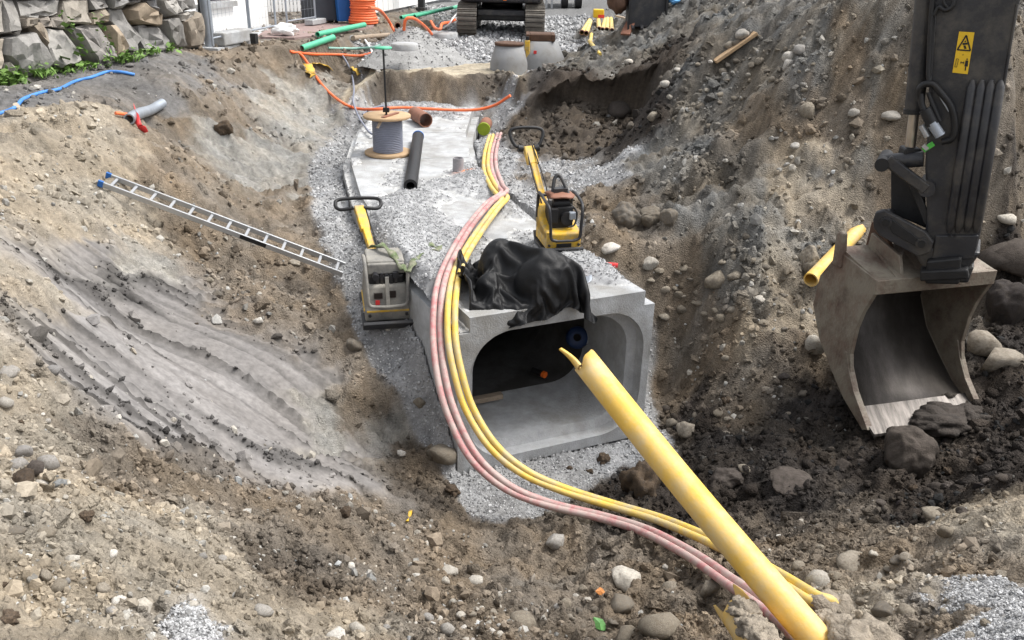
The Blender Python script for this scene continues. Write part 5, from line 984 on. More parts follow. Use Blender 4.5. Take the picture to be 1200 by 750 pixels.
-56,-3,6,7,3,9,10,9,10,10,11,9,9,7,4,13,14,13,14,15,14,12,11,12,10,9,10,5,5,7,-4,8,7,13,16,17,15,16,9,11,11,10,13,11,15,16,15,13,14,14,13,7,1,8,4,5,
-59,4,5,11,7,9,10,10,9,9,6,10,6,1,7,13,14,14,14,15,12,13,12,12,9,8,6,6,12,2,-7,7,13,15,17,16,15,16,9,12,9,10,10,13,13,13,13,15,15,14,12,6,3,5,3,5,
-52,5,9,8,8,6,8,8,7,7,6,6,3,3,13,13,13,15,14,14,13,13,11,7,8,7,7,8,10,1,-1,10,14,16,16,17,15,14,10,6,8,10,11,11,12,13,15,16,14,15,7,9,8,-1,12,8,
-43,7,8,5,1,-4,6,7,6,7,6,7,6,10,14,15,15,14,13,13,13,12,11,8,8,8,5,4,7,3,5,14,15,15,16,16,14,9,6,12,10,9,11,9,11,13,14,16,15,16,2,8,9,3,14,9,
-36,3,1,-2,-2,-2,4,7,6,7,7,9,11,14,16,15,11,14,14,15,12,12,10,10,9,8,0,4,11,4,8,14,15,15,16,13,10,5,12,9,12,14,10,12,4,15,12,14,16,16,3,7,4,14,8,12,
-46,1,-1,-2,0,2,1,4,7,9,10,12,15,14,15,13,15,10,15,14,12,13,11,10,9,5,1,6,12,8,7,15,15,13,11,9,8,12,14,11,11,10,12,13,14,4,9,16,16,16,9,10,6,4,12,11,
-59,0,0,2,0,1,1,3,10,11,14,15,14,14,13,13,12,13,13,13,12,13,11,10,6,4,10,7,12,9,9,14,11,6,9,10,12,14,12,10,14,12,12,14,11,12,5,12,16,16,15,8,8,1,10,13,
-69,0,0,0,0,0,3,8,13,14,14,13,13,15,13,9,13,12,13,14,16,9,12,5,8,12,11,11,8,10,10,8,5,3,11,12,14,13,11,14,14,15,15,12,5,14,12,5,16,16,16,6,8,5,7,12,
-81,0,-1,-1,1,5,10,9,12,13,13,13,14,15,13,12,6,11,12,14,11,12,11,10,12,12,11,8,13,9,5,3,3,8,13,14,12,13,14,15,14,15,15,12,11,10,6,11,15,14,16,6,6,4,9,14,
-95,-1,0,3,7,12,9,12,11,9,10,15,16,14,11,8,6,9,12,12,12,14,12,10,13,12,8,12,11,5,3,3,9,14,8,14,14,13,15,15,15,14,13,12,10,14,5,11,15,16,12,7,1,8,10,11,
-109,2,4,8,13,13,13,7,7,7,12,15,12,10,9,7,7,11,11,12,12,14,11,10,13,12,11,12,7,3,6,12,13,9,13,9,13,14,15,15,15,15,13,8,13,15,11,3,16,14,11,10,2,11,5,11,
-118,6,9,13,14,14,11,11,7,2,9,14,8,5,6,9,10,10,11,9,12,11,12,13,12,13,13,11,6,7,12,13,12,9,8,11,14,14,15,15,15,15,14,8,12,12,12,6,12,12,11,8,11,14,10,7,
-119,9,13,13,14,13,12,8,5,7,3,11,6,-2,9,11,10,10,9,9,12,10,13,14,14,12,11,10,11,14,11,15,10,9,4,13,15,13,15,15,15,14,14,11,5,10,12,7,10,11,11,14,15,15,15,11,
-119,15,13,14,14,13,12,8,8,7,-6,7,-4,2,10,11,8,10,8,10,12,13,13,11,13,13,13,14,16,12,12,12,6,8,13,12,14,12,14,15,15,15,13,9,8,10,9,11,6,13,14,15,15,15,15,14,
-119,15,16,15,14,14,13,11,7,-2,-9,-1,-1,7,8,9,6,11,7,13,14,15,14,11,12,12,15,16,16,12,14,11,6,6,15,13,9,13,15,15,15,15,8,9,14,9,8,11,12,11,13,15,14,15,15,14,
-117,14,13,16,15,15,12,8,10,-3,-9,-12,4,4,11,11,3,10,10,15,15,16,14,13,15,10,16,16,16,14,13,11,8,6,9,15,12,10,13,15,15,14,8,7,15,8,14,9,15,13,11,12,15,15,14,14,
-111,15,15,15,13,4,9,8,10,11,13,11,11,13,8,7,3,4,6,5,7,6,8,-2,-12,6,5,7,4,8,-7,-9,-8,-6,-4,-5,0,-7,-11,-6,-4,-3,-3,-1,1,10,7,4,5,9,2,-6,-8,-3,-13,-13,
-114,15,15,14,15,14,7,11,11,9,12,12,12,12,8,9,4,5,4,5,4,0,-1,-4,1,-8,10,11,9,-3,-7,-11,-8,-3,-7,-4,-1,1,-4,-2,-2,-2,-2,-2,0,3,12,8,5,6,5,-6,-8,-11,-14,-14,
-115,13,15,14,15,14,14,12,12,12,8,13,11,9,6,6,4,4,4,3,2,-4,0,-4,-1,2,5,13,4,-4,-6,-10,-9,1,-7,-3,-3,-3,-5,-1,0,1,1,2,6,9,9,10,7,6,1,-7,-9,-13,-14,-13,
-120,14,15,15,15,15,14,15,15,12,10,1,9,5,5,5,6,5,5,4,0,-2,2,-8,-3,6,9,8,1,-3,-7,4,-10,-10,-4,-6,-4,-4,-3,-2,-1,2,7,10,11,7,12,6,0,9,0,-5,-7,-13,-13,-6,
-117,9,14,15,16,15,14,14,14,11,11,-3,7,2,5,5,5,6,5,5,3,-4,-1,4,-4,-2,9,6,0,-2,-3,5,-3,-9,-6,-5,-1,-6,-7,-3,7,9,9,10,8,2,0,4,6,1,-2,0,-10,-6,-10,-10,
-118,8,15,15,15,15,15,15,10,13,6,7,-1,-1,1,6,6,7,7,5,3,-9,1,2,3,-1,0,6,-1,0,3,10,-8,-6,-7,6,1,-4,-11,-2,11,9,5,2,2,0,0,1,8,8,-9,0,-8,-10,-9,-8,
-121,10,14,15,15,15,15,15,16,9,6,0,7,2,-5,8,5,4,3,2,3,0,-7,4,-1,-1,4,1,0,1,9,4,3,-10,0,-4,7,2,-6,-2,7,-1,-4,2,1,4,1,8,11,4,-8,-9,-8,-9,-9,-9,
-123,11,14,14,15,14,16,15,15,13,2,3,4,6,-6,-5,3,4,2,3,3,2,2,-1,-2,0,3,1,-3,3,8,7,1,2,-7,3,12,-4,-10,1,1,-4,-6,1,1,6,7,10,8,0,-6,-9,-6,-6,-13,-12,
-119,8,11,14,15,15,15,14,15,15,3,5,-6,8,-4,-1,-3,0,1,1,1,3,4,5,-6,-2,4,6,-1,-4,6,8,7,-6,5,6,5,-7,-12,-2,3,0,-5,-1,9,7,5,11,-3,-1,0,-8,-7,-7,-7,-10,
-113,5,13,12,12,16,15,16,16,15,6,-6,3,-3,6,1,-6,0,0,2,4,-4,-2,2,5,-11,2,8,6,0,-3,1,8,2,1,9,6,-11,-8,2,-8,0,-1,11,11,9,2,-3,-7,-1,1,-9,-7,-6,-6,-1,
-114,10,12,11,10,14,16,16,16,13,7,0,5,2,-4,2,2,-2,1,2,5,-1,-4,-4,1,-5,-4,0,6,9,0,-9,0,2,6,9,8,-9,-7,1,0,-9,7,13,11,8,-1,-12,-6,-4,-2,-7,-7,-6,-3,0,
-109,9,9,11,13,11,15,16,15,16,12,3,-3,8,-3,2,4,-2,2,4,2,0,-2,-5,-2,-4,-6,-7,7,6,0,-4,-9,-2,8,10,4,-10,-9,6,9,0,-4,15,12,3,-9,0,-9,-8,-8,-3,1,-5,2,1,
-106,10,8,11,10,15,15,16,16,15,9,6,4,5,1,2,4,-1,3,2,3,1,-2,-6,-4,-4,-6,-4,-7,-1,-1,0,-3,-6,5,4,5,-4,-6,0,4,7,7,7,12,-6,-3,-4,-8,-7,-3,2,3,1,2,3,
-99,8,7,10,13,15,15,16,15,12,2,2,12,11,8,0,5,3,2,2,1,0,-2,-5,-3,-6,-6,-5,-4,-5,-3,-4,-4,-3,-1,0,6,-5,2,1,-7,8,9,13,1,-9,-3,-4,-2,2,0,3,3,2,-2,5,
-89,3,6,11,15,14,13,14,13,14,7,3,1,11,12,9,2,1,2,6,3,0,-2,-8,-9,5,-8,-5,-3,-5,-5,0,-4,-3,-3,-1,-1,-3,3,-7,-7,5,12,10,-6,-8,-5,-1,6,-1,11,4,6,-5,-2,-9,
-81,0,8,10,11,14,8,12,12,13,13,7,-1,3,13,9,-1,5,5,10,7,1,-3,-6,-11,-2,5,-6,-8,-1,-4,-1,-2,0,-4,-3,0,-2,-3,-8,-8,-5,10,7,-8,-6,2,3,3,3,8,12,7,-3,-3,-9,
-70,-4,8,9,10,10,14,12,12,9,0,6,6,9,7,10,7,4,6,10,6,2,-3,-8,-5,-10,9,-1,-6,-4,-5,2,1,-1,-3,-3,-2,-1,-4,-9,-9,-9,1,2,-8,6,8,0,-7,6,11,10,8,2,-5,-6,
-70,8,8,7,8,9,9,12,16,-1,0,3,10,8,2,12,14,10,6,5,6,5,-4,-8,-1,-9,2,9,-7,-9,4,2,1,-1,-2,-3,-2,-3,-5,-10,-10,-8,-6,-4,-1,11,3,-11,-3,12,11,3,2,3,2,-1,
-59,2,10,9,9,9,9,11,5,5,-3,3,5,6,7,8,12,13,10,6,4,6,-7,-7,5,-3,-7,10,-1,-6,6,1,2,0,-2,-3,-3,-3,-8,-10,-10,-9,-6,-8,4,7,-6,-12,3,7,2,3,2,5,1,2,
-55,7,5,5,11,11,13,10,3,-2,5,7,6,6,6,5,2,11,9,11,9,4,-9,-10,2,11,-5,0,8,-3,6,1,0,5,-3,-3,-4,-6,-7,-10,-9,-9,-7,-8,1,-2,-9,-8,7,-4,-3,1,3,4,5,1,
-56,13,1,0,11,12,13,10,4,11,6,6,3,3,3,-1,7,6,10,5,12,8,-6,-8,-5,11,7,3,3,3,8,-1,1,-1,3,-3,-4,-7,-8,-9,-10,-8,-10,-7,-9,-6,-4,4,1,0,-2,-4,-7,-3,2,3,
-62,13,12,4,3,13,12,14,7,6,3,2,2,1,1,1,7,8,7,10,15,2,-10,-6,1,11,10,10,8,0,8,-3,2,4,0,-2,-5,-7,-9,-9,-10,-10,-9,-5,-10,-9,0,5,2,0,-3,-3,-7,-7,-6,-7,
-68,14,14,13,6,4,12,14,1,1,2,2,2,2,2,3,7,9,11,14,12,-4,-9,-3,7,14,8,9,12,2,3,2,6,4,-3,-1,-4,-7,-9,-10,-11,-9,-10,-7,-10,-6,-1,5,3,-3,-6,-7,-10,3,-8,-4,
-72,14,15,15,11,4,6,13,9,-8,-1,2,3,3,4,7,8,9,11,14,9,-10,-5,3,5,9,11,8,10,12,0,8,3,3,4,-3,-5,-7,-8,-11,-11,-9,-7,-9,-8,-6,-3,1,-3,-9,-9,-6,-10,3,0,-8,
-75,16,14,15,12,12,1,11,3,3,-4,0,3,5,6,7,8,10,11,11,2,-8,1,6,6,7,8,10,9,10,6,8,4,5,1,-2,-4,-8,-8,-9,-11,-12,-3,-9,-6,-7,-6,-10,-10,-9,-5,-9,-8,9,-6,-3,
-75,14,15,15,15,11,9,3,-1,3,3,3,6,7,7,6,6,7,11,11,-7,-2,5,5,7,8,9,9,9,8,9,4,9,-2,4,-2,-5,-8,-12,-12,-11,-8,-4,0,-9,-12,-14,-13,-9,-6,-6,-11,0,5,3,-13,
-73,14,15,13,12,13,11,6,8,-1,4,7,6,7,6,7,6,5,6,12,-7,-3,5,7,8,10,9,8,9,8,5,2,2,10,-3,-1,-5,-8,-12,-11,-10,-2,-7,-10,-13,-13,-14,-11,-10,-8,-7,-6,0,4,10,-8,
-68,13,14,15,10,13,12,7,7,8,5,6,7,6,7,6,6,5,1,1,4,-2,5,9,9,9,8,7,7,6,-1,5,3,8,-2,0,-6,-7,-10,-9,-8,-8,-11,-13,-14,-14,-12,-11,-8,-8,-11,1,0,1,14,0,
-60,10,13,14,12,12,13,12,7,7,8,8,6,7,6,6,6,4,3,-3,0,1,7,9,7,6,4,4,4,2,1,10,5,5,1,-1,-6,-6,-10,-7,-9,-13,-13,-14,-14,-12,-11,-7,-9,-13,-6,2,5,-2,7,13,
-59,14,13,14,14,13,11,12,13,8,6,7,7,7,8,5,5,4,3,1,-3,-3,5,8,3,2,2,3,4,5,7,9,5,3,2,-4,-5,-8,-8,-7,-13,-14,-14,-13,-12,-14,-10,-4,-12,-12,2,5,-3,-3,11,14,
-61,15,16,15,16,15,14,8,12,13,8,3,9,9,7,6,4,4,2,1,-3,-6,0,4,4,4,4,5,5,6,7,7,-7,5,3,-2,-7,-7,-11,-9,-10,-14,-14,-14,-13,-12,-14,-1,-13,-5,9,1,-9,1,11,14,
-58,10,16,16,16,17,12,13,9,10,15,8,8,10,7,7,4,2,2,0,-5,-3,1,4,4,4,5,5,7,6,6,1,-9,-1,-1,-2,-3,-9,-9,-10,-12,-13,-13,-14,-13,-14,-10,-10,-9,4,10,-4,-10,4,13,11,
-58,10,15,16,17,16,17,13,10,12,9,9,13,9,9,9,4,2,0,-1,-3,-2,3,5,5,5,4,5,5,3,-1,-7,2,-4,-4,-7,-3,-9,-9,-12,-12,-12,-13,-13,-14,-12,-11,-12,-2,11,6,-10,-4,5,12,7,
-60,13,16,17,16,14,15,15,15,8,13,12,10,9,11,9,5,3,-1,-2,-2,2,4,6,5,4,3,2,-1,-4,-5,-7,0,3,-10,-8,5,-10,-14,-11,-11,-12,-13,-13,-14,-12,-11,-1,-3,11,1,-12,-4,13,6,-4,
-56,13,14,14,16,17,16,13,12,15,10,11,13,12,8,9,9,3,-2,-2,2,4,5,4,2,0,-2,-4,-6,-6,-5,-5,-2,6,-8,0,-8,-3,-9,-12,-14,-13,-13,-14,-13,-11,-10,7,2,-5,4,-7,-6,11,0,-1,
-46,7,12,15,16,16,14,13,15,14,13,10,11,11,9,9,13,5,-2,2,4,4,1,-2,-4,-5,-6,-7,-6,-5,-6,-4,0,3,-2,-4,-3,-5,-8,-11,-13,-13,-13,-14,-13,-11,1,8,2,-4,-10,-4,-2,3,4,6,
-43,14,7,14,14,14,15,15,16,15,14,11,9,10,6,12,13,10,2,3,1,-2,-7,-6,-8,-7,-7,-6,-6,-6,-5,-2,4,7,-8,-6,0,-6,-1,-14,-13,-13,-14,-14,-11,-4,8,-2,2,-11,2,0,0,-2,-2,11,
-42,13,13,11,14,14,16,15,14,15,10,10,13,9,9,14,11,9,6,3,-8,-9,-8,-8,-8,-7,-7,-6,-6,-6,-4,1,7,2,-4,-7,-5,-2,-2,-7,-14,-14,-11,-7,-5,-2,-2,-2,-9,-6,-6,1,4,0,3,12,
-32,6,11,13,15,13,16,15,15,11,12,12,11,10,12,11,9,8,7,0,-8,-13,-12,-9,-8,-7,-6,-6,-4,-4,-9,3,7,1,-6,-6,-8,-2,-4,0,-7,-6,-5,-5,-4,-4,-4,-12,-12,-7,3,2,2,2,4,4,
-18,-2,9,14,12,15,15,15,16,13,10,10,13,6,11,11,6,9,8,-5,-7,-6,-11,-14,-9,-5,-4,-1,-5,-10,-13,1,6,-1,-7,-2,-9,-3,-4,-4,-5,0,2,1,-2,-4,-9,-10,-11,-11,-5,3,5,9,4,4,
-11,4,2,12,12,15,15,15,15,14,13,11,7,6,8,8,8,9,8,-2,-11,-9,-10,-5,-9,-3,-1,-8,-10,-13,-13,2,3,-6,-8,0,-5,-7,-5,0,-7,-4,3,3,4,3,-3,-12,-10,-9,-7,-5,-1,5,8,9,
-15,13,4,8,13,14,15,14,15,14,14,14,1,8,7,12,7,5,3,1,-8,-12,-2,-3,-8,-9,-7,-9,-13,-12,-10,2,-6,-7,-7,-2,-3,-6,-3,-2,-3,-8,0,3,5,5,5,-8,-5,-10,-5,-9,-5,5,0,7,
-16,11,12,5,13,12,14,15,15,15,14,15,7,1,11,7,1,1,4,5,-3,-6,-7,-9,-11,-9,-7,-8,-12,-9,-6,-8,-9,-7,-6,-4,-5,-3,-1,-2,-5,-2,-2,1,4,3,6,5,-3,-4,-12,-6,-5,-3,3,-4,
-15,7,13,12,12,13,13,14,15,14,15,13,8,4,8,4,3,2,-1,-1,0,-6,-9,-11,-11,-9,-8,-5,-9,-12,-8,-10,-7,-8,-6,-6,-5,-1,2,-2,-9,-1,-3,1,1,4,6,6,6,5,-7,-10,-2,-8,-5,0,
-15,5,14,13,14,14,14,14,14,13,11,10,7,3,8,8,-2,6,-4,-3,1,-7,-10,-9,-10,-10,-11,-2,-7,-12,-11,-11,-8,-8,-8,-5,-3,0,1,5,-5,-8,4,-1,-3,0,2,6,9,9,1,-4,-10,-5,-7,-2,
-8,3,8,15,14,13,12,12,12,11,8,10,10,12,8,-3,4,1,-2,-1,-2,-7,-7,-9,-8,-10,-11,-11,-5,-10,-9,-13,-11,-8,-6,-3,2,0,-4,2,1,-2,4,-5,-2,1,1,5,9,7,10,-2,-11,-5,-5,-9,
-14,10,9,13,10,10,11,11,11,10,9,12,12,12,13,-3,-1,1,-2,-1,-5,-8,-8,-7,-8,-9,-9,-11,-11,-7,-8,-12,-12,-8,-3,0,2,-2,6,-5,2,-5,5,-3,0,0,6,8,8,3,-2,7,-12,0,0,-6,
-24,12,12,10,10,11,10,10,11,11,11,11,13,15,9,-3,-4,5,-4,-2,-7,-6,-7,-7,-9,-10,-9,-9,-6,-12,-10,-12,-10,-4,0,3,-4,1,8,6,-8,-3,6,-2,-6,8,9,8,-2,-7,-1,11,-8,-10,7,6,
-33,12,12,10,11,12,9,11,11,12,13,13,15,13,4,-5,-1,2,-3,-5,-5,-6,-7,-9,-9,-9,-10,-10,-1,-11,-11,-12,-6,-1,0,-1,4,-1,7,8,-8,4,1,-4,2,8,5,-3,-9,-6,10,4,-6,-12,1,5,
-42,13,14,14,15,12,9,13,12,12,12,13,12,8,0,-2,-2,-2,-2,-6,-5,-7,-8,-8,-9,-9,-10,-10,3,-12,-12,-6,-2,-3,1,1,4,8,7,2,-1,-1,4,-6,-1,7,-6,-7,-7,-1,14,1,-6,-11,3,-4,
-49,17,16,16,14,14,13,12,13,12,11,9,6,3,-1,-1,-1,-5,-2,-4,-6,-7,-8,-8,-9,-8,-10,-10,3,-10,-6,-4,-4,0,2,6,9,7,8,-8,9,1,-4,0,-9,-4,-7,-7,-3,0,15,4,-15,1,0,-1,
-49,17,17,15,16,15,14,13,11,8,7,4,3,3,2,-1,-5,1,-5,-5,-7,-6,-8,-8,-8,-8,-9,-10,3,-4,-9,-1,1,4,7,8,8,7,2,-9,-2,8,4,-2,-4,-13,-11,-5,-2,-1,10,11,-8,-10,5,2,
-49,17,17,16,16,16,15,11,6,4,3,2,4,6,-1,-2,-1,-3,-2,-6,-8,-4,-8,-9,-7,-7,-5,-9,-3,3,0,-2,5,5,8,9,8,2,-8,-11,-1,8,6,3,-7,-6,-11,-8,-2,-1,6,11,1,-10,2,3,
-48,17,16,17,16,15,10,8,3,1,3,6,6,4,-3,2,-3,-3,-4,-6,-7,-6,-6,-10,-8,-4,8,-6,-11,6,2,7,5,3,9,8,3,-8,-10,-4,1,0,3,4,-7,5,-6,-12,-1,-1,4,10,8,-11,-5,8,
-48,17,17,15,14,12,6,6,3,4,5,6,4,0,-1,1,-1,-5,-2,-5,-8,-9,-4,-10,-1,6,-2,-9,4,4,8,1,4,9,4,-1,-7,-2,-1,2,2,1,-2,-7,-7,0,9,-4,-4,-2,0,10,11,-10,-7,2,
-48,16,16,13,11,7,5,5,6,7,5,3,2,-1,0,6,-2,-5,-4,-3,-21,-8,4,10,4,-4,-12,-1,9,10,1,5,7,3,-9,-6,-5,4,1,0,-1,-1,-2,-5,-9,5,8,6,2,0,-3,5,14,-9,-5,0,
-49,14,12,11,8,7,7,3,6,7,7,0,3,7,11,3,-10,-9,-5,-14,-7,1,4,11,-5,-7,-4,9,8,4,7,7,-1,-9,-5,-10,-6,1,1,-1,-1,-2,2,0,-4,0,5,10,0,3,9,3,14,-3,-7,3,
-54,11,11,8,7,7,6,6,7,10,5,-2,12,14,11,-6,-12,-10,-11,-7,5,6,7,-6,-9,-1,8,9,7,7,5,-5,-5,-6,-11,-9,-5,-3,0,0,1,1,2,9,3,-5,-7,6,6,9,6,12,10,0,-8,6,
-64,11,9,7,7,7,6,8,11,12,12,4,6,13,5,-12,-8,-12,-10,6,7,7,2,-7,0,3,5,7,9,2,-6,1,-9,-11,-13,-1,-1,-5,2,2,3,3,0,-4,11,-12,-3,11,10,8,6,4,3,1,1,0,
-67,3,7,7,7,8,7,10,12,12,10,4,13,11,-1,-11,-9,-9,3,8,4,-1,-5,-1,8,7,5,6,2,-5,-7,0,-8,-11,-1,-5,-2,8,3,3,2,2,-5,-11,4,2,-2,1,9,3,2,3,2,1,2,3,
-57,-3,0,4,7,6,8,10,13,12,7,10,11,9,-6,-8,-10,-4,12,1,-5,-5,-4,6,9,10,3,1,0,1,4,1,-13,-14,3,-2,4,6,3,1,1,1,-12,-10,2,2,-4,2,4,-1,5,1,1,1,3,2,
-43,-3,-3,0,3,5,8,11,6,14,12,8,11,4,-11,-8,-8,1,5,-4,-3,-2,0,1,5,8,5,1,0,4,8,4,-9,-11,-10,0,5,8,5,1,0,5,-12,-6,0,-9,6,-7,0,4,-1,0,1,1,3,1]
q = (np.cumsum(np.array(SHEET).reshape(3, 62, 56).transpose(1, 2, 0), axis=1)/400.).reshape(-1, 3)
c_, n_ = FR[0]; d_ = np.array([-n_[1], n_[0]]); tx = (q[:, 0]-.05)*.93+.06; ty = q[:, 1]
tx = tx+.22*np.clip((ty-.35)/.8, 0, 1)*(1-np.clip(tx/1.1, 0, 1))+.05*np.sin(ty*6)*(1-np.clip(tx/.5, 0, 1)); ty = ty+.25*np.clip(1-tx/.75, 0, 1)*np.clip((.7-ty)/.7, 0, 1.3)
wv_ = np.stack([n_[0]*tx+d_[0]*ty, n_[1]*tx+d_[1]*ty, q[:, 2]*np.where(q[:, 2] > 0, 1.2, .8)+.012], -1)
ii = np.arange(62*56).reshape(62, 56)
o = link('membrane', np_mesh('membrane', wv_, np.stack([ii[:-1, :-1], ii[1:, :-1], ii[1:, 1:], ii[:-1, 1:]], -1).reshape(-1, 4), True), M_FABRIC); o.location = (c_[0], c_[1], CUL_H)
m_ = o.modifiers.new('thick', 'SOLIDIFY'); m_.thickness = .005; m_ = o.modifiers.new('smooth', 'SUBSURF'); m_.levels = m_.render_levels = 2
tag(o, 'crumpled black waterproof membrane draped over the culvert mouth edge', 'membrane')

# ------------------------------------------------------------------ things on the culvert
c = front(455, 180, .01); t = empty('cable_reel', 'wooden cable reel wound with grey blue cable standing on the culvert', 'cable reel', c)
MB().lathe((0, 0, 0), [(.05, 0), (.385, 0), (.39, .012), (.39, .035), (.385, .045), (.05, .045)], 40).build('flange', M_WOOD, t)
MB().lathe((0, 0, .60), [(.05, 0), (.385, 0), (.39, .012), (.39, .035), (.385, .045), (.05, .045)], 40).build('flange', M_WOOD, t)
pr = [(.2, .045)]
for k in range(19): z = .06+k*.0285; pr += [(.238, z-.010), (.25, z-.005), (.25, z+.005), (.238, z+.010)]
MB().lathe((0, 0, 0), pr+[(.2, .60)], 40).build('cable', M_CABLE, t)
MB().beam((-.02, -.30, .655), (.16, .12, .66), .06, .02).build('slat', M_TERRA, t)
MB().beam((-.10, -.40, .50), (-.02, -.28, .66), .05, .015).build('slat', M_WOODG, t)
q = top(453, 141, .62)
c = front(455, 178, .05); t = empty('threaded_rod', 'tall thin dark threaded rod rising from the middle of the cable reel', 'rod', c)
tp = aty(449, 57, c[1])-c
MB().tube([(0, 0, 0), tp], .016, 8).build('rod', M_BLACK, t); MB().lathe(tp, [(0, 0), (.14, 0), (.14, .025), (0, .03)], 20).build('top_plate', M_GREENP, t); MB().box(tp*.42, (.10, .07, .07)).build('clamp', M_BLACK, t)
def pipe_piece(name, label, cat, a, b, r, matl, inner=.86, capmat=None, capname=None, group=None, capend=0):
    t = empty(name, label, cat, a, group=group); a = np.asarray(a); d = np.asarray(b)-a
    MB().tube([(0, 0, 0), d], r, 24, True, inner).build('tube', matl, t)
    u = d/np.linalg.norm(d)
    if capmat: e = d*(1-capend) if False else (d if capend else d*0); MB().cyl(e-u*.03, e+u*.025, r*1.06, 24).build(capname or 'cap', capmat, t)
    return t
pipe_piece('clay_pipe', 'short red brown pipe piece lying on the culvert behind the reel', 'pipe piece', front(486, 133, .13), front(499, 141, .14), .135, M_TERRA, .9)
pipe_piece('black_pipe', 'long black insulated pipe with a blue end lying along the culvert', 'pipe', front(481, 218, .10), front(490, 160, .10), .098, M_BLACK, .6, M_BINB, 'end_cap', capend=1)
pipe_piece('capped_pipe', 'short brown pipe with a lime green end cap, in gravel right of culvert', 'pipe piece', at(567, 151, 1.55), at(570, 144, 1.6), .125, M_TERRA, .9, M_LIME, 'end_cap')
c = front(537, 203, 0); MBt = empty('pipe_stub', 'short grey upright pipe stub at the culvert edge by the orange spray mark', 'pipe piece', c); MB().cyl((0, 0, -.05), (0, 0, .24), .085, 20, inner=.85).build('tube', mat('grey_plastic', (.32, .31, .32), .6), MBt)
c = at(430, 120, 1.72); t = empty('pipe_collar', 'white plastic pipe collar lying in the gravel behind the reel', 'pipe piece', c); MB().tube([(-.02, 0, .02), (.10, -.14, .08)], [.12, .13], 20, True, .75).build('collar', M_WHITE, t)
# hand tools at the front corner
c = front(677, 330, .03); t = empty('shovel', 'round point shovel with wooden handle lying at the culvert front edge', 'shovel', c)
v = []; f = []
for i in range(9):
    for j in range(9):
        x = (j/8-.5)*2; y = i/8; w = .145*math.sqrt(max(0, 1-max(0, y-.35)**2/.43)); v.append((x*w, -.02-y*.20+.02, .05+.03*x*x-.03*y))
d1 = at(648, 314, CUL_H+.10)-c; ang = 0
f = [(i*9+j, i*9+j+1, (i+1)*9+j+1, (i+1)*9+j) for i in range(8) for j in range(8)]
m = MB(); m.add(v, f, True); o = m.build('blade', M_GALV, t); sdm = o.modifiers.new('thick', 'SOLIDIFY'); sdm.thickness = .006
MB().tube([(0.0, .0, .06), d1*.25+[0, 0, .02], d1], .018, 10).build('shaft', M_WOODG, t); MB().tube([(0.01, -.03, .06), (-.03, .06, .075)], .032, 10).build('socket', M_ORP, t)
c = front(671, 316, .04); t = empty('bottle', 'small clear pale plastic bottle lying between the shovel and crowbar', 'bottle', c); MB().lathe((0, 0, 0), [(0, 0), (.033, 0), (.034, .02), (.034, .15), (.014, .20), (.014, .22), (0, .22)], 16, Matrix.Rotation(rad(90), 3, 'Y')).build('body', M_WHITE, t); MB().cyl((.215, 0, 0), (.24, 0, 0), .017, 12).build('cap', M_ORP, t)
c = front(690, 309, .05); t = empty('crowbar', 'bent dark steel bar with a red handle lying behind the shovel', 'crowbar', c)
P = [front(652, 310, .04)-c, front(658, 307, .08)-c, front(668, 306, .06)-c, front(700, 309, .05)-c]; MB().tube(spline(P, 5), .014, 8).build('bar', M_WOODG, t); MB().tube([P[-1], front(724, 311, .05)-c], .026, 10).build('handle', M_REDP, t)
c = front(643, 306, .05); t = tag(MB().beam(front(632, 301, .06)-c, front(655, 311, .03)-c, .13, .03).build('wood_offcut', M_WOOD, bevel=.004), 'pale sawn board offcut lying beside the black membrane heap', 'board'); t.location = V(c)
# lifting strap
m = MB()
def ribbon(P, w, upd=(0, 0, 1), th=.012):
    P = spline(P, 6); v = []; n = len(P)
    for i in range(n):
        d = P[min(i+1, n-1)]-P[max(i-1, 0)]; s = np.cross(d, upd); s = s/np.linalg.norm(s)*w/2; s[2] += .02*math.sin(i*.9)
        v += [P[i]-s, P[i]+s]
    up = np.array([0, 0, th]); N = len(v); v = v+[q+up for q in v]
    f = [(2*i, 2*i+1, 2*i+3, 2*i+2) for i in range(n-1)]; f = [q[::-1] for q in f]+[tuple(N+k for k in q) for q in f]+[(2*i, 2*i+2, N+2*i+2, N+2*i) for i in range(n-1)]+[(2*i+3, 2*i+1, N+2*i+1, N+2*i+3) for i in range(n-1)]
    return v, f
M_STRAP = mat('dirty_green_strap', (.10, .14, .06), .85, 0, .4, 14, .3, 60, dirt=(.30, .28, .22), dirt_amt=.45, dscale=9)
c = front(478, 315, 0)
for P in ([(435,290,.10),(447,288,.18),(460,298,.14),(470,312,.06),(478,319,.05)], [(478,319,.05),(486,306,.12),(497,295,.10),(512,293,.09),(515,289,.10)], [(493,285,.09),(505,288,.10),(515,292,.09)]):
    v, f = ribbon([front(a, b, z)-c for a, b, z in P], .07); m.add(v, f, True)
o = m.build('lifting_strap', M_STRAP); o.location = V(c); tag(o, 'frayed dirty green lifting strap hanging over the left culvert edge', 'strap')

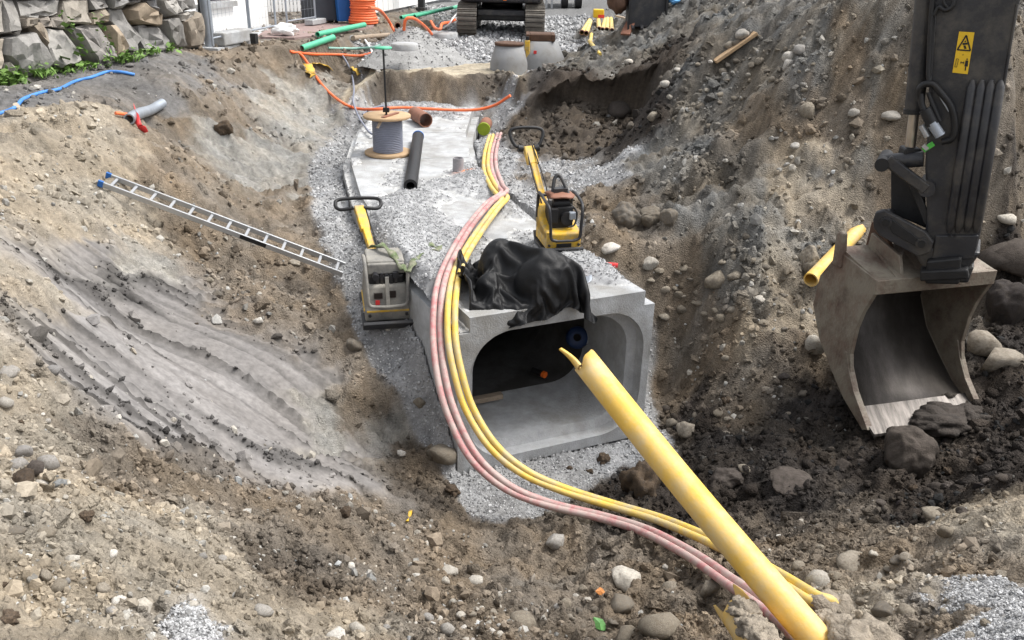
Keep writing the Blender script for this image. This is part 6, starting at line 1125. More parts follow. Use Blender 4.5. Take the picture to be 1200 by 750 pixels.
# ------------------------------------------------------------------ plate compactors
def loop(m, pts, r, n=8): m.tube(spline(pts+[pts[0]], 5) if False else pts+[pts[0]], r, n)
g0 = at(453, 372, 1.13); yaw = .22
t = empty('plate_compactor', 'dusty grey plate compactor with yellow handle standing left of the culvert', 'compactor', g0, yaw)
m = MB(); m.prism([(-.28, -.46, .12), (-.28, -.36, .02), (-.28, .34, .02), (-.28, .46, .14), (-.28, .43, .16), (-.28, .3, .06), (-.28, -.33, .06), (-.28, -.43, .15)], (.56, 0, 0)); m.build('base_plate', M_STEEL_D, t, .008)
m = MB(); m.add([(-.25, -.33, .10), (.25, -.33, .10), (.25, .30, .10), (-.25, .30, .10), (-.25, -.36, .24), (.25, -.36, .24), (.25, .33, .24), (-.25, .33, .24), (-.225, -.31, .52), (.225, -.31, .52), (.23, .31, .52), (-.23, .31, .52)],
  [(0, 3, 2, 1), (0, 1, 5, 4), (1, 2, 6, 5), (2, 3, 7, 6), (3, 0, 4, 7), (4, 5, 9, 8), (5, 6, 10, 9), (6, 7, 11, 10), (7, 4, 8, 11), (8, 9, 10, 11)]); m.build('housing', M_MGREY, t, .03, 3)
MB().box((0, -.347, .235), (.46, .03, .025)).build('stripe', M_MYEL, t, .005)
for s in (-1, 1): MB().box((s*.252, -.02, .235), (.02, .6, .022)).build('stripe', M_MYEL, t, .005)
MB().box((0, -.02, .56), (.38, .48, .10)).build('engine_block', M_BLACK, t, .02)
MB().box((0, .02, .735), (.41, .44, .05)).build('roof', M_MGREY, t, .02); MB().box((0, -.215, .68), (.40, .05, .12)).build('front_cowl', M_MGREY, t, .015)
for s in (-1, 1): MB().box((s*.19, .1, .64), (.03, .3, .16)).build('side_panel', M_MGREY, t)
m = MB()
for k in range(5): m.box((-.1+.05*k, -.26, .56+.02*math.sin(k)), (.03, .03, .10+.02*(k % 2)))
m.box((.1, -.27, .62), (.06, .05, .06)); m.cyl((-.12, -.24, .62), (-.12, -.34, .62), .035, 12); m.build('engine_detail', M_STEEL_D, t)
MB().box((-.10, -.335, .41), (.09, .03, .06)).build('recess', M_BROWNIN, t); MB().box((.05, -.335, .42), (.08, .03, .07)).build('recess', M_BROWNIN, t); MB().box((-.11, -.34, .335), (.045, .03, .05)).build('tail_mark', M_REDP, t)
m = MB(); rr2 = .02
m.tube(spline([(-.23, .05, .74), (-.23, -.2, .80), (-.225, -.34, .72), (-.215, -.40, .45), (-.2, -.40, .33), (-.1, -.405, .305), (.1, -.405, .305), (.2, -.40, .33), (.215, -.40, .45), (.225, -.34, .68), (.23, -.25, .72)], 5), rr2, 8)
m.build('guard_frame', M_MGREY, t)
MB().beam((0, -.38, .30), (0, -.33, .62), .04, .03).build('latch', M_MGREY, t)
hp = Vector((-.06, .30, .50)); hq = Vector((-.22, 1.0, 1.02)); 
MB().beam(hp, hp+(hq-hp)*.62, .085, .085).build('handle_pole', M_MYEL, t, .012); MB().beam(hp+(hq-hp)*.60, hq, .12, .075).build('handle_head', M_MYEL, t, .012)
m = MB(); u = (hq-hp).normalized(); b_ = hq
m.tube(spline([b_+Vector((-.06, -.04, .0)), b_+Vector((-.22, -.02, -.02)), b_+Vector((-.27, .06, .02)), b_+Vector((-.2, .14, .06)), b_+Vector((.2, .14, .06)), b_+Vector((.27, .06, .02)), b_+Vector((.22, -.02, -.02)), b_+Vector((.06, -.04, .0))], 5), .022, 8); m.build('handle_bar', M_BLACK, t)
MB().box((-.02, .30, .46), (.22, .14, .14)).build('pivot', M_RUST, t, .02)
MB().tube(spline([hp+Vector((.06, -.03, .06)), hp+(hq-hp)*.5+Vector((.07, -.05, .03)), hq+Vector((.08, 0, -.02))], 6), .010, 6).build('control_cable', M_BLACK, t)
for dx_ in (-.2, .2): MB().cyl((dx_, -.375, .19), (dx_, -.34, .19), .018, 8).build('bolt', M_STEEL_D, t)
# yellow one
g1 = at(653, 290, CUL_H+.06); yaw = .22
t = empty('plate_compactor', 'bright yellow plate compactor with open black engine on the culvert gravel', 'compactor', g1, yaw); t.scale = (.86, .86, .88)
m = MB(); m.prism([(-.25, -.40, .10), (-.25, -.32, .0), (-.25, .30, .0), (-.25, .40, .12), (-.25, .37, .14), (-.25, .28, .04), (-.25, -.30, .04), (-.25, -.38, .13)], (.50, 0, 0)); m.build('base_plate', M_STEEL_D, t, .008)
m = MB(); m.prism([(-.235, -.30, .07), (-.235, .30, .07), (-.235, .34, .52), (-.235, .22, .52), (-.235, .10, .40), (-.235, -.06, .34), (-.235, -.33, .30)], (.47, 0, 0)); m.build('body', M_MYEL, t, .03, 3)
for s in (-1, 1): m = MB(); m.prism([(s*.215-.02, -.30, .2), (s*.215-.02, .30, .2), (s*.215-.02, .28, .42), (s*.215-.02, .05, .34), (s*.215-.02, -.2, .30), (s*.215-.02, -.33, .32)], (.04, 0, 0)); m.build('side_guard', M_MYEL, t, .015)
m = MB(); m.box((0, .0, .43), (.30, .34, .34)); m.cyl((.05, -.18, .46), (.05, -.24, .46), .085, 18); m.box((-.12, -.17, .5), (.1, .12, .2)); m.cyl((-.1, -.05, .62), (.12, -.05, .62), .06, 12); m.build('engine', M_BLACK, t, .015)
MB().box((.12, -.22, .50), (.09, .08, .10)).build('air_filter', M_GALV, t, .015)
m = MB(); 
for s in (-1, 1): m.tube(spline([(s*.235, .25, .36), (s*.235, .22, .66), (s*.235, .12, .71), (s*.235, -.2, .68), (s*.22, -.34, .62), (s*.205, -.37, .40), (s*.19, -.375, .25), (s*.11, -.38, .215)], 5), .021, 8)
m.tube([(-.235, .22, .66), (.235, .22, .66)], .021, 8); m.tube([(-.11, -.38, .215), (.11, -.38, .215)], .018, 8); m.build('guard_frame', M_STEEL_D, t)
v, f = lump((0, 0, .72), .2, 77, 3, .5, (1, .9, .22)); MB().add(v, f, True).build('sacking', M_TERRA, t)
m = MB(); m.tube(spline([(-.10, .0, .72), (-.06, .08, .90), (.0, .1, .95), (.06, .04, .86), (.1, -.06, .74)], 5), .025, 8); m.box((0, 0, .78), (.18, .12, .06)); m.build('lifting_eye', M_STEEL_D, t)
hp = Vector((-.10, .30, .42)); hq = Vector((-.24, .86, 1.16))
MB().beam(hp, hp+(hq-hp)*.75, .10, .06).build('handle_pole', M_MYEL, t, .012); MB().beam(hp+(hq-hp)*.72, hq, .17, .07).build('handle_head', M_MYEL, t, .015)
for dx_ in (-.05, .05): MB().tube(spline([hp+Vector((dx_, -.02, .06)), hp+(hq-hp)*.4+Vector((dx_*1.4, -.05, .05)), hq+Vector((dx_, -.02, .02))], 6), .010, 6).build('control_cable', M_BLACK, t)
MB().box((0, -.318, .135), (.20, .012, .05)).build('type_plate', M_BLACK, t); MB().tube(spline([(.12, -.1, .62), (.2, -.16, .52), (.16, -.22, .38), (.06, -.26, .36)], 6), .012, 6).build('fuel_hose', M_BLACK, t)
for dx_ in (-.2, .2): MB().cyl((dx_, -.335, .14), (dx_, -.305, .14), .018, 8).build('bolt', M_STEEL_D, t)
b_ = hq; m = MB(); m.tube(spline([b_+Vector((-.10, 0, -.03)), b_+Vector((-.20, .02, .03)), b_+Vector((-.25, .08, .17)), b_+Vector((-.17, .10, .23)), b_+Vector((.13, .10, .23)), b_+Vector((.22, .08, .17)), b_+Vector((.17, .02, .04)), b_+Vector((.10, 0, -.03))], 5), .024, 8); m.build('handle_bar', M_BLACK, t)
for s in (-1, 1): MB().cyl(b_+Vector((s*.08, 0, -.03)), b_+Vector((s*.15, 0, -.02)), .05, 12).build('knob', M_BLACK, t)

# ------------------------------------------------------------------ ladder on the left bank
la0, la1 = GS(116, 220, .06), GS(402, 326, .05); ld = la1-la0; lL = np.linalg.norm(ld); ld /= lL
lw = np.array([-ld[1], ld[0], 0.]); lw /= np.linalg.norm(lw); lw = lw if lw[1] > 0 else -lw; lw = lw+np.array([0, 0, .12]); lw /= np.linalg.norm(lw); ln = np.cross(ld, lw)
t = empty('ladder', 'aluminium ladder lying aslant down the left earth bank', 'ladder', la0)
Ml = Matrix((V(ld), V(lw), V(ln))).transposed(); LW = .25
for s in (0, 1):
    r = MB().box(V(ld*lL/2+lw*LW*s), (lL, .026, .065), Ml).build('rail', M_ALU, t, .004)
    MB().box(V(ld*.03+lw*LW*s), (.06, .032, .072), Ml).build('end_cap', M_BINB, r)
    if s == 0: MB().box(V(ld*lL*.62-lw*.0145), (.32, .004, .05), Ml).build('label', M_BLACK, r)
nr = 13
for k in range(nr): MB().box(V(ld*(lL*(k+.6)/nr)+lw*LW/2), (.034, LW-.02, .03), Ml).build('rung', M_ALU, t, .004)

# ------------------------------------------------------------------ big excavator: stick, rotator linkage and bucket
ya_ = rad(16); bw = np.array([math.cos(ya_), math.sin(ya_), 0]); bb = np.array([-math.sin(ya_), math.cos(ya_), 0]); BO = aty(1018, 500, 7.5); BW = 1.38
ex = empty('excavator', 'dark grey excavator arm and worn steel bucket reaching into the pit', 'excavator', BO)
def bk(d, z, x=0): return bb*d+np.array([0, 0, z])+bw*x
fe = [(.30, 1.47), (.30, 1.33), (.40, 1.1), (.45, .9), (.46, .6), (.40, .42), (.28, .25), (0, 0)]; be = [(.06, -.07), (.43, .10), (.71, .30), (1.0, .54), (1.2, .85), (1.17, 1.2), (1.02, 1.42), (.92, 1.56)]
bucket = None
m = MB()
n = len(be); ov = [bk(d, z, x) for x in (0, BW) for d, z in be]; cx, cz = .5, .95
iv = []
for x in (0.0, BW):
    for d, z in be: iv.append(bk(d+(cx-d)*.045, z+(cz-z)*.045, x))
m.add(ov+iv, [(k, k+1, n+k+1, n+k) for k in range(n-1)]+[(2*n+k+1, 2*n+k, 3*n+k, 3*n+k+1) for k in range(n-1)]+[(0, n, 3*n, 2*n)], True)
bucket = m.build('bucket', M_BUCKET, ex)
# worn liner plate inside, cutting edge, side plates, top box
li = [(d+(cx-d)*.055, z+(cz-z)*.055) for d, z in be]; m = MB(); m.add([bk(d, z, x) for x in (.045, BW-.045) for d, z in li], [(k+1, k, n+k, n+k+1) for k in range(n-1)], True); o = m.build('liner', M_BLINER, bucket); sm_ = o.modifiers.new('t', 'SOLIDIFY'); sm_.thickness = .008
MB().prism([bk(-.10, -.06), bk(.24, .062), bk(.24, .092), bk(-.10, -.03)], bw*BW).build('cutting_edge', M_BUCKIN, bucket)
M_EARTH = mat('wet_earth', (.045, .037, .031), .9, 0, .4, 9, .9, 40)
m = MB()
for k in range(7): v, f = ico(4); s = 3.1*k; q = v*(1+.5*fbm(v[:, 0]*2+s, v[:, 1]*2+v[:, 2]*2, 700+k, 4))[:, None]*np.array([.26, .2, .12])*(1-.05*k); m.add(q+bk(-.12+.07*(k % 3), .02-.01*k, .72+.14*k), f, True)
tag(m.build('spilled_earth', M_EARTH), 'dark wet earth spilling out at the right of the bucket cutting edge', 'earth', kind='stuff').location = V(BO)
sp = fe+be; 
for x in (-.02, BW-.02):
    m = MB(); m.prism([bk(d, z, x) for d, z in sp], bw*.045); m.build('side_plate', M_BUCKET, bucket, .006)
    m = MB(); m.prism([bk(d, z, x-.012) for d, z in ((-.03, -.02), (.28, .25), (.42, .44), (.50, .60), (.54, .60), (.50, .42), (.36, .22), (.05, -.06))], bw*.07); m.build('side_cutter', M_BUCKET, bucket, .005)
m = MB(); m.prism([bk(.29, 1.475, -.021), bk(.29, 1.325, -.021), bk(.37, 1.30, -.021), bk(.40, 1.475, -.021)], bw*(BW+.047)); m.build('top_lip', M_BUCKET, bucket, .008)
m = MB(); m.prism([bk(.36, 1.44), bk(.36, 1.478), bk(.95, 1.60), bk(.95, 1.555)], bw*BW); m.build('top_plate', M_BUCKET, bucket)
m = MB(); m.prism([bk(.84, 1.40, -.05), bk(.98, 1.40, -.05), bk(1.0, 1.72, -.05), bk(.96, 1.78, -.05), bk(.90, 1.76, -.05), bk(.86, 1.58, -.05)], bw*.075); m.build('lifting_hook', M_BUCKET, bucket, .02)
for x0 in (.30, 1.02):
    m = MB(); m.prism([bk(.36, 1.47, x0), bk(.44, 1.66, x0), bk(.9, 1.75, x0), bk(.92, 1.58, x0)], bw*.04); m.build('ear', M_BUCKET, bucket, .006)
m = MB(); m.prism([bk(.31, 1.47, .22), bk(.33, 1.47, .62), bk(.75, 1.70, .62), bk(.8, 1.62, .3)], (0, 0, -.03)); m.build('gusset', M_BUCKET, bucket)
m = MB(); m.prism([bk(.31, 1.472, 1.32), bk(.33, 1.472, 1.0), bk(.72, 1.72, 1.0)], (0, 0, -.03)); m.build('gusset', M_BUCKET, bucket)
m = MB(); m.prism([bk(.55, 1.52, .34), bk(.70, 1.74, .34), bk(.86, 1.86, .34), bk(.98, 1.84, .34), bk(1.0, 1.58, .34)], bw*.06); m.build('mount_plate', M_RUST, bucket, .01)
# quick coupler / rotator
SA = rad(27); sw = np.array([math.cos(SA), -math.sin(SA), 0]); sn = np.array([math.sin(SA), math.cos(SA), 0]); SP0 = aty(1105, 305, 7.86)
def sp_(px, py, back=0): return onplane(px, py, SP0+sn*back, sn)-BO
cpl = MB().prism([sp_(1030, 262, -.02), sp_(1072, 300, -.02), sp_(1090, 328, -.02), sp_(1128, 326, -.02), sp_(1150, 296, -.02), sp_(1072, 288, -.02)], sn*.5).build('coupler', M_STEEL_D, ex, .03)
MB().prism([sp_(1086, 306, -.12), sp_(1084, 333, -.12), sp_(1124, 334, -.12), sp_(1127, 302, -.12)], sn*.55).build('rotator_base', M_BLACK, ex, .02)
MB().prism([sp_(1078, 318, -.16), sp_(1078, 330, -.16), sp_(1136, 327, -.16), sp_(1134, 316, -.16)], sn*.7).build('rotator_ring', M_BLACK, ex, .015)
m = MB(); m.prism([sp_(1023, 258, -.10), sp_(1026, 249, -.10), sp_(1036, 246, -.10), sp_(1085, 272, -.10), sp_(1094, 284, -.10), sp_(1090, 296, -.10), sp_(1076, 301, -.10), sp_(1030, 276, -.10), sp_(1024, 268, -.10)], sn*.07); arm = m.build('link_arm', M_STEEL_D, ex, .012)
m = MB(); m.prism([sp_(1040, 259, -.115), sp_(1044, 256, -.115), sp_(1077, 280, -.115), sp_(1075, 290, -.115), sp_(1045, 273, -.115)], sn*.03); m.build('link_recess', M_BLACK, arm, .006)
for (a, b) in ((1038, 261), (1080, 286)):
    q = sp_(a, b, -.13); MB().cyl(q, q+sn*.35, .055, 20).build('pin', M_STEEL_D, arm); MB().cyl(q-sn*.02, q, .035, 16).build('pin_head', M_BLACK, arm)
m = MB(); m.prism([sp_(1023, 258, .22), sp_(1036, 246, .22), sp_(1085, 272, .22), sp_(1090, 296, .22), sp_(1030, 276, .22)], sn*.07); m.build('link_arm', M_STEEL_D, ex, .012)
# stick: box section; the visible flank with pressed ribs
OUTL = [(1093, -10), (1198, -10), (1184, 60), (1172, 130), (1160, 210), (1150, 270), (1142, 303), (1082, 303), (1086, 250), (1084, 195), (1090, 110)]
top_l, top_r = sp_(1110, -230), sp_(1260, -230)
stick = MB().prism([sp_(*OUTL[0])*1.0] + [top_l, top_r] + [sp_(*p) for p in OUTL[1:]], sn*.46).build('stick', M_STEEL_D, ex, .02)
for k in range(4):
    xt = 1140+11*k; xb = 1112+10.5*k
    P = [sp_(xt, 94, -.005), sp_(xt-1.5, 103, -.03), sp_((xt+xb)/2, 185, -.03), sp_(xb+2, 262, -.03), sp_(xb, 272, -.005)]
    MB().tube(P, [.02, .042, .045, .042, .02], 10).build('rib', M_STEEL_D, stick)
MB().prism([sp_(1096, 276, -.03), sp_(1147, 276, -.03), sp_(1141, 304, -.03), sp_(1092, 304, -.03)], sn*.10).build('end_plate', M_STEEL_D, stick, .01)
for a in (1113, 1119): q = sp_(a, 277, -.035); MB().cyl(q, q+sn*.02, .012, 10).build('bolt', M_BLACK, stick)
for (x0_, y0_, x1_, y1_) in ((1097, 5, 1090, 108), (1192, 5, 1150, 262)): MB().tube([sp_(x0_, y0_, -.004), sp_((x0_+x1_)/2, (y0_+y1_)/2, -.004), sp_(x1_, y1_, -.004)], .012, 6).build('weld_seam', M_STEEL_D, stick)
# decal: flat printed plate
def plate(name, pts, back, m_, par, th=.004): return MB().prism([sp_(a, b, back) for a, b in pts], sn*th).build(name, m_, par)
dec = plate('warning_label', [(1124, 37), (1142, 38), (1134, 87), (1116, 85)], -.006, M_SIGN, stick)
def d2(u, v, back=-.009):  # label coordinates 0..1
    a = np.array([1124, 37])*(1-u)*(1-v)+np.array([1142, 38])*u*(1-v)+np.array([1134, 87])*u*v+np.array([1116, 85])*(1-u)*v; return sp_(a[0], a[1], back)
def ink(segs, w=.008):
    m = MB()
    for (a, b) in segs: m.beam(d2(*a), d2(*b), w, .003, sn)
    return m
def flat(P, back=-.009): return MB().prism([d2(u, v, back) for u, v in P], sn*.003)
ink([((.08, .44), (.5, .08)), ((.5, .08), (.93, .44)), ((.93, .44), (.08, .44)), ((.0, .485), (1, .485))][:3], .012).build('triangle', M_INK, dec)
m = flat([(.34, .27), (.66, .25), (.68, .30), (.36, .32)]); m.prism([d2(u, v, -.009) for u, v in ((.42, .33), (.56, .32), (.66, .40), (.52, .41))], sn*.003); m.prism([d2(u, v, -.009) for u, v in ((.5, .2), (.56, .22), (.52, .25), (.44, .24))], sn*.003); m.build('falling_load_mark', M_INK, dec)
m = flat([(.72, .68), (.90, .68), (.92, .82), (.84, .82), (.84, .92), (.76, .92), (.76, .82), (.70, .82)]); m.prism([d2(u, v, -.009) for u, v in ((.77, .63), (.85, .63), (.85, .67), (.77, .67))], sn*.003); m.build('person_mark', M_INK, dec)
m = flat([(.40, .74), (.46, .70), (.46, .73), (.60, .73), (.60, .70), (.66, .74), (.60, .78), (.60, .75), (.46, .75), (.46, .78)]); m.build('arrow_mark', M_INK, dec)
ink([((.12, .66), (.26, .66)), ((.26, .66), (.22, .86)), ((.22, .86), (.10, .86)), ((.10, .86), (.12, .66)), ((.47, .54), (.53, .54)), ((.47, .56), (.52, .56))], .003).build('outline_mark', M_INK, dec)
# bucket ram
ra_, rb_ = sp_(1090, -60, .12), sp_(1071, 133, .12); rc_ = sp_(1066, 178, .12)
MB().cyl(ra_, rb_, .085, 20).build('ram_barrel', M_STEEL_D, ex); MB().cyl(rb_+(rc_-rb_)*.0, rb_-(rc_-rb_)*.12, .095, 20).build('ram_gland', M_BLACK, ex); MB().cyl(rb_, rc_, .048, 16).build('piston_rod', M_CHROME, ex); MB().box(V(rc_), (.16, .16, .10)).build('rod_eye', M_BLACK, ex, .02)
q = sp_(1068, 66, .02); 
q0 = sp_(1034, 192, -.05); MB().cyl(q0-sn*.06, q0+sn*.40, .065, 18).build('pivot_pin', M_BLACK, ex)
MB().cyl(sp_(1034, 190, .06), sp_(1082, 186, .06), .075, 14).build('cross_head', M_STEEL_D, ex)
MB().beam(sp_(1040, 187, -.07), sp_(1086, 222, -.07), .10, .06, sn).build('tipping_link', M_STEEL_D, ex, .01); MB().beam(sp_(1040, 189, .30), sp_(1086, 224, .30), .10, .06, sn).build('tipping_link', M_STEEL_D, ex, .01)
q = sp_(1086, 222, -.09); MB().cyl(q, q+sn*.4, .075, 18).build('pin', M_STEEL_D, ex)
MB().prism([sp_(1044, 196, .28), sp_(1084, 230, .28), sp_(1086, 268, .28), sp_(1044, 250, .28)], sn*.05).build('rear_link', M_BLACK, ex, .01)
MB().beam(sp_(1066, 205, .05), sp_(1088, 262, .05), .07, .05, sn).build('hose_guard', M_BLACK, ex, .01)
# hoses and couplings
def hose(P, r, m_=M_BLACK): return MB().tube(spline([sp_(a, b, k) for a, b, k in P], 6), r, 8).build('hose', m_, ex)
hose([(1095, -20, -.05), (1091, 20, -.05), (1089, 60, -.05), (1088, 88, -.06), (1090, 100, -.07)], .022); hose([(1098, -20, -.04), (1093, 15, -.04), (1092, 55, -.04), (1091, 84, -.05)], .016)
hose([(1118, -20, -.04), (1117, 5, -.06), (1108, 12, -.06), (1100, 8, -.05), (1094, 18, -.05)], .02); hose([(1112, -10, -.05), (1106, 2, -.06), (1112, 10, -.06)], .014)
hose([(1078, 118, -.06), (1077, 106, -.08), (1083, 99, -.09), (1093, 99, -.09), (1101, 107, -.08), (1114, 124, -.07), (1119, 145, -.06), (1116, 162, -.05), (1104, 166, -.04)], .03)
hose([(1079, 110, -.07), (1081, 125, -.08), (1089, 138, -.09)], .03); hose([(1088, 108, -.06), (1094, 125, -.08), (1101, 142, -.08)], .022)
MB().cyl(sp_(1084, 128, -.10), sp_(1093, 146, -.10), .055, 14).build('coupling', M_BLACK, ex); MB().cyl(sp_(1092, 144, -.11), sp_(1102, 159, -.11), .046, 16).build('coupling', M_GALV, ex); MB().cyl(sp_(1080, 147, -.07), sp_(1087, 160, -.07), .03, 10).build('coupling', M_ALU, ex)
MB().beam(sp_(1099, 107, -.06), sp_(1113, 130, -.06), .025, .02, sn).build('bracket', M_GALV, ex)
MB().beam(sp_(1082, 176, -.06), sp_(1094, 168, -.06), .045, .03, sn).build('coupling_tag', mat('bright_green_tag', (.08, .45, .06), .5), ex); MB().beam(sp_(1082, 170, -.07), sp_(1087, 175, -.07), .035, .03, sn).build('coupling_tag', M_ALU, ex)
hose([(1154, 203, .1), (1157, 208, .05), (1156, 215, .1)], .012)
MB().prism([sp_(1084, 314, .4), sp_(1082, 300, .4), sp_(1143, 297, .4), sp_(1136, 316, .4)], -sn*.44).build('stick_foot', M_STEEL_D, ex, .02)
# yellow pipe behind the bucket
a, b = at(1031, 244, 1.95), at(950, 328, 1.55)
t = empty('yellow_pipe', 'broken yellow pipe leaning behind the excavator bucket', 'pipe', b); d = a-b
MB().tube([(0, 0, 0), d*.93, d], [.088, .088, .105], 24, True, .82).build('tube', M_YELBIG, t); MB().tube([d*.965, d*1.02], [.107, .107], 24, True, .8).build('socket', mat('orange_rubber', (.55, .28, .04), .6), t)
# ------------------------------------------------------------------ cables, hoses and scraps along the left bank
def lay(px, lift=.03): return [GS(a, b, lift) for a, b in px]
def cable(name, label, cat, P, r, m_, group=None): o = MB().tube(spline(P, 6), r, 8).build(name, m_); return tag(o, label, cat, group)
cable('blue_hose', 'bright blue hose lying along the top of the left bank', 'hose', lay([(-30,143),(0,135),(18,128),(28,118),(50,110),(70,106),(88,97),(108,92),(125,86),(142,86),(158,89)], .022), .024, M_BLUE)
OG = 'orange cables hanging across the trench head'
cable('orange_cable', 'long orange cable drooping down the bank and across the culvert end', 'cable', [GS(342,64,.05), GS(352,66,.05), GS(364,82,.06), GS(374,98,.06), GS(388,114,.07), GS(404,127,.09), GS(420,132,.08), at(440,128,1.95), at(470,126,1.95), at(510,128,1.92), at(552,129,1.9), at(578,124,2.0), at(598,112,2.25)], .029, M_ORANGE, OG)
cable('orange_cable', 'orange cable stretched level along the bank towards the gravel heap', 'cable', [GS(340,63,.05), GS(365,66,.05), GS(395,67,.06), GS(420,69,.07), GS(435,66,.07), GS(448,62,.06)], .029, M_ORANGE, OG)
cable('orange_cable', 'orange conduit curving down from the orange coil to a brown pipe stub', 'cable', [at(433,9,3.75), at(445,12,3.6), at(455,24,3.2), at(462,36,2.95), at(466,42,2.85)], .036, M_ORANGE, OG)
cable('orange_cable', 'orange conduit looping out of the gravel heap beside its manhole lid', 'cable', [at(473,42,3.0), at(475,24,3.35), at(483,21,3.4), at(492,26,3.25), at(500,33,3.0), at(506,40,2.8)], .036, M_ORANGE, OG)
cable('orange_cable', 'tangled orange cable end beside the digger track', 'cable', [at(505,25,2.9), at(510,33,2.8), at(516,34,2.8), at(518,28,2.9), at(527,26,2.9), at(533,23,3.0)], .04, M_ORANGE, OG)
cable('white_cable', 'pale cable ends curling up beside the digger track', 'cable', [at(520,33,2.7), at(527,27,2.9), at(532,20,3.05), at(538,13,3.2)], .022, M_WHITE)
cable('grey_cable', 'thin grey cable hanging from the bank down to the cable reel', 'cable', [GS(401,68,.08), GS(408,80,.08), GS(413,94,.08), GS(415,110,.08), GS(414,124,.09), at(420,136,1.9), at(426,146,1.88), at(436,157,1.86), at(444,150,1.95)], .02, M_CABLE)
cable('grey_cable', 'loop of thin grey cable lying by the white pipe collar', 'cable', [at(425,134,1.86), at(436,127,1.88), at(452,124,1.86), at(464,130,1.84), at(470,137,1.84)], .018, M_CABLE)
cable('teal_cable', 'faded teal cable stretched across to the top of the threaded rod', 'cable', [GS(385,59,.05), GS(402,60,.06), GS(420,61,.08), GS(436,61,.1), GS(447,58,.1)], .03, mat('teal_cable', (.22, .40, .34), .6))
cable('white_cable', 'pale cable crossing the bank in front of the gravel heap', 'cable', [GS(428,50,.06), GS(432,58,.1), GS(436,66,.08), GS(430,73,.06), GS(424,73,.05)], .025, M_WHITE)
GG = 'bright green pipes on the trench edge'
def straight(name, label, cat, a, b, r, m_, group=None, inner=.8): o = MB().tube([(0, 0, 0), np.asarray(b)-np.asarray(a)], r, 14, True, inner).build(name, m_); o.location = V(a); return tag(o, label, cat, group)
straight('green_pipe', 'bright green pipe on the bank edge beside the blue bin', 'pipe', at(372,40.5,3.02), at(427,29,3.08), .062, M_GREENP, GG)
straight('green_pipe', 'short bright green pipe lying lower on the bank than the others', 'pipe', GS(354,60,.06), GS(391,48,.08), .068, M_GREENP, GG)
straight('green_pipe', 'longer bright green pipe in front of the white board fence', 'pipe', at(470,20.5,2.98), at(541,7,3.02), .055, M_GREENP, GG)
straight('green_pipe', 'bright green pipe tucked against the longer one by the fence', 'pipe', at(486,19,3.0), at(530,9,3.1), .05, M_GREENP, GG)
straight('rusty_pipe', 'short brown pipe stub upright behind the gravel heap', 'pipe piece', at(466,44,2.6), at(466,30,3.15), .075, M_TERRA)
straight('timber', 'grey weathered beam resting across the small pit by the gravel heap', 'beam', GS(414,51,.12), GS(456,48,.15), .06, M_WOODG, None, None)
c = GS(150, 134, .02); t = empty('severed_pipe', 'cut grey pipe end sticking out of the left bank with red tape', 'pipe piece', c)
MB().tube(spline([GS(152,144,.05)-c, GS(163,142,.10)-c, GS(178,138,.12)-c, GS(191,127,.08)-c], 6), .075, 14, True, .75).build('tube', M_GALV, t)
v, f = ribbon([GS(160,139,.16)-c, GS(161,145,.12)-c, GS(164,152,.06)-c, GS(171,158,.03)-c], .09, (0, 1, .2)); MB().add(v, f, True).build('red_tape', M_REDP, t)
MB().tube([GS(136,137,.05)-c, GS(155,140,.06)-c], .022, 8).build('rusty_wire', M_ORANGE, t)
def scrap(name, label, cat, P, w, m_, group=None):
    c = P[0]; v, f = ribbon([p-c for p in P], w); o = MB().add(v, f, True).build(name, m_); o.location = V(c); return tag(o, label, cat, group)
YG = 'yellow warning tape scraps'
scrap('warning_tape', 'wide yellow tape scrap hanging beside the orange cable', 'tape', [GS(360,78,.05), GS(363,86,.05), GS(367,92,.05)], .22, M_MYEL, YG)
scrap('warning_tape', 'yellow tape scrap lying flat to the right of the orange cable', 'tape', [GS(367,78,.06), GS(378,80,.08), GS(388,84,.05)], .2, M_MYEL, YG)
scrap('warning_tape', 'narrow yellow tape scrap below the teal cable', 'tape', [GS(412,82,.06), GS(417,86,.07), GS(421,90,.05)], .12, M_MYEL, YG)
def leaf(label, px, py, r, m_):
    c = GS(px, py, .03); P = [(0, -1), (.45, -.6), (.55, -.05), (.35, .5), (0, 1), (-.35, .5), (-.55, -.05), (-.42, -.6)]; a = random.random()*6
    v = [(0, 0, .012)]+[(r*(x*math.cos(a)-y*math.sin(a)), r*(x*math.sin(a)+y*math.cos(a)), .02*math.sin(3*x+2*y)) for x, y in P]; v += [(x, y, z-.004) for x, y, z in v]
    f = [(0, k, k % 8+1) for k in range(1, 9)]; f += [tuple(9+q for q in w[::-1]) for w in f]; f += [(k, 9+k, 9+k % 8+1, k % 8+1) for k in range(1, 9)]
    o = MB().add(v, f).build('leaf', m_); o.location = V(c); o.rotation_euler = (.25, .1, 0); return tag(o, label, 'leaf')
leaf('fallen orange leaf on the brown earth of the near slope', 703, 697, .042, mat('dry_orange_leaf', (.5, .2, .06), .7))
leaf('fresh green leaf lying among stones at the bottom', 702, 735, .055, mat('fresh_green', (.12, .30, .09), .5))
scrap('tape_shred', 'thin yellow shred lying on the near slope', 'scrap', [GS(477,615,.03), GS(481,606,.04), GS(482,603,.03)], .025, M_MYEL)
v, f = lump((0, 0, .1), .24, 88, 4, .7, (1.2, .8, .5)); o = MB().add(v, f, True).build('white_rag', M_WHITE); o.location = V(at(336, 40, 3.0)); tag(o, 'crumpled white rag on the bank edge below the fence panel', 'rag')
v, f = lump((0, 0, .05), .16, 89, 4, .7, (1.4, .8, .4)); o = MB().add(v, f, True).build('blue_rag', mat('blue_cloth', (.12, .33, .6), .8)); o.location = V(GS(790, 5, .02)); tag(o, 'scrap of blue plastic on top of the right spoil heap', 'scrap')
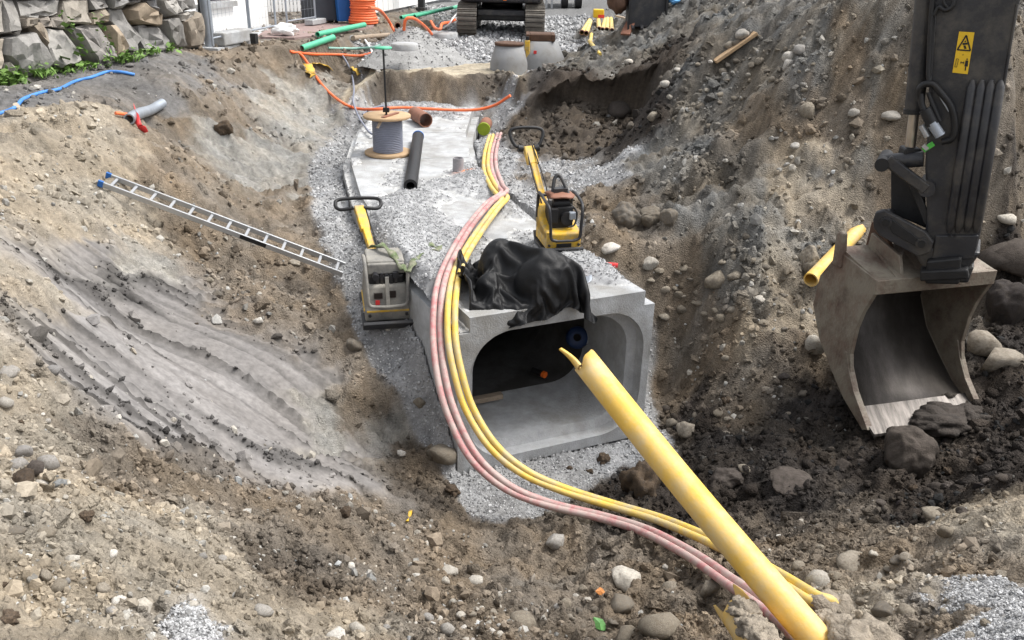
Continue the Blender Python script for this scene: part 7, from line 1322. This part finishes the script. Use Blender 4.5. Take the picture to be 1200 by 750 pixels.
# boards on the right spoil heap
def board(label, a, b, w, th, m_, px2=None): o = MB().beam((0, 0, 0), b-a, w, th).build('board', m_, bevel=.005); o.location = V(a); return tag(o, label, 'board', 'loose boards on the spoil heap')
board('weathered grey board lying on the dark gravel slope of the spoil heap', GS(837,77,.06), GS(885,45,.08), .15, .05, M_WOOD)
board('orange brown plank propped beside the small digger bucket', GS(732,46,.1), GS(746,26,.3), .22, .05, M_TERRA)
board('narrow pale lath at the crest of the spoil heap by the yellow pipe ends', GS(722,22,.1), GS(737,28,.1), .12, .04, M_WOODG)
# yellow pipe ends in a stack, hard hat style box, stakes
t = empty('pipe_bundle', 'bundle of short yellow pipes with brown ends on the roadside', 'pipe bundle', at(700, 36, 2.75))
for k, (a, b, c_, d) in enumerate(((682,38,691,24),(687,39,692,25),(702,34,701,22),(706,35,709,23),(711,35,712,22),(717,36,716,22))):
    p, q = at(a, b, 2.8)-t.location, at(c_, d, 2.8)-t.location; MB().tube([p, q], .065, 12, True, .8).build('tube', M_YEL, t); u = (q-p)/np.linalg.norm(q-p); MB().tube([p-u*.04, p+u*.10], .07, 12, True, .8).build('end_ring', M_TERRA, t)
c = at(701, 21, 2.85); t = empty('yellow_case', 'yellow and red case standing behind the yellow pipe bundle', 'case', c); MB().box((0, 0, .14), (.34, .3, .26)).build('case', M_SIGN, t, .03); MB().box((.08, -.16, .06), (.2, .02, .1)).build('red_panel', M_REDP, t)
cable('marker_stake', 'bent yellow stake with a pink tape on the edge of the road', 'stake', [GS(703,66,.04), GS(691,52,.06), at(692,48,2.75), at(693,40,2.85)], .045, M_YEL)
c = at(617, 82, 2.35); t = empty('laser_level', 'small yellow levelling instrument between the two manhole cones', 'instrument', c)
MB().box((0, 0, .55), (.12, .11, .22)).build('body', M_MYEL, t, .02); MB().box((0.02, 0, .3), (.10, .09, .3)).build('leg', M_MYEL, t, .02); MB().cyl((0, 0, .66), (0, 0, .74), .04, 12).build('head', M_BLACK, t)
MB().tube(spline([(-.02, .0, .72), (-.10, 0, .80), (-.14, 0, .66), (-.10, 0, .55)], 5), .012, 6).build('carry_handle', M_BLACK, t)
# inside the culvert
def incul(px, py, z): return at(px, py, z)
o = MB().beam((0, 0, 0), incul(588, 463, .30)-incul(552, 470, .30), .08, .06).build('timber', M_WOODG); o.location = V(incul(552, 470, .30)); tag(o, 'grey timber lying across the floor inside the culvert', 'timber')
c = incul(636, 441, .30); t = empty('spray_can', 'small dark can with an orange cap on the culvert floor', 'can', c); MB().cyl((-.12, .10, .03), (0, 0, .03), .04, 14).build('can', M_BLACK, t); MB().cyl((0, 0, .03), (.03, -.025, .03), .042, 14).build('cap', M_ORP, t)
c = incul(676, 396, .75); t = empty('blue_hose_roll', 'dark blue hose roll against the inner right wall of the culvert', 'hose roll', c)
MB().lathe((0, 0, 0), [(.05, 0), (.12, 0), (.14, .05), (.12, .10), (.05, .10)], 20, Matrix.Rotation(rad(60), 3, 'X')).build('roll', mat('navy_hose', (.012, .03, .09), .5), t)
pipe_piece('outlet_pipe', 'short pale pipe end poking from the inner right culvert wall', 'pipe piece', incul(699, 403, .72), incul(688, 399, .74), .05, M_GALV, .7)

# ------------------------------------------------------------------ machines on the far roadway
c = at(588, 36, 2.56); t = empty('digger', 'tracked digger parked on crushed stone beyond the trench, seen by its tracks', 'digger', c)
def crawler(x, w):
    m = MB(); L, Hh = 3.2, .78; prof = []
    for k in range(11): a = rad(90+18*k); prof.append((-L/2+Hh/2+math.cos(a)*Hh/2, Hh/2+math.sin(a)*Hh/2))
    for k in range(11): a = rad(-90+18*k); prof.append((L/2-Hh/2+math.cos(a)*Hh/2, Hh/2+math.sin(a)*Hh/2))
    P = []
    for i in range(len(prof)):
        a, b = np.array(prof[i]), np.array(prof[(i+1) % len(prof)]); l = np.linalg.norm(b-a); k = max(1, round(l/.12)); P += [a+(b-a)*j/k for j in range(k)]
    par = MB().prism([(x-w/2+.06, y, z) for y, z in prof], (w-.12, 0, 0)).build('track', M_STEEL_D, t)
    n = len(P)
    for i in range(n):
        a, b = P[i], P[(i+1) % n]; d = (b-a); l = np.linalg.norm(d); d /= l; nn = np.array([d[1], -d[0]]); c_ = (a+b)/2+nn*.02
        X = Vector((1, 0, 0)); Yv = Vector((0, d[0], d[1])); Zv = Vector((0, nn[0], nn[1])); Mx = Matrix((X, Yv, Zv)).transposed()
        m.box((x, c_[0], c_[1]), (w, l*.86, .05), Mx); m.box((x, c_[0]+nn[0]*.035, c_[1]+nn[1]*.035), (w*.96, .025, .04), Mx)
    m.build('track_shoes', mat('track_steel', (.16, .145, .125), .6, .4, .3, 6, .2) if x < 0 else bpy.data.materials['track_steel'], par)
    for k in range(5): MB().cyl((x-w/2-.01, -1.05+.52*k, .26), (x+w/2+.01, -1.05+.52*k, .26), .14, 14).build('roller', M_BLACK, par)
crawler(-.98, .56); crawler(.98, .56)
MB().box((0, 0, .52), (1.5, 1.7, .34)).build('undercarriage', M_STEEL_D, t, .05); MB().box((0, -1.1, .60), (1.4, .22, .16)).build('cross_member', M_STEEL_D, t, .03)
MB().lathe((0, 0, .70), [(.0, 0), (.62, 0), (.62, .18), (0, .18)], 28).build('slew_ring', M_BLACK, t)
body = MB().box((0, .2, 1.32), (2.4, 2.9, .9)).build('upper_body', M_STEEL_D, t, .12, 3); MB().box((0, -1.32, 1.15), (2.3, .35, .5)).build('counterweight', M_STEEL_D, body, .1, 3)
MB().box((0.1, -1.50, 1.02), (.10, .03, .12)).build('orange_reflector', M_ORP, body); MB().box((-.7, .7, 2.3), (1.0, 1.5, 1.2)).build('cab', M_DARKBOX, body, .1, 3); MB().box((-.7, -.06, 2.35), (.8, .03, .8)).build('cab_window', mat('tinted_glass', (.05, .07, .08), .1, 0, .05, 3, 0), body)
c = at(658, 10, 2.62); t = empty('truck', 'dark lorry wheels and pale steel legs beyond the parked digger', 'truck', c)
for x in (0, .55):
    w = MB().cyl((x-.02, .0, .38), (x+.24, .0, .38), .40, 24).build('wheel', M_BLACK, t); MB().cyl((x-.04, 0, .38), (x-.01, 0, .38), .2, 18).build('rim', M_GALV, w)
for x in (-.62, -.4): MB().beam((x, -.1, 0), (x, -.1, .9), .08, .08, (1, 0, 0)).build('support_leg', M_ALU, t)
MB().box((.2, 1.4, 1.35), (1.9, 3.0, 1.1)).build('body', M_DARKBOX, t, .05); MB().box((0.2, 1.4, .74), (.9, 3.0, .15)).build('chassis', M_STEEL_D, t)
# small digger bucket above the hollow
c = GS(757, 32, 0); t = empty('digger_bucket', 'muddy black digger bucket hanging at the top of the spoil heap', 'bucket', c)
m = MB(); pf_ = [(-.05, .0), (.25, .05), (.45, .3), (.48, .6), (.3, .85), (.0, .9), (.05, .6), (.02, .3)]
m.prism([(-.42, d, z) for d, z in pf_[:6]], (.84, 0, 0)); m.build('shell', M_STEEL_D, t, .02)
for x in (-.44, .40): MB().prism([(x, d-.04, z-.02) for d, z in ((-.12, -.05), (.25, .02), (.48, .3), (.52, .62), (.32, .9), (-.02, .95), (-.08, .5))], (.04, 0, 0)).build('side_plate', M_BLACK, t)
for k in range(4): MB().prism([(-.36+.21*k, -.02, .03), (-.28+.21*k, -.02, .03), (-.29+.21*k, -.2, -.04), (-.35+.21*k, -.2, -.04)], (0, 0, .04)).build('tooth', M_STEEL_D, t)
MB().beam((0, .2, .85), (-.25, .9, 2.4), .35, .3, (1, 0, 0)).build('arm', M_STEEL_D, t, .03); MB().cyl((-.3, .15, .8), (.3, .15, .8), .09, 14).build('pin', M_BLACK, t); MB().tube([(.18, .05, .9), (.1, .3, 1.7)], .03, 8).build('ram_rod', M_CHROME, t)
v, f = lump((-.62, .2, .55), .25, 95, 3, .5, (.9, .9, 1.1)); MB().add(v, f, True).build('coupler', M_RUST, t)

# ------------------------------------------------------------------ weeds at the foot of the wall
def weed(px, py, n, w, h, label, seed):
    r = np.random.default_rng(seed); c = GS(px, py, 0); v = []; f = []
    for k in range(n):
        a = r.random()*6.28; q = np.array([r.normal(0, w*.4), r.normal(0, .10), 0]); hh = h*.6*(.4+.7*r.random()); tip = q+np.array([math.cos(a)*.12, math.sin(a)*.12, hh]); s = np.array([-math.sin(a), math.cos(a), .1])*(.018+.022*r.random())
        mid = q*.4+tip*.6+np.array([0, 0, .04]); b = len(v); v += [q, mid-s, tip, mid+s]; f += [(b, b+1, b+2, b+3)]
        for j in range(2):
            o2 = mid+r.normal(0, .05, 3); d2_ = r.normal(0, .06, 3); s2 = np.cross(d2_, [0, 0, 1])*.5; b = len(v); v += [o2, o2+d2_*.5-s2, o2+d2_, o2+d2_*.5+s2]; f += [(b, b+1, b+2, b+3)]
    o = MB().add(v, f).build('weed', M_LEAF); o.location = V(c); return tag(o, label, 'weed', 'green weeds at the wall foot')
for i, (a, b, n, w, h, lb) in enumerate(((36,91,36,.3,.26,'dense green weed tuft at the wall foot near its left end'),(4,100,34,.2,.25,'green weed tuft at the wall foot by the frame edge'),(16,98,26,.2,.22,'small green weed tuft just right of the first tuft at the wall foot'),(58,89,20,.25,.16,'green weeds at the foot of the dark grey wall block'),(75,85,30,.35,.15,'long low strip of green weeds under the big grey block'),(97,80,30,.35,.14,'green weeds spreading at the foot of the pale grey block'),(150,73,34,.3,.2,'green weed clump below the tall mottled wall block'),(178,64,20,.25,.15,'green weeds below the tan block near the wall end'),(202,60,14,.2,.16,'little green weed tuft nearest the end of the wall'))):
    weed(a, b, n, w, h, lb, 50+i)
for i, (a, b, h, lb) in enumerate(((88,48,.55,'green climber hanging in the joint between the two grey blocks'),(121,38,.4,'small green plant growing in a joint high in the wall'))):
    r = np.random.default_rng(70+i); q = onplane(a, b, wA+wn3*.2, wn3); v = []; f = []
    for k in range(45):
        o2 = q+wd*r.normal(0, .09)+np.array([0, 0, r.uniform(-h/1.2, h/1.2)])+wn3*r.uniform(0, .07); o2 += wd*(-(o2[2]-q[2])*.4); d_ = r.normal(0, .05, 3); s2 = np.cross(d_, [0, .6, 1])*.5; b_ = len(v); v += [o2-q, o2-q+d_*.5-s2, o2-q+d_, o2-q+d_*.5+s2]; f += [(b_, b_+1, b_+2, b_+3)]
    o = MB().add(v, f).build('wall_plant', M_LEAF); o.location = V(q); tag(o, lb, 'plant')

# ------------------------------------------------------------------ single stones and boulders
def stone_mesh(seed, ang=.5, sub=3, amp=.3, detail=0):
    v, f = ico(sub); r = np.random.default_rng(seed); s = seed*1.37
    d = fbm(v[:, 0]*.9+s, v[:, 1]*.9+v[:, 2]*.7, seed, 3)*amp; q = v*(1+d)[:, None]
    for k in range(int(4+ang*9)):
        n = r.normal(size=3); n /= np.linalg.norm(n); h = r.uniform(.55, .9)+.25*(1-ang); o = q @ n-h; q = q-np.maximum(o, 0)[:, None]*n*(.55+.45*ang)
    if detail: q = q*(1+detail*fbm(q[:, 0]*4+s, q[:, 1]*4+q[:, 2]*3, seed+5, 4))[:, None]
    q /= np.abs(q).max(0); return np_mesh('stone', q, f, True)
MR = [stone_mesh(500+i, .8, 3, .55, .06) for i in range(6)]; MA = [stone_mesh(520+i, .95, 2, .45) for i in range(8)]; MH = [stone_mesh(540+i, .65, 5, .4, .10) for i in range(4)]; MC = [stone_mesh(560+i, .2, 4, .8, .35) for i in range(5)]
SETS = {'r': (MR, M_ROCK), 'a': (MA, M_ROCK), 'w': (MA, M_ROCKL), 'p': (MR, M_ROCKL), 'd': (MH, M_ROCKD), 'b': (MH, M_ROCK), 'c': (MC, M_CLOD), 'k': (MA, M_ROCKD)}
_slot = {}
for key, (ms, mt) in SETS.items():
    lst = []
    for me in ms:
        c = me.copy(); c.name = 'stone'; c.materials.clear(); c.materials.append(mt); lst.append(c)
    _slot[key] = lst
rst = np.random.default_rng(99)
def stone(px, py, w, h, kind, label, name='stone', group=None, sink=.3, g=None):
    q = GS(px, py+h*.25) if g is None else g; dist = float((q-CAM) @ FW); a = w*dist/FPX/2; b = h*dist/FPX/2
    o = link(name, _slot[kind][int(rst.integers(0, len(_slot[kind])))]); vy = a*rst.uniform(.75, 1.0); vz = max(b*1.0, a*.35)
    o.scale = (a, vy, vz); o.location = (q[0], q[1], q[2]+vz*(1-2*sink)*.6); o.rotation_euler = (rst.normal(0, .12), rst.normal(0, .12), rst.uniform(-.5, .5)+(math.pi if rst.random() < .5 else 0))
    return tag(o, label, 'clod' if kind == 'c' else ('boulder' if w > 34 else 'stone'), group)
S = """1060,520,70,66,d,big rounded dark boulder lying against the bucket cutting edge
1178,352,64,58,d,large wet brown boulder right of the bucket
1150,400,42,34,a,jagged pale rock below the large wet boulder right of the bucket
1172,420,46,30,a,broken rock with pale edges, lowest right of the bucket
1190,300,74,50,k,shiny black wet rock mass behind the excavator arm
1165,300,44,44,k,black wet rock standing directly behind the arm foot
955,402,27,28,w,angular white grey block against the left side of the bucket
733,251,40,34,b,large brown boulder, leftmost of the boulders on the right slope
762,252,26,26,b,medium boulder, middle of the trio on the right slope
784,253,24,24,b,smaller grey boulder at the right end of the boulder trio
714,289,27,15,p,flat white stone on bare earth right of the culvert
761,307,22,15,p,rounded pale stone beside the flat white stone
837,326,26,24,r,upright tan stone on the slope right of the culvert
860,322,18,12,r,flat brown stone right of the upright tan stone
803,501,26,24,r,rounded stone on gravel at the right foot of the culvert
786,494,16,14,r,small stone left of the rounded stone at the culvert foot
748,552,58,56,c,big black earth clod under the thick yellow pipe
708,536,18,14,c,lone dark earth lump on the pale gravel before the culvert
691,552,10,8,c,little dark crumb on the gravel before the culvert
668,548,8,7,c,tiny dark crumb nearest the culvert sill
850,558,44,28,d,brown rounded boulder just right of the thick yellow pipe
930,562,58,20,d,flat wet brown boulder half buried in the dark earth
990,545,22,14,d,small dark stone right of the flat wet boulder
872,548,18,12,a,pointed grey stone behind the brown rounded boulder
733,675,40,28,p,big smooth rounded pale stone on the near slope
725,706,32,26,a,angular grey block below the smooth pale stone
613,724,36,28,a,dark angular block at the bottom middle of the slope
772,729,52,32,a,wide flat grey slab among the stones at the bottom
735,742,34,22,a,grey rock between the green leaf and the wide slab
652,632,26,22,p,lone rounded grey stone below the red ducts
686,606,22,18,r,brown stone tucked under the red ducts
658,602,14,16,r,small upright tan stone left of the one under the ducts
830,688,26,24,a,pale crumbly block below the red ducts
785,688,20,11,a,small pale chips left of the crumbly block
955,678,30,30,w,pale square block right of the thick yellow pipe
935,662,18,16,a,grey stone between pale block and yellow pipe
1000,660,42,18,a,long flat grey stone right of the pale square block
1095,601,34,16,a,flat tan slab at the top of the near right bank
1108,620,20,18,a,brown block below the flat tan slab
1050,655,18,12,r,rounded stone in the pebbly band of the right bank
1033,712,26,22,r,rounded tan stone beside the buried yellow pipe end
1060,714,24,16,r,flat tan stone right of the rounded one by the pipe
1085,692,22,14,r,smooth stone in the middle of the right bank
1140,636,16,9,w,small bluish white chip on the right bank
520,528,40,28,a,flat grey slab wedged between clay and culvert corner
492,470,16,14,r,brown stone on the dark gravel strip left of the culvert
470,530,12,9,p,small white stone at the foot of the clay
115,464,1,1,r,x
57,539,24,18,w,angular white stone on the left edge slope
28,528,20,18,w,pale block left of the angular white stone
18,543,26,14,w,flat white stone nearest the left frame edge
42,546,22,20,k,dark rounded stone between the two white stones at left
25,560,30,24,c,dark brown clod below the white stones at left
50,566,18,10,w,pale stone under the dark rounded stone at left
8,470,18,14,w,white angular stone at the left frame edge
12,437,22,9,w,flat pale stone higher at the left frame edge
62,433,18,10,w,white crumbled stone above the orange soil streak
85,653,18,10,p,upper pale cobble of the cobble cluster
87,663,16,12,p,oval white cobble of the cobble cluster
53,672,18,15,r,grey round cobble at the left of the cobble cluster
68,684,24,15,r,large tan cobble at the bottom of the cobble cluster
78,680,10,10,p,small bright cobble in the middle of the cobble cluster
97,683,13,13,r,grey cobble right of the small bright one
119,688,20,18,r,upright tan cobble at the right of the cobble cluster
139,703,18,12,p,pale flat stone below right of the cobble cluster
131,715,16,13,p,pale angular stone nearest the bottom gravel patch
55,624,22,18,r,rounded stone above the cobble cluster
131,648,14,7,p,small flat white stone right of the cobble cluster
18,622,26,16,r,grey stone left of the rounded one above the cobbles
10,722,28,22,c,brown clod at the bottom left corner
225,707,15,10,w,white angular chip near the bottom gravel
237,649,12,10,w,small white chip on the near left slope
260,654,14,9,w,pale chip right of the small white chip
103,603,22,11,c,dark clod on the clay edge at left
522,680,13,15,p,smooth egg shaped white stone on the near slope
525,668,24,14,w,crumbled white rock above the egg shaped stone
502,722,14,14,p,round tan stone at the bottom middle heap
541,720,14,12,p,round pale stone in the white chip heap
556,680,22,10,w,flat white rock left of the brown hollow
411,662,13,8,w,lone white stone in the dark patch of the near slope
404,598,15,14,c,black crumbling clod on the near left slope
308,713,26,14,w,white rock at the left bottom edge of the slope
395,742,26,18,w,pale rock at the bottom edge left of the middle
420,735,22,18,w,white block at the bottom edge beside the pale rock
524,735,20,14,w,pale chip stone at the bottom middle
532,574,22,16,c,brown clod above the gravel corner
455,384,9,7,p,small white stone by the compactor base
345,308,18,10,r,flat stone just below the ladder
255,345,16,12,r,stone below the middle of the ladder
246,328,14,10,r,stone close under the ladder rail
415,402,20,18,r,brown stone at the bank foot left of the compactor
303,375,12,9,p,pale stone on the bank edge of the clay
280,178,1,1,r,x
262,150,26,20,c,brown clod half buried high on the left bank
870,40,18,14,w,white boulder on the spoil heap crest
863,50,14,14,r,grey stone under the white boulder on the crest
855,52,14,12,r,stone left of the two crest stones
938,58,17,13,w,pale stone, topmost of the three on the spoil heap
923,66,15,13,w,pale stone, left of the three on the spoil heap
922,75,14,14,w,pale stone, lowest of the three on the spoil heap
945,128,20,20,a,pointed grey stone standing on the right slope
1045,135,26,12,w,flat white stone near the excavator ram
1000,131,14,9,w,white stone left of the flat one near the ram
932,171,12,9,w,little white stone on the sunlit earth
1180,255,24,11,w,flat white stone right of the excavator arm
949,305,24,44,b,tall grey boulder behind the broken yellow pipe
890,350,14,10,p,small pale stone in the pebble bank
765,135,14,14,r,rounded stone at the right lip of the hollow
739,147,10,12,r,tan stone inside the hollow
725,128,30,22,k,dark rock jutting from the back of the hollow
737,72,12,7,w,flat white stone above the hollow
762,60,13,12,r,grey stone on the crest above the hollow
780,98,14,9,w,white stone right of the hollow
785,113,8,7,w,tiny white stone right of the hollow lip
1062,12,1,1,r,x"""
for ln_ in S.split('\n'):
    a, b, w, h, k, lb = ln_.split(',', 5)
    if lb == 'x': continue
    nm = 'clod' if k == 'c' else ('boulder' if int(w) > 34 else 'stone')
    g = None
    if (a, b) == ('748', '552'): g = GS(748, 575)
    if (a, b) == ('1060', '520'): g = at(1060, 540, .62)
    stone(int(a), int(b), int(w), int(h)*1.05, k, lb, nm, g=g, sink=.22)
LM = [(1060,520,'the bucket boulder'),(1175,355,'the large wet boulder right of the bucket'),(955,402,'the angular block beside the bucket'),(745,250,'the boulder trio'),(714,289,'the flat white stone'),(837,326,'the upright tan stone'),(803,501,'the rounded stone at the culvert foot'),(748,552,'the big black clod'),(850,558,'the brown rounded boulder'),(930,562,'the flat wet boulder'),(733,675,'the smooth pale stone'),(613,724,'the dark angular block'),(772,729,'the wide flat slab'),(652,632,'the lone stone below the ducts'),(830,688,'the pale crumbly block'),(955,678,'the pale square block'),(1095,601,'the flat tan slab'),(1033,712,'the buried yellow pipe end'),(1160,700,'the bottom right corner'),(520,528,'the slab at the culvert corner'),(57,539,'the white stones at left'),(78,670,'the cobble cluster'),(8,470,'the angular stone at the left edge'),(215,707,'the bottom gravel patch'),(522,680,'the egg shaped stone'),(411,662,'the lone stone in the dark patch'),(404,598,'the black crumbling clod'),(308,713,'the rock on the left bottom edge'),(400,740,'the pale rocks at the bottom'),(410,402,'the grey compactor'),(260,275,'the middle of the ladder'),(390,320,'the foot of the ladder'),(303,375,'the upper clay edge'),(863,50,'the crest stones'),(928,66,'the three pale stones'),(945,128,'the pointed grey stone'),(1045,135,'the excavator ram'),(860,62,'the weathered board'),(765,135,'the right lip of the hollow'),(780,98,'the crest above the hollow'),(985,290,'the broken yellow pipe'),(890,350,'the pebble bank'),(1000,170,'the sunlit earth'),(820,400,'the bare slope right of the mouth'),(880,470,'the dark earth'),(660,740,'the green leaf'),(703,697,'the orange leaf'),(481,606,'the yellow shred'),(900,150,'the middle of the spoil heap'),(800,180,'the gravel below the hollow')]
USED = set()
def where(px, py, skip=0):
    o = sorted(LM, key=lambda q: (q[0]-px)**2+((q[1]-py)*1.3)**2)
    def rel(q):
        dx, dy = px-q[0], py-q[1]; far_ = math.hypot(dx, dy) > 45
        v = 'below' if dy > abs(dx)*.5 else ('above' if dy < -abs(dx)*.5 else ''); h = 'right' if dx > abs(dy)*.5 else ('left' if dx < -abs(dy)*.5 else '')
        s = (v+' and '+h+' of ' if v and h else (v+' ' if v else (h+' of ' if h else 'by ')))
        return ('' if far_ else 'just ')+s+q[2]
    return o, rel
def say(px, py, w, k):
    look = {'r': 'grey brown rounded stone', 'a': 'grey brown angular stone', 'w': 'pale angular stone', 'p': 'pale smooth stone', 'c': 'brown earth clod', 'd': 'dark wet stone', 'k': 'dark jagged stone', 'b': 'knobbly brown stone'}[k]
    sz = 'tiny' if w < 8.5 else ('small' if w < 12 else ('medium' if w < 16 else 'larger')); o, rel = where(px, py)
    for q in o[:3]:
        for a in (sz+' ', ''):
            l = a+look+' '+rel(q)
            if l not in USED and len(l.split()) <= 16: USED.add(l); return l
    for q in o[:5]:
        for q2 in o[:6]:
            if q2 is q: continue
            l = look+' between '+q[2]+' and '+q2[2]
            if l not in USED and len(l.split()) <= 16: USED.add(l); return l
    return None
ZN = [ # centre x,y, spread x,y, count, kinds, group, size
 (850,335,95,55,34,'raaab','loose stones on the rubble slope right of the culvert',(8,15)),
 (1040,690,100,45,28,'raapb','stones in the pebbly bank at the bottom right',(10,19)),
 (860,90,110,55,30,'waaar','stones on the grey spoil heap',(6,12)),
 (60,600,70,110,18,'wpaac','stones on the dry slope at the left',(7,13)),
 (540,720,70,28,20,'wwpa','chip stones on the near slope',(8,14)),
 (870,470,70,60,20,'kacr','stones in the dark earth right of the culvert',(9,17)),
 (330,350,80,50,12,'arac','stones on the brown bank below the ladder',(6,12)),
 (1110,560,90,40,16,'kkdc','dark stones in the wet earth in front of the bucket',(10,22)),
 (700,720,90,30,12,'aarp','stones among the blocks at the bottom',(9,16)),
 (980,200,60,50,14,'waab','stones on the sunlit earth left of the excavator arm',(6,11))]
taken = [(float(l.split(',')[0]), float(l.split(',')[1]), float(l.split(',')[2])) for l in S.split('\n')]
for cx_, cy_, sx_, sy_, n, ks, gr, (s0_, s1_) in ZN:
    k = 0; tries = 0
    while k < n and tries < n*14:
        tries += 1; px, py = cx_+rst.normal(0, sx_*.6), cy_+rst.normal(0, sy_*.6)
        if not (4 < px < 1196 and 4 < py < 746) or any(abs(px-a)+abs(py-b) < w*.8 for a, b, w in taken): continue
        if 505 < px < 745 and py < 560: continue
        if 960 < px < 1180 and py < 505 and not (py < 240 and px < 1040): continue
        if 395 < px < 500 and py < 420: continue
        if abs(px-(675+.875*(py-415))) < 52 and py > 400: continue
        w = s0_*((s1_/s0_)**(rst.random()**1.6)); kd = ks[int(rst.integers(0, len(ks)))]; lb = say(px, py, w, kd)
        if lb is None: continue
        taken.append((px, py, w)); stone(px, py, w, w*rst.uniform(.5, .85), kd, lb, 'clod' if kd == 'c' else 'stone', group=gr, sink=.46); k += 1
